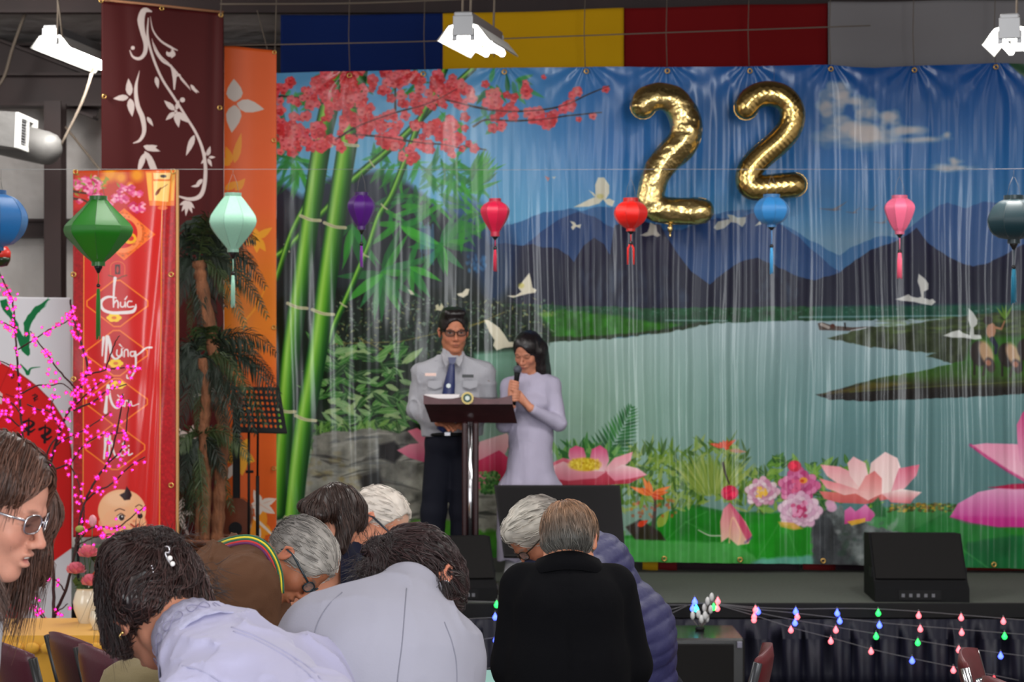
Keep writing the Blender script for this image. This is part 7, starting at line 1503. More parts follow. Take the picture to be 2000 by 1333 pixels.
mb = MB(); mb.add([P(875, 699, YM1 - .125), P(892, 699, YM1 - .125), P(888, 712, YM1 - .142), P(878, 712, YM1 - .142)], [(0, 1, 2, 3)]); solid(mb.build('tie_knot', M_tie, tie), .014)
disc(P(876, 754, YM1 - .172), .014, .002, 18).build('tie_emblem', mat('emblem_pale', (196, 206, 206), .4), tie)
mb = MB(); mb.add([P(949, 733, YM1 - .06), P(958, 735, YM1 - .05), P(961, 747, YM1 - .045), P(953, 745, YM1 - .06)], [(0, 1, 2, 3)]); solid(mb.build('sleeve_patch', mat('patch', (110, 80, 40), .6), p1), .004)
M_navt = mat('navy_trousers', (18, 20, 32), .8, .2, bump=(300, .2, .002)); T = S(); T.add(ell(P(883, 866, YM1), (.165, .12, .1)), 0)
for hp, kn, an in feet1: T.add(rc(Vector(hp) + Vector((0, 0, .02)), kn, .1, .078), .03).add(rc(kn, Vector(an) - Vector((0, 0, .02)), .077, .07), .03)
T.cut(plane(P(884, 847, YM1), (0, 0, -1)), .0); T.ops[-1] = (2, plane(P(884, 847, YM1), (0, 0, 1)), .002); T.disp = cloth_disp(.005, (9, 9, 4), 8)
put('trousers', T, *bounds([P(810, 840, YM1), P(960, 840, YM1), (P(842, 0, YM1).x - .05, YM1 - .1, ZS), (P(902, 0, YM1).x, YM1 + .1, ZS)], .08), .009, M_navt, p1)
mb = MB(); mb.tube([P(883, 848, YM1) + Vector((.172 * math.cos(a), .128 * math.sin(a), 0)) for a in np.linspace(0, 2 * PI, 33)], .012, 6, cap=False); mb.build('belt', M_black, p1, True); MB().box(P(868, 852, YM1 - .15), P(880, 844, YM1 - .135), .002).build('belt_buckle', M_silver, p1)
def shoes(par, ankles, m, z, d=(0, -1, 0), size=1):
    for a in ankles:
        a = Vector(a); d_ = Vector(d).normalized(); S_ = S(); S_.add(rc(Vector((a.x, a.y, z + .04)) - d_ * .03, Vector((a.x, a.y, z + .035)) + d_ * .16 * size, .042, .034), 0).keep(plane((0, 0, z + .003), (0, 0, -1)), .002).add(rc(Vector((a.x, a.y, z + .05)) - d_ * .02, Vector((a.x, a.y, z + .09)), .042, .044), .03)
        put('shoe', S_, *bounds([(a.x, a.y, z), Vector((a.x, a.y, z + .1)) + d_ * .2], .08), .01, m, par)
shoes(p1, [f_[2] for f_ in feet1], M_black, ZS)

# 2 -- the woman with the microphone
YW = 13.22; s2 = 1.0; M2 = frame((-.42, -.84, -.42), (-.1, -.35, 1), P(1031, 688, YW)); nk = P(1040, 738, YW + .05); sh2 = [P(996, 756, YW + .02), P(1078, 754, YW + .02)]; el2 = [P(984, 830, YW - .06), P(1092, 828, YW - .07)]
mic_t, mic_b = P(1011, 722, YW - .19), P(1003, 792, YW - .19); ma = (mic_b - mic_t).normalized(); g1 = mic_t + ma * .075; g2 = mic_t + ma * .135; wr2 = [P(999, 794, YW - .18), P(1037, 798, YW - .19)]
wz = ZS + .07; feet2 = [(P(1018, 880, YW), P(1016, 1010, YW), Vector((P(1014, 0, YW).x, YW, wz))), (P(1054, 880, YW), P(1056, 1010, YW), Vector((P(1058, 0, YW).x, YW, wz)))]
p2, B2 = build_person('woman with long black hair in a lavender tunic dress holding a microphone', M2, s2, (188, 126, 100), nk, sh2, el2, wr2, P(1040, 790, YW), P(1038, 880, YW), h=.0052, armr=.034,
    hands=[lambda o: grip_hand(o, wr2[0], g1, ma, (-.75, -.2, -.1), .92, .0165, -1), lambda o: grip_hand(o, wr2[1], g2, ma, (.95, .1, 0), .92, .0165, 1)], hand_d=[(0, 0, 1), (-.6, 0, .8)], feet=feet2, col_kw=dict(eyes='down', lip=(176, 80, 84), brow=(40, 26, 24)))
hs = hairf([(0, ell((0, .022, .036), (.086, .102, .093)), 0), (0, rc((.078, .0, .0), (.074, -.004, -.14), .03, .034), .04), (0, rc((.07, .05, 0), (.066, .055, -.2), .045, .042), .04), (0, rc((0, .085, 0), (0, .1, -.2), .05, .045), .05), (0, rc((-.076, .02, .0), (-.078, .03, -.16), .026, .022), .03), (0, rc((-.078, .02, -.14), (-.1, .05, -.24), .02, .01), .03), (0, rc((.07, -.0, -.12), (.052, -.03, -.3), .036, .02), .03), (0, rc((.06, .05, -.2), (.05, .04, -.3), .04, .02), .03),
            (1, ell((-.008, -.13, -.03), (.07, .088, .116)), .006), (1, rc((-.01, -.1, -.08), (-.01, -.1, -.3), .058, .05), .01)], M2, s2, lambda p: .003 * vnoise(p * np.array([70, 70, 12]), 3))
lo, hi = bounds([L2W(M2, s2, (x, y, z)) for x in (-.13, .13) for y in (-.14, .17) for z in (-.35, .14)], .01)
put('hair', hs, lo, hi, .006, M_hair, p2, lambda V: LIN((22, 16, 18))[None] * (1 + .35 * vnoise(V * np.array([90, 90, 8]), 1))[:, None])
M_lav = mat('lavender_crepe', (166, 160, 181), .75, .25, bump=(280, .2, .002), noise=(4, .04)); T = S(); T.add(rc(P(1020, 765, YW), P(1020, 850, YW), .085, .075), 0).add(rc(P(1058, 765, YW), P(1056, 850, YW), .085, .075), .05).add(ell(P(1036, 790, YW - .05), (.12, .1, .07)), .04)
T.add(rc(P(1036, 850, YW), P(1034, 960, YW), .12, .165), .06).add(rc(P(1010, 960, YW), P(1004, 1108, YW), .12, .10), .05).add(rc(P(1062, 960, YW), P(1070, 1108, YW), .12, .10), .05).add(rc(P(1040, 738, YW + .03), sh2[0], .055, .055), .04).add(rc(P(1040, 738, YW + .03), sh2[1], .055, .055), .04)
for i in (0, 1): T.add(rc(sh2[i], el2[i], .055, .048), .03).add(rc(el2[i], Vector(wr2[i]).lerp(Vector(el2[i]), .1), .047, .035), .012)
T.add(rc(P(1040, 746, YW + .03), P(1038, 737, YW + .025), .06, .055), .02).cut(rc(P(1036, 722, YW + .01), P(1039, 735, YW + .03), .05, .048), .004); T.ops.append((2, plane(P(0, 1095, YW), (0, 0, -1)), .004))
T.disp = lambda p: cloth_disp(.005, (10, 9, 6), 13)(p) + .008 * np.sin(p[:, 0] * 60 + 2 * vnoise(p * 3, 3)) * np.clip((1.45 - p[:, 2]) / .6, 0, 1)
put('tunic_dress', T, *bounds(sh2 + el2 + wr2 + [P(975, 1110, YW), P(1100, 1110, YW)], .13), .0065, M_lav, p2)
M_wht = mat('white_satin', (214, 212, 218), .5, .4, sheen=.2); T = S()
for hp, kn, an in feet2: T.add(rc(hp, kn, .085, .08), .03).add(rc(kn, Vector(an) - Vector((0, 0, .035)), .08, .095), .03)
T.ops.append((2, plane((0, 0, ZS + .015), (0, 0, -1)), .002)); T.disp = lambda p: .006 * np.sin(p[:, 0] * 70); put('trousers', T, *bounds([P(980, 880, YW), P(1095, 880, YW), (P(1036, 0, YW).x, YW, ZS)], .12), .01, M_wht, p2); shoes(p2, [f_[2] for f_ in feet2], M_wht, ZS, size=.8)
mic = root('microphone', mic_b, 'black microphone with a grey mesh head in the speaking woman\'s hands', 'microphone'); v, f = ico(tuple(mic_t), .027, n=18, k=12); mb = MB(); mb.add(v, f); mb.build('mesh_head', mat('mic_mesh', (92, 96, 106), .35, .5, .6, bump=(900, 1, .002)), mic, True); MB().tube([mic_t + ma * .018, mic_t + ma * .045, mic_b], [.02, .0165, .0125], 16).build('handle', M_black, mic, True)

# ------------------------------------------------------------------ people nearer the camera, bowing
def legs_down(par, pv, m, x0=.1, y=0, r=.1, shoe=M_black, d=(0, 1, 0)):
    """trousers and shoes that carry a bowing figure down to the hall floor (below the picture)"""
    pv = Vector(pv); T = S(); an = []
    for sg in (-1, 1):
        hp = pv + Vector((sg * .085, 0, .0)); kn = Vector((hp.x + sg * .01, hp.y + y, .5)); a = Vector((hp.x + sg * .015, hp.y + y, .07)); an.append(a); T.add(rc(hp, kn, r, r * .78), .04).add(rc(kn, a, r * .78, r * .62), .03)
    put('trousers', T, *bounds([pv + Vector((0, 0, .05)), an[0], an[1]], .16), .014, m, par); shoes(par, an, shoe, 0, d)
def seedpts(f, M, s, n, keep, seed): 
    lo, hi = bounds([L2W(M, s, (x, y, z)) for x in (-.16, .16) for y in (-.16, .18) for z in (-.22, .18)], .0)
    return on_surface(f, (lo, hi), keep, n, seed)

# 3 -- woman in profile at the edge of the picture
Y3 = 3.72; s3 = 1.0; M3 = frame((.945, -.13, -.30), (.30, -.02, .95), P(-20, 992, Y3)); hd3 = lambda v: L2W(M3, s3, v)
nk = P(-110, 1150, Y3 + .03); sh3 = [P(-180, 1290, Y3 - .17), P(-120, 1280, Y3 + .2)]; el3 = [P(-150, 1560, Y3 - .2), P(-90, 1560, Y3 + .24)]; wr3 = [P(60, 1640, Y3 - .1), P(70, 1640, Y3 + .14)]
p3, B3 = build_person('woman in profile with shoulder-length brown hair and silver-armed glasses', M3, s3, (206, 146, 124), nk, sh3, el3, wr3, P(-160, 1330, Y3), P(-200, 1700, Y3), h=.0036, armr=.036, head_kw=dict(open_mouth=1), col_kw=dict(lip=(190, 100, 96), brow=(120, 84, 74), eyes='down'))
mb = MB(); v, f = ico(tuple(hd3((0, -.0845, -.063))), .0115, sx=1, sz=.34, n=14); mb.add(v, f); mb.build('teeth', mat('teeth', (226, 222, 214), .3), p3, True)
C3 = [(0, ell((0, .026, .038), (.088, .102, .096)), 0),
      (0, rc((.075, -.015, .06), (.105, -.05, .0), .03, .03), .04), (0, rc((.105, -.05, .0), (.115, -.055, -.1), .032, .03), .04), (0, rc((.115, -.055, -.1), (.10, -.01, -.2), .03, .02), .04), (0, rc((.09, .02, .02), (.10, .03, -.17), .04, .03), .04),
      (0, rc((-.074, .0, .06), (-.084, .02, .0), .03, .03), .04), (0, rc((-.084, .025, .0), (-.09, .055, -.12), .036, .026), .03), (0, rc((0, .09, 0), (0, .11, -.14), .06, .05), .04),
      (1, ell((-.015, -.136, -.03), (.086, .094, .12)), .008), (1, rc((-.08, -.08, -.01), (-.08, -.075, -.14), .05, .07), .01)]
h3 = hairf(C3, M3, s3, lambda p: .0035 * vnoise(p * 34, 3) + .002 * np.sin(vnoise(p * 12, 9) * 30))
lo, hi = bounds([hd3((x, y, z)) for x in (-.16, .16) for y in (-.17, .2) for z in (-.26, .16)], .01); put('hair', h3, lo, hi, .0045, M_hair, p3, lambda V: LIN((72, 46, 37))[None] * (1 + .4 * vnoise(V * np.array([60, 60, 12]), 1))[:, None])
dn = lambda *v: np.array(v, 'f')
def dir3(p, i):
    q = local(p, M3, s3); side = np.sign(q[:, 0])[:, None]; top = np.clip((q[:, 2] - .06) / .05, 0, 1)[:, None]; R = np.array([[M3[a][b] for b in range(3)] for a in range(3)], 'f')
    l = top * np.concatenate([side * .9, np.full((len(p), 1), -.15), np.full((len(p), 1), -.25)], 1) + (1 - top) * np.concatenate([side * .12, np.full((len(p), 1), .03), np.full((len(p), 1), -1)], 1)
    return l @ R.T + dn(-.02, 0, -.35)
st = seedpts(h3, M3, s3, 3000, lambda p: (local(p, M3, s3)[:, 2] > -.07) & ~((local(p, M3, s3)[:, 0] < -.03) & (local(p, M3, s3)[:, 1] < -.03) & (local(p, M3, s3)[:, 2] < .075)), 3)
me = strand_mesh('strands', h3, st, dir3, 17, .0125, .0011, M_hair, p3, (92, 62, 50), .4, .004, lambda t: 1.0 if t < .55 else 0, 2, lens=(.45, 1.0), jit=.12); o = link('hair_strands', me, M_hair, p3); o['kind'] = 'stuff'
# long loose locks swinging down in front of the shoulder
rg = np.random.default_rng(5); n = 420; st = np.array([list(hd3((rg.uniform(.07, .135), rg.uniform(-.08, .03), rg.uniform(-.14, -.02)))) for _ in range(n)], 'f'); far = lambda p: np.full(len(p), 1., 'f') * 1
me = strand_mesh('locks', lambda p: np.linalg.norm(p - A3(hd3((.1, 0, -.05))), axis=1), st, lambda p, i: dn(-.12 - .03 * i * 0, 0, -1.) + dn(-.35, 0, 0) * (i / 16), 12, .0145, .0011, M_hair, p3, (84, 58, 48), .4, 0, 0, 4, lens=(.5, 1.0), jit=.10); o = link('loose_locks', me, M_hair, p3); o['kind'] = 'stuff'
n = 160; st = np.array([list(P(rg.uniform(-45, -4), rg.uniform(1110, 1170), Y3 - .1 + rg.uniform(-.04, .04))) for _ in range(n)], 'f')
me = strand_mesh('locks', lambda p: np.linalg.norm(p - A3(hd3((-.1, 0, -.05))), axis=1), st, lambda p, i: dn(.40, 0, -1.), 7, .0125, .0010, M_hair, p3, (84, 58, 48), .4, 0, 0, 6, lens=(.5, 1.0), jit=.10); o = link('loose_locks', me, M_hair, p3); o['kind'] = 'stuff'
glasses(M3, s3, p3, M_silver, mat('photochromic_lens', (70, 58, 60), .04, .6, alpha=.5), .020, 1.2, thick=.0017)
T = S(); T.add(rc(P(-130, 1230, Y3), P(-190, 1620, Y3), .12, .14), 0)
for i in (0, 1): T.add(rc(nk + Vector((0, 0, -.07)), sh3[i], .06, .065), .04).add(rc(sh3[i], el3[i], .066, .055), .03).add(rc(el3[i], Vector(wr3[i]).lerp(Vector(el3[i]), .1), .052, .042), .03)
T.disp = cloth_disp(.005, (9, 9, 6), 2); put('white_blouse', T, *bounds(sh3 + el3 + wr3 + [P(-200, 1700, Y3)], .15), .009, mat('white_cotton', (206, 206, 212), .8, bump=(300, .2, .002)), p3); legs_down(p3, P(-200, 1740, Y3), M_navt)

# 4 -- woman with pinned-up hair, lavender shirt
Y4 = 3.9; s4 = 1.0; M4 = frame((.22, .2, -.95), (-.54, .82, .03), P(312, 1206, Y4)); hd4 = lambda v: L2W(M4, s4, v)
nk = P(392, 1268, 3.765); sh4 = [P(395, 1390, 3.55), P(590, 1330, 3.9)]; el4 = [P(330, 1680, 3.5), P(600, 1640, 4.05)]; wr4 = [P(330, 1900, 3.7), P(450, 1860, 4.05)]
p4, B4 = build_person('woman with dark pinned-up hair, pearl hairpin and lavender shirt bowing at the front', M4, s4, (196, 134, 108), nk, sh4, el4, wr4, P(500, 1390, 3.7), P(700, 1700, 3.5), h=.0036, armr=.036)
C4 = [(0, ell((0, .022, .038), (.088, .106, .094)), 0), (0, ell((-.028, .10, .045), (.066, .05, .066)), .03), (0, ell((.02, .11, .03), (.05, .042, .055)), .03), (0, ell((-.03, .06, -.02), (.06, .06, .045)), .03), (0, rc((.07, -.03, .05), (.078, -.075, .01), .022, .014), .03),
      (2, plane((0, -.034, 0), (0, -1, -.5)), .03), (1, ell((0, -.122, -.035), (.08, .078, .1)), .008), (1, ell((.088, -.0, -.04), (.03, .042, .046)), .006), (1, ell((-.088, -.0, -.04), (.03, .042, .046)), .006), (0, rc((.02, .06, -.04), (-.02, .055, -.10), .06, .05), .04), (1, plane((0, .05, -.105), (0, -.7, 1)), .02)]
h4 = hairf(C4, M4, s4, lambda p: .004 * vnoise(p * 30, 3) + .0025 * np.sin(vnoise(p * 14, 9) * 26)); lo, hi = bounds([hd4((x, y, z)) for x in (-.13, .13) for y in (-.14, .18) for z in (-.12, .15)], .01)
put('hair', h4, lo, hi, .004, M_hair, p4, lambda V: LIN((28, 17, 18))[None] * (1 + .4 * vnoise(V * 50, 1))[:, None])
tgt4 = A3(hd4((-.02, .13, .05)))
def dir4(p, i):
    v = tgt4 - p; v /= np.linalg.norm(v, axis=1)[:, None] + 1e-6; q = local(p, M4, s4); sw = np.cross(v, A3(M4.to_3x3() @ Vector((0, 1, 0)))); return v + .55 * sw
st = seedpts(h4, M4, s4, 3600, lambda p: np.ones(len(p), bool), 4); me = strand_mesh('strands', h4, st, dir4, 14, .009, .0010, M_hair, p4, (58, 38, 36), .55, .005, 1.0, 3, lens=(.4, 1.0), jit=.2); o = link('hair_strands', me, M_hair, p4); o['kind'] = 'stuff'
# wisps: falling fringe at the face side, nape hairs and flyaways
rg = np.random.default_rng(8)
for cnt, ((x0_, y0_), (x1_, y1_)), dd, ln, jt in ((130, ((200, 1130), (232, 1215)), (.2, 0, -1), 11, .14), (90, ((188, 1090), (215, 1190)), (.02, 0, -1), 9, .2), (120, ((260, 1038), (390, 1075)), (.2, 0, .5), 5, .8), (60, ((290, 1235), (340, 1260)), (.1, -.4, -1), 4, .35), (90, ((392, 1100), (425, 1200)), (.7, 0, -.6), 6, .5)):
    st = np.array([list(P(rg.uniform(x0_, x1_), rg.uniform(y0_, y1_), Y4 - .03 + rg.uniform(-.05, .03))) for _ in range(cnt)], 'f')
    me = strand_mesh('wisps', lambda p: np.linalg.norm(p - A3(hd4((0, 0, 0))), axis=1), st, (lambda dd: lambda p, i: dn(*dd))(dd), ln, .0115, .0007, M_hair, p4, (34, 22, 22), .4, 0, 0, 11, lens=(.4, 1.0), jit=jt); o = link('hair_wisps', me, M_hair, p4); o['kind'] = 'stuff'
pin = MB(); hp_ = [P(322, 1068, Y4 - .155), P(330, 1070, Y4 - .16), P(330, 1080, Y4 - .16), P(323, 1081, Y4 - .16), P(328, 1095, Y4 - .162), P(335, 1104, Y4 - .165)]; pin.tube(spline(hp_, 5), .0016, 6); pn = pin.build('hairpin', M_silver, p4, True)
for x, y in ((332, 1091), (337, 1102)): v, f = ico(tuple(P(x, y, Y4 - .168)), .0046, n=12, k=8); mb = MB(); mb.add(v, f); mb.build('pearl', M_pearl, pn, True)
for x, y in ((298, 1111), (296, 1106), (299, 1118)): v, f = ico(tuple(P(x, y, Y4 - .17)), .0016, n=6, k=4); mb = MB(); mb.add(v, f); mb.build('rhinestone', M_silver, pn, True)
er = L2W(M4, s4, (.087, .012, -.036)); v, f = ico(tuple(er + Vector((0, -.006, -.002))), .0032, n=8); mb = MB(); mb.add(v, f); mb.tube([er + Vector((0, -.004, 0)), er + Vector((-.006, -.008, -.008)), er + Vector((-.002, -.006, -.014))], .001, 5); mb.build('earring', mat('gold_jewel', (226, 190, 120), .2, .5, 1), p4, True)
M_lil = mat('lilac_shirt', (172, 169, 197), .7, .3, bump=(240, .25, .002), noise=(3, .04), sheen=.15); T = S(); T.add(rc(P(425, 1296, 3.775), P(640, 1560, 3.55), .09, .15), 0).add(rc(P(470, 1320, 3.82), P(590, 1390, 3.85), .09, .1), .05).add(rc(P(450, 1300, 3.8), sh4[1] + Vector((0, 0, -.01)), .078, .078), .05).add(rc(P(400, 1310, 3.7), sh4[0] + Vector((.02, 0, .0)), .07, .075), .05).add(rc(P(470, 1330, 3.66), P(640, 1500, 3.4), .10, .13), .05)
for i in (0, 1): T.add(rc(sh4[i], el4[i], .074, .06), .04).add(rc(el4[i], Vector(wr4[i]).lerp(Vector(el4[i]), .1), .058, .044), .03)
T.add(rc(nk.lerp(hd4((0, .02, -.06)), .3), nk, .066, .078), .03).cut(rc(hd4((0, .02, -.06)), nk.lerp(hd4((0, .02, -.06)), .8), .062, .056), .006); T.disp = cloth_disp(.012, (11, 11, 8), 4)
put('shirt', T, *bounds(sh4 + el4 + wr4 + [P(660, 1600, 3.5), P(400, 1230, 3.75)], .12), .006, M_lil, p4)
M_s4 = mat('lilac_seam', (160, 158, 186), .7)
for q in ([(452, 1226), (500, 1244), (560, 1276), (610, 1310), (640, 1345)], [(456, 1234), (502, 1252), (560, 1284), (604, 1318), (630, 1350)], [(350, 1300), (395, 1312), (440, 1340), (470, 1380)]): seam(T, q, 3.3, 4.2, 'yoke_seam', M_s4, p4, .0016)
# stand-up collar with an embroidered band
ax = (nk - hd4((0, .02, -.06))).normalized(); cc = nk - ax * .012; u_ = ax.cross(Vector((0, 0, 1))).normalized(); w_ = ax.cross(u_); mb = MB(); N_ = 40; vs = []
for k, (h_, r_) in enumerate(((-.052, .064), (-.03, .068), (.0, .076), (.034, .092))):
    for j in range(N_): a = 2 * PI * j / N_; vs.append(cc + ax * h_ + (u_ * math.cos(a) + w_ * math.sin(a)) * (r_ + .0012 * math.sin(j * 3)))
mb.add(vs, [(k * N_ + j, k * N_ + (j + 1) % N_, (k + 1) * N_ + (j + 1) % N_, (k + 1) * N_ + j) for k in range(3) for j in range(N_)]); cg = mb.build('collar', mat('collar_lace', (168, 166, 192), .7, bump=(60, .8, .006), noise=(70, .14)), p4, True); solid(cg, .003)
for q_ in range(9):
    a = q_ / 9 * 2 * PI; mb = MB(); mb.tube([cc + ax * (-.012 + .009 * math.sin(t * 2)) + (u_ * math.cos(a + .28 * math.cos(t)) + w_ * math.sin(a + .28 * math.cos(t))) * .0775 for t in np.linspace(0, 2 * PI, 18)], .0009, 4, cap=False); mb.build('collar_embroidery', mat('embroidery', (132, 128, 158), .6), cg, True)
legs_down(p4, P(740, 1720, 3.45), M_navt)

# 5 -- woman seen from behind in a pale grey-lavender tunic
Y5 = 4.22; s5 = .94; M5 = frame((.42, .12, -.9), (.3, .86, .3), P(818, 1152, Y5)); hd5 = lambda v: L2W(M5, s5, v)
nk = P(786, 1190, 4.08); sh5 = [P(640, 1264, 4.05), P(856, 1290, 4.1)]; el5 = [P(602, 1560, 4.15), P(895, 1540, 4.2)]; wr5 = [P(700, 1680, 4.35), P(850, 1660, 4.4)]
p5, B5 = build_person('woman with dark twisted hair bowing, her back in a plain pale grey tunic', M5, s5, (190, 124, 96), nk, sh5, el5, wr5, P(745, 1290, 4.05), P(745, 1700, 3.95), h=.0038, armr=.036)
C5 = [(0, ell((0, .024, .036), (.084, .102, .092)), 0), (0, ell((.055, .095, -.012), (.052, .046, .046)), .02), (0, ell((.10, .09, -.02), (.045, .036, .036)), .02), (0, ell((.075, .07, -.06), (.05, .036, .03)), .03), (1, ell((0, -.122, -.035), (.08, .078, .1)), .008), (1, ell((-.09, .0, -.04), (.03, .04, .045)), .006), (1, ell((.09, -.01, -.04), (.03, .035, .045)), .006), (0, rc((.03, .06, -.05), (.0, .05, -.10), .055, .045), .04), (1, plane((-.03, .05, -.07), (-.45, -.5, 1)), .02)]
h5 = hairf(C5, M5, s5, lambda p: .004 * vnoise(p * 30, 13) + .0025 * np.sin(vnoise(p * 14, 19) * 26)); lo, hi = bounds([hd5((x, y, z)) for x in (-.13, .17) for y in (-.14, .16) for z in (-.13, .15)], .01)
put('hair', h5, lo, hi, .004, M_hair, p5, lambda V: LIN((26, 16, 17))[None] * (1 + .4 * vnoise(V * 50, 1))[:, None]); tgt5 = A3(hd5((.06, .13, -.01)))
def dir5(p, i): v = tgt5 - p; d_ = np.linalg.norm(v, axis=1)[:, None] + 1e-6; v = v / d_; sw = np.cross(v, A3(M5.to_3x3() @ Vector((0, 1, 0)))); return v + np.where(d_ < .07, 1.2, .1) * sw
st = seedpts(h5, M5, s5, 3000, lambda p: np.ones(len(p), bool), 5); me = strand_mesh('strands', h5, st, dir5, 14, .0095, .0010, M_hair, p5, (50, 32, 32), .5, .0045, 1.0, 3, lens=(.4, 1.0), jit=.18); o = link('hair_strands', me, M_hair, p5); o['kind'] = 'stuff'
rg = np.random.default_rng(9)
for cnt, ((x0_, y0_), (x1_, y1_)), dd, ln, jt in ((110, ((690, 1085), (730, 1130)), (-.5, 0, -.8), 6, .5), (90, ((720, 1050), (770, 1075)), (-.1, 0, 1), 4, .9), (90, ((700, 1130), (790, 1150)), (.1, 0, -.5), 6, .8), (70, ((850, 1110), (872, 1150)), (.25, 0, -1), 8, .2)):
    st = np.array([list(P(rg.uniform(x0_, x1_), rg.uniform(y0_, y1_), Y5 - .1 + rg.uniform(-.04, .04))) for _ in range(cnt)], 'f'); me = strand_mesh('wisps', lambda p: np.linalg.norm(p - A3(hd5((0, 0, 0))), axis=1), st, (lambda dd: lambda p, i: dn(*dd))(dd), ln, .0115, .0007, M_hair, p5, (34, 22, 22), .4, 0, 0, 12, lens=(.4, 1.0), jit=jt); o = link('hair_wisps', me, M_hair, p5); o['kind'] = 'stuff'
er = hd5((-.086, .012, -.036)); mb = MB()
for k in range(3): v, f = ico(tuple(er + Vector((.001 + .003 * k, -.007, -.004 - .001 * k))), .0022, n=6, k=4); mb.add(v, f)
mb.build('earring', M_silver, p5, True)
M_pale = mat('pale_grey_crepe', (160, 159, 173), .78, .25, bump=(260, .2, .002), noise=(3, .03)); T = S(); T.add(ell(P(745, 1300, 4.05), (.16, .15, .155)), 0).add(rc(P(700, 1300, 4.03), P(700, 1640, 3.95), .13, .15), .06).add(rc(P(800, 1300, 4.05), P(800, 1640, 3.97), .125, .15), .06)
for i in (0, 1): T.add(rc(nk + Vector((-.02, 0, -.035)), sh5[i], .07, .078), .06).add(rc(sh5[i], el5[i], .08, .07), .03).add(rc(el5[i], Vector(wr5[i]).lerp(Vector(el5[i]), .1), .06, .044), .03)
T.add(rc(nk, P(798, 1166, 4.13), .074, .068), .015).cut(rc(hd5((0, .02, -.02)), hd5((0, .02, -.07)), .053, .05), .004)
_d5 = cloth_disp(.012, (10, 10, 6), 14); T.disp = lambda p: _d5(p) * (.3 + .8 * np.clip(np.abs(p[:, 0] + .25) / .16, 0, 1) ** 2)
put('tunic', T, *bounds(sh5 + el5 + wr5 + [P(745, 1640, 3.95), P(780, 1130, 4.1)], .13), .006, M_pale, p5); tunic5 = T
# centre back seam sewn down the tunic
M_seam = mat('seam_thread', (120, 120, 134), .7)
seam(T, [(794, 1150), (790, 1200), (785, 1260), (776, 1333), (772, 1420)], 3.6, 4.4, 'back_seam', M_seam, p5)
seam(T, [(668, 1158), (640, 1185), (618, 1225), (608, 1280), (606, 1350), (612, 1420)], 3.6, 4.4, 'armhole_seam', M_seam, p5, .0014); seam(T, [(868, 1216), (884, 1260), (892, 1310), (890, 1400)], 3.6, 4.4, 'armhole_seam', M_seam, p5, .0014); legs_down(p5, P(745, 1730, 3.95), M_wht)

# 6 -- man in the brown robe with a striped stole
Y6 = 6.3; s6 = 1.03; M6 = frame((.5, -.3, -.81), (.72, .1, .55), P(576, 1098, Y6)); hd6 = lambda v: L2W(M6, s6, v)
nk = P(506, 1110, Y6 + .02); sh6 = [P(486, 1150, Y6 - .17), P(505, 1135, Y6 + .19)]; el6 = [P(492, 1300, Y6 - .2), P(530, 1290, Y6 + .22)]; wr6 = [P(560, 1420, Y6 - .1), P(585, 1420, Y6 + .12)]
p6, B6 = build_person('grey-haired man in a brown robe and green and yellow striped stole bowing', M6, s6, (184, 116, 84), nk, sh6, el6, wr6, P(455, 1170, Y6), P(370, 1400, Y6), h=.0046, head_kw=dict(old=1), col_kw=dict(eyes='down', lip=(150, 80, 70), brow=(120, 104, 96)))
h6 = hairf([(0, ell((0, .02, .036), (.081, .1, .092)), 0), (1, ell((0, -.13, -.03), (.078, .082, .118)), .008), (1, ell((.085, -.01, -.066), (.03, .06, .06)), .006), (1, ell((-.085, -.01, -.066), (.03, .06, .06)), .006), (1, plane((0, .05, -.055), (0, -.1, 1)), .01)], M6, s6, lambda p: .003 * vnoise(p * 50, 3))
def greycol(M, s, dark, light, z0, z1, axis=2):
    def f(V): q = local(V, M, s)[:, axis]; t = np.clip((q - z0) / (z1 - z0), 0, 1)[:, None]; return (LIN(dark)[None] * (1 - t) + LIN(light)[None] * t) * (1 + .3 * vnoise(V * np.array([60, 60, 60]), 1))[:, None]
    return f
gc6 = lambda V: greycol(M6, s6, (64, 58, 56), (172, 166, 160), .13, -.04, 1)(V); lo, hi = bounds([hd6((x, y, z)) for x in (-.1, .1) for y in (-.13, .14) for z in (-.1, .14)], .01); put('hair', h6, lo, hi, .0048, M_hairw, p6, gc6)
def comb(M, back=(0, 1, -.35)):
    d = M.to_3x3() @ Vector(back); d = A3(d); return lambda p, i: np.tile(d, (len(p), 1))
st = seedpts(h6, M6, s6, 1500, lambda p: np.ones(len(p), bool), 6); me = strand_mesh('strands', h6, st, comb(M6, (0, 1, -.5)), 8, .006, .0013, M_hairw, p6, gc6, .3, .003, 1.0, 3, lens=(.5, 1.0), jit=.16); o = link('hair_strands', me, M_hairw, p6); o['kind'] = 'stuff'
glasses(M6, s6, p6, mat('slate_frame', (40, 56, 66), .3), M_glass, .019, 1.25, thick=.0024)
M_robe = mat('brown_robe', (92, 62, 44), .85, .2, bump=(240, .3, .003), noise=(5, .1)); T = S(); T.add(rc(P(470, 1150, Y6), P(385, 1330, Y6), .13, .19), 0).add(rc(P(385, 1330, Y6), P(365, 1700, Y6), .19, .23), .05)
for i in (0, 1): T.add(rc(nk + Vector((-.03, 0, -.02)), sh6[i], .075, .085), .05).add(rc(sh6[i], el6[i], .088, .09), .04).add(rc(el6[i], Vector(wr6[i]).lerp(Vector(el6[i]), .1), .08, .075), .04)
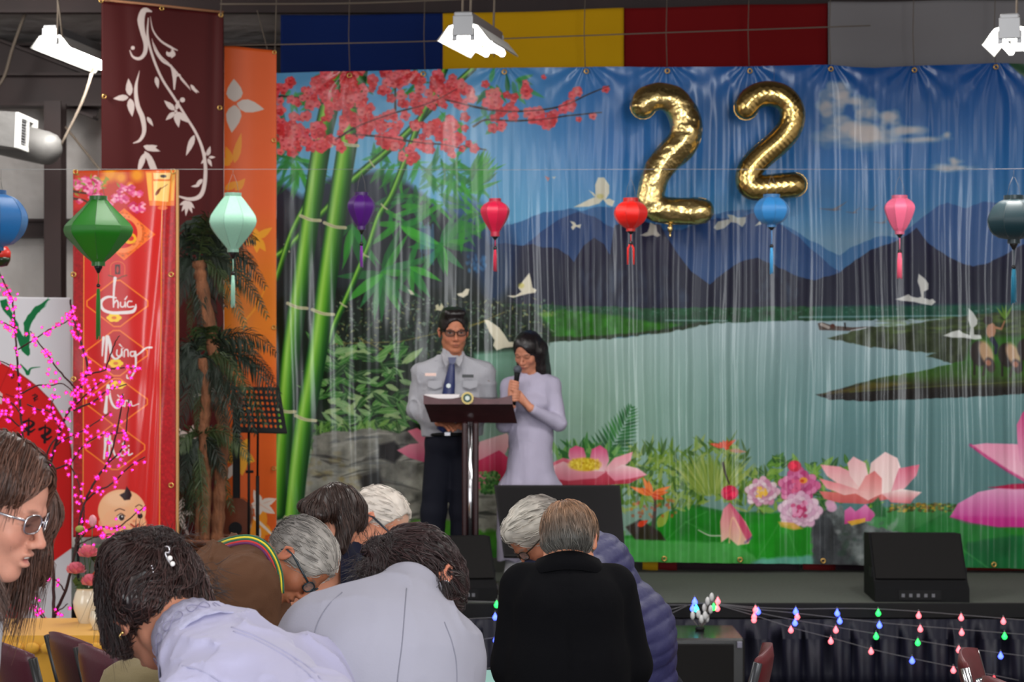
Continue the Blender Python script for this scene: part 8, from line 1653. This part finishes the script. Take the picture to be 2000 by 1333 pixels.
T.add(rc(nk.lerp(hd6((0, .01, -.07)), .12), nk, .07, .08), .03).cut(rc(hd6((0, .01, -.07)), nk.lerp(hd6((0, .01, -.07)), .5), .06, .06), .006); T.add(rc(P(452, 1140, Y6 + .04), P(405, 1190, Y6 + .02), .12, .16), .06); T.disp = cloth_disp(.02, (12, 10, 8), 6); put('robe', T, *bounds(sh6 + el6 + wr6 + [P(365, 1720, Y6), P(300, 1330, Y6)], .2), .009, M_robe, p6)
sil = [(( 430, 1068), (452, 1058), (490, 1052), (520, 1062), (536, 1085), (545, 1118))]
scarf = None
for k, (c_, off, nm) in enumerate((((96, 22, 84), -4.5, 'purple_stripe'), ((196, 38, 36), -1, 'red_stripe'), ((26, 96, 66), 3, 'green_band'), ((226, 206, 40), 6.5, 'yellow_stripe'), ((24, 92, 62), 10, 'green_edge'))):
    mb = MB(); vs = []; pts = [(428, 1070, .02), (452, 1061, -.07), (485, 1057, -.10), (512, 1068, -.115), (530, 1092, -.125), (541, 1125, -.13), (543, 1160, -.15)]; sp = spline([(x, y, z) for x, y, z in pts], 5)
    for i, q in enumerate(sp):
        t = (sp[min(i + 1, len(sp) - 1)] - sp[max(i - 1, 0)]).normalized(); nx, ny = t.y, -t.x
        for w in (-2.4, 2.4): vs.append(P(q.x + nx * (off + w), q.y + ny * (off + w), Y6 + q.z + .0012 * k))
    mb.add(vs, [(2 * i, 2 * i + 2, 2 * i + 3, 2 * i + 1) for i in range(len(sp) - 1)]); o = mb.build('stole' if scarf is None else nm, mat('stole_' + nm, c_, .6, sheen=.3), scarf or p6, True); solid(o, .004)
    if scarf is None: scarf = o
legs_down(p6, (P(365, 0, Y6).x, Y6, .8), M_robe, r=.12)

# 7 -- woman in the navy coat seen from behind
Y7 = 7.45; s7 = .93; M7 = frame((.5, .45, -.72), (.42, .5, .72), P(660, 1018, Y7)); hd7 = lambda v: L2W(M7, s7, v)
nk = P(645, 1085, Y7 - .05); sh7 = [P(582, 1130, Y7 - .08), P(700, 1140, Y7 + .05)]; el7 = [P(565, 1280, Y7), P(710, 1290, Y7 + .1)]; wr7 = [P(620, 1370, Y7 + .15), P(690, 1370, Y7 + .2)]
p7, B7 = build_person('woman with long dark brown hair and a navy coat bowing beside the white-haired man', M7, s7, (196, 132, 104), nk, sh7, el7, wr7, P(640, 1160, Y7), P(620, 1420, Y7 - .05), h=.0056, armr=.036)
h7 = hairf([(0, ell((0, .024, .036), (.088, .104, .094)), 0), (0, rc((-.02, .08, .02), (-.045, .105, -.07), .05, .03), .04), (0, rc((.06, .06, .0), (.1, .10, -.02), .045, .02), .04), (0, rc((-.075, .01, -.01), (-.085, -.02, -.12), .034, .026), .04), (0, rc((.05, .08, .0), (.02, .11, -.05), .04, .03), .04), (1, ell((0, -.122, -.035), (.08, .078, .1)), .008)], M7, s7, lambda p: .004 * vnoise(p * 26, 3))
gc7 = lambda V: LIN((46, 30, 26))[None] * (1 + .45 * vnoise(V * np.array([50, 50, 16]), 1))[:, None]; lo, hi = bounds([hd7((x, y, z)) for x in (-.15, .15) for y in (-.14, .16) for z in (-.17, .14)], .01); put('hair', h7, lo, hi, .0056, M_hair, p7, gc7)
st = seedpts(h7, M7, s7, 1300, lambda p: np.ones(len(p), bool), 7); me = strand_mesh('strands', h7, st, lambda p, i: np.stack([np.where(local(p, M7, s7)[:, 0] > .02, -.45, .25), np.full(len(p), -.2), np.full(len(p), -1.)], 1), 11, .012, .0015, M_hair, p7, (54, 36, 30), .4, .003, lambda t: 1.0 if t < .6 else 0, 3, lens=(.5, 1.0), jit=.14); o = link('hair_strands', me, M_hair, p7); o['kind'] = 'stuff'
M_navy = mat('navy_wool', (20, 22, 40), .9, .2, bump=(260, .4, .003)); T = S(); T.add(rc(P(640, 1150, Y7), P(615, 1330, Y7 - .05), .15, .18), 0).add(rc(P(615, 1330, Y7), P(610, 1600, Y7), .18, .19), .05)
for i in (0, 1): T.add(rc(nk + Vector((0, 0, -.04)), sh7[i], .07, .085), .05).add(rc(sh7[i], el7[i], .088, .078), .04).add(rc(el7[i], Vector(wr7[i]).lerp(Vector(el7[i]), .1), .07, .06), .04)
T.add(rc(P(562, 1180, Y7), P(545, 1240, Y7), .07, .08), .05).add(rc(nk.lerp(hd7((0, .02, -.05)), .12), nk, .07, .08), .03).cut(rc(hd7((0, .02, -.05)), nk.lerp(hd7((0, .02, -.05)), .5), .06, .06), .006); T.disp = cloth_disp(.007, (8, 8, 5), 7); put('navy_coat', T, *bounds(sh7 + el7 + wr7 + [P(610, 1620, Y7)], .17), .009, M_navy, p7); legs_down(p7, (P(612, 0, Y7).x, Y7, .78), M_navt)

# 8 -- white-haired man, glasses, face turned down toward the lectern
Y8 = 8.0; s8 = 1.06; M8 = frame((.72, -.3, -.62), (.6, .05, .75), P(737, 1022, Y8)); hd8 = lambda v: L2W(M8, s8, v)
nk = P(700, 1082, Y8 + .02); sh8 = [P(660, 1130, Y8 - .16), P(690, 1120, Y8 + .18)]; el8 = [P(670, 1260, Y8 - .18), P(705, 1250, Y8 + .2)]; wr8 = [P(720, 1330, Y8 - .08), P(740, 1330, Y8 + .1)]
p8, B8 = build_person('white-haired man in dark-armed glasses bowing before the lectern', M8, s8, (196, 128, 98), nk, sh8, el8, wr8, P(675, 1160, Y8), P(640, 1400, Y8), h=.0058, head_kw=dict(old=1), col_kw=dict(eyes='down', brow=(150, 140, 132), extra=lambda q, c, mixc, G: mixc(c, LIN((206, 176, 156)), np.clip((q[:, 2] - .04) / .03, 0, 1)[:, None] * .6)))
h8 = hairf([(0, ell((0, .024, .034), (.0795, .098, .089)), 0), (1, ell((0, -.108, .0), (.082, .088, .11)), .01), (1, ell((.085, -.01, -.066), (.03, .06, .06)), .006), (1, ell((-.085, -.01, -.066), (.03, .06, .06)), .006), (1, plane((0, .05, -.052), (0, -.1, 1)), .01)], M8, s8, lambda p: .003 * vnoise(p * 50, 3))
gc8 = lambda V: LIN((206, 196, 186))[None] * (1 + .2 * vnoise(V * 60, 1))[:, None]; lo, hi = bounds([hd8((x, y, z)) for x in (-.1, .1) for y in (-.13, .14) for z in (-.1, .14)], .01); put('hair', h8, lo, hi, .0056, M_hairw, p8, gc8)
st = seedpts(h8, M8, s8, 700, lambda p: np.ones(len(p), bool), 8); me = strand_mesh('strands', h8, st, comb(M8, (.3, 1, -.4)), 8, .006, .0015, M_hairw, p8, gc8, .2, .003, 1.0, 3, lens=(.5, 1.0), jit=.16); o = link('hair_strands', me, M_hairw, p8); o['kind'] = 'stuff'
glasses(M8, s8, p8, mat('navy_frame', (24, 30, 44), .3), M_glass, .019, 1.3, thick=.003)
T = S(); T.add(rc(P(690, 1130, Y8), P(655, 1330, Y8), .14, .17), 0).add(rc(P(655, 1330, Y8), P(650, 1500, Y8), .17, .17), .04)
for i in (0, 1): T.add(rc(nk + Vector((-.02, 0, -.03)), sh8[i], .07, .08), .05).add(rc(sh8[i], el8[i], .082, .07), .04).add(rc(el8[i], Vector(wr8[i]).lerp(Vector(el8[i]), .1), .065, .05), .04)
T.add(rc(nk.lerp(hd8((0, .02, -.06)), .12), nk, .07, .08), .03).cut(rc(hd8((0, .02, -.06)), nk.lerp(hd8((0, .02, -.06)), .5), .06, .06), .006); T.disp = cloth_disp(.006, (8, 8, 5), 9); put('dark_jacket', T, *bounds(sh8 + el8 + wr8 + [P(650, 1520, Y8)], .17), .01, M_navy, p8)
ax = (nk - hd8((0, .02, -.06))).normalized(); MB().tube([nk - ax * .045, nk - ax * .012, nk + ax * .02], [.062 * s8, .066 * s8, .075 * s8], 24, cap=False).build('white_collar', M_wht, p8, True); legs_down(p8, (P(650, 0, Y8).x, Y8, .78), M_navt)

# 9 -- man in the black suit seen from behind
Y9 = 6.4; s9 = .98; M9 = frame((.2, .82, -.55), (.02, .55, .83), P(1114, 1062, Y9)); hd9 = lambda v: L2W(M9, s9, v)
nk = P(1110, 1112, Y9 - .05); sh9 = [P(1022, 1146, Y9 - .02), P(1198, 1150, Y9 - .02)]; el9 = [P(1006, 1300, Y9 - .02), P(1228, 1300, Y9)]; wr9 = [P(1040, 1440, Y9 + .14), P(1190, 1440, Y9 + .14)]
p9, B9 = build_person('man in a black suit with thinning grey-brown hair seen from behind', M9, s9, (196, 134, 104), nk, sh9, el9, wr9, P(1110, 1190, Y9), P(1110, 1430, Y9), h=.0046, col_kw=dict(extra=lambda q, c, mixc, G: mixc(c, LIN((190, 134, 110)), (q[:, 2] > .03)[:, None] * .8)))
C9 = [(0, ell((0, .026, .03), (.0835, .102, .092)), 0), (0, ell((0, .05, -.02), (.075, .066, .052)), .02), (1, ell((0, -.112, -.02), (.084, .08, .11)), .008), (1, ell((.1, .004, -.025), (.036, .045, .05)), .006), (1, ell((-.1, .004, -.025), (.036, .045, .05)), .006), (1, plane((0, .05, -.068), (0, -.3, 1)), .015), (1, ell((.012, .055, .135), (.04, .04, .03)), .02)]
h9 = hairf(C9, M9, s9, lambda p: .004 * vnoise(p * np.array([40, 40, 30]), 3))
gc9 = lambda V: (lambda t: LIN((124, 94, 72))[None] * (1 - t) + LIN((84, 82, 78))[None] * t)(np.clip((.06 - local(V, M9, s9)[:, 2]) / .1, 0, 1)[:, None]) * (1 + .4 * vnoise(V * np.array([70, 70, 30]), 1))[:, None] + LIN((150, 104, 80))[None] * (.75 * np.exp(-((local(V, M9, s9) - A3((.012, .055, .12))) ** 2).sum(1) / .0016))[:, None]; lo, hi = bounds([hd9((x, y, z)) for x in (-.11, .11) for y in (-.13, .15) for z in (-.12, .15)], .01); put('hair', h9, lo, hi, .0048, M_hairw, p9, gc9)
cen9 = A3(hd9((.012, .07, .12)))
def dir9(p, i): v = p - cen9; v /= np.linalg.norm(v, axis=1)[:, None] + 1e-6; return v + dn(.12, 0, -.45)
st = seedpts(h9, M9, s9, 1700, lambda p: np.ones(len(p), bool), 9); me = strand_mesh('strands', h9, st, dir9, 7, .0065, .0011, M_hairw, p9, lambda V: gc9(V) * 1.25, .35, .0035, 1.0, 3, lens=(.5, 1.0), jit=.16); o = link('hair_strands', me, M_hairw, p9); o['kind'] = 'stuff'
M_suit = mat('black_suit', (11, 11, 14), .9, .08, bump=(300, .3, .002)); T = S(); T.add(rbox(P(1110, 1240, Y9 - .06), (.165, .115, .19), .1), 0).add(rc(P(1070, 1300, Y9 - .06), P(1066, 1560, Y9 - .08), .12, .14), .05).add(rc(P(1150, 1300, Y9 - .06), P(1154, 1560, Y9 - .08), .12, .14), .05)
for i in (0, 1): T.add(rc(nk + Vector((0, 0, -.05)), sh9[i] + Vector((0, 0, .016)), .062, .054), .05).add(rc(sh9[i], el9[i], .068, .07), .018).add(rc(el9[i], Vector(wr9[i]).lerp(Vector(el9[i]), .1), .064, .056), .03)
T.add(rc(nk + Vector((0, .0, -.05)), nk + Vector((0, .01, -.005)), .095, .074), .03).cut(rc(hd9((0, .0, -.06)), nk + Vector((0, .035, .0)), .06, .058), .004)
_d9 = cloth_disp(.0045, (9, 9, 5), 12); T.disp = lambda p: _d9(p) - .004 * np.exp(-((p[:, 0] - P(1110, 0, Y9).x) / .003) ** 2)
put('suit_jacket', T, *bounds(sh9 + el9 + wr9 + [P(1110, 1580, Y9), P(1110, 1300, Y9 - .12)], .16), .0068, M_suit, p9)
mb = MB(); vs = []; nkc = nk + Vector((0, .012, .026))                 # turned-down collar round the back of the neck
for k, (h_, r_) in enumerate(((.026, .074), (.032, .084), (.008, .098), (-.02, .116))):
    for j in range(25): a = PI * 1.0 + PI * j / 24; vs.append(nkc + Vector((r_ * math.cos(a) * 1.08, r_ * math.sin(a) * .8, h_ - .03 * abs(math.cos(a)) ** 2)))
mb.add(vs, [(k * 25 + j, k * 25 + j + 1, (k + 1) * 25 + j + 1, (k + 1) * 25 + j) for k in range(3) for j in range(24)]); solid(mb.build('collar', M_suit, p9, True), .005); legs_down(p9, (P(1110, 0, Y9).x, Y9 - .08, .8), M_suit)

# 10 -- man in the quilted navy jacket and face mask
Y10 = 7.0; s10 = .98; M10 = frame((-.66, -.3, -.69), (-.55, -.1, .83), P(1054, 1048, Y10)); hd10 = lambda v: L2W(M10, s10, v)
nk = P(1112, 1086, Y10 + .02); sh10 = [P(1120, 1150, Y10 + .18), P(1140, 1150, Y10 - .17)]; el10 = [P(1130, 1290, Y10 + .2), P(1262, 1262, Y10 - .08)]; wr10 = [P(1080, 1380, Y10 + .1), P(1180, 1390, Y10 - .12)]
p10, B10 = build_person('white-haired man in a quilted navy jacket and dark face mask leaning forward', M10, s10, (190, 124, 94), nk, sh10, el10, wr10, P(1160, 1150, Y10), P(1230, 1400, Y10), h=.0052, head_kw=dict(old=1), col_kw=dict(eyes='down', brow=(150, 140, 132)))
h10 = hairf([(0, ell((0, .022, .036), (.081, .099, .091)), 0), (0, ell((0, -.055, .085), (.05, .035, .025)), .02), (1, ell((0, -.13, -.03), (.078, .082, .112)), .008), (1, ell((.085, -.01, -.066), (.03, .06, .06)), .006), (1, ell((-.085, -.01, -.066), (.03, .06, .06)), .006), (1, plane((0, .05, -.055), (0, -.1, 1)), .01)], M10, s10, lambda p: .003 * vnoise(p * 50, 3))
gc10 = lambda V: greycol(M10, s10, (200, 194, 184), (120, 112, 106), .0, .1, 1)(V); lo, hi = bounds([hd10((x, y, z)) for x in (-.1, .1) for y in (-.14, .14) for z in (-.1, .15)], .01); put('hair', h10, lo, hi, .0052, M_hairw, p10, gc10)
st = seedpts(h10, M10, s10, 1100, lambda p: np.ones(len(p), bool), 10); me = strand_mesh('strands', h10, st, comb(M10, (.2, 1, -.5)), 8, .006, .0014, M_hairw, p10, gc10, .25, .003, 1.0, 3, lens=(.5, 1.0), jit=.16); o = link('hair_strands', me, M_hairw, p10); o['kind'] = 'stuff'
glasses(M10, s10, p10, mat('thin_frame', (70, 60, 50), .3, metal=.6), M_glass, .019, 1.25, thick=.0018)
mk = hairf([(0, ell((0, -.05, -.062), (.062, .066, .052)), 0), (0, ell((0, -.086, -.05), (.026, .032, .034)), .02), (2, plane((0, -.012, 0), (0, 1, 0)), .004), (2, plane((0, -.06, -.022), (0, .5, 1)), .004)], M10, s10, lambda p: .0012 * np.sin(local(p, M10, s10)[:, 2] * 400), 0); put('face_mask', mk, lo, hi, .0052, mat('mask_navy', (36, 42, 70), .8), p10)
for sg in (-1, 1): MB().tube([hd10((sg * .062, -.02, -.045)), hd10((sg * .078, .0, -.03)), hd10((sg * .082, .02, -.02))], .0014, 5).build('mask_loop', mat('mask_cord', (30, 34, 60), .7), p10, True)
M_puff = mat('quilted_navy', (44, 44, 84), .5, .35, bump=(60, .3, .006), noise=(6, .08)); T = S(); T.add(rc(P(1130, 1140, Y10), P(1215, 1240, Y10 + .0), .15, .17), 0).add(rc(P(1215, 1240, Y10), P(1232, 1420, Y10), .165, .17), .05).add(ell(P(1165, 1110, Y10 + .03), (.12, .16, .12)), .05)
for i in (0, 1): T.add(rc(nk + Vector((.03, 0, -.01)), sh10[i], .08, .095), .05).add(rc(sh10[i], el10[i], .095, .085), .02).add(rc(el10[i], Vector(wr10[i]).lerp(Vector(el10[i]), .1), .08, .06), .03)
T.add(rc(nk, P(1096, 1074, Y10), .078, .07), .02).cut(rc(hd10((0, .01, -.06)), nk, .06, .06), .005)
_a = A3(P(1110, 1090, Y10)); _b = A3(P(1290, 1330, Y10)); _u = (_b - _a) / np.linalg.norm(_b - _a)
def quilt(p):
    t = ((p - _a) @ _u) * .55 - (p[:, 2]) * .45; ph = t / .043 + .25 * vnoise(p * 6, 3); return .0065 * np.abs(np.sin(ph * PI)) ** .5 - .004 + .0025 * vnoise(p * 30, 8)
T.disp = quilt; put('quilted_jacket', T, *bounds(sh10 + el10 + wr10 + [P(1232, 1440, Y10), P(1110, 1040, Y10)], .17), .0068, M_puff, p10); legs_down(p10, (P(1232, 0, Y10).x, Y10, .82), M_navt)
# 11 -- khaki jacket beyond the pinned-up hair
T = S(); T.add(rc(P(250, 1345, 4.7), P(300, 1420, 4.7), .06, .09), 0).add(rc(P(262, 1340, 4.75), P(240, 1500, 4.7), .05, .07), .04).add(rc(P(290, 1345, 4.65), P(330, 1520, 4.7), .05, .07), .04); T.disp = cloth_disp(.009, (10, 10, 8), 5)
V, Q = surf2(T, *bounds([P(250, 1345, 4.7), P(330, 1520, 4.7), P(240, 1500, 4.7)], .18), .008); tag(link('jacket', npmesh('jacket', V, Q), mat('khaki', (124, 110, 78), .85, bump=(200, .3, .003))), 'bit of a khaki jacket showing below the cheek of the woman with pinned-up hair', 'jacket')
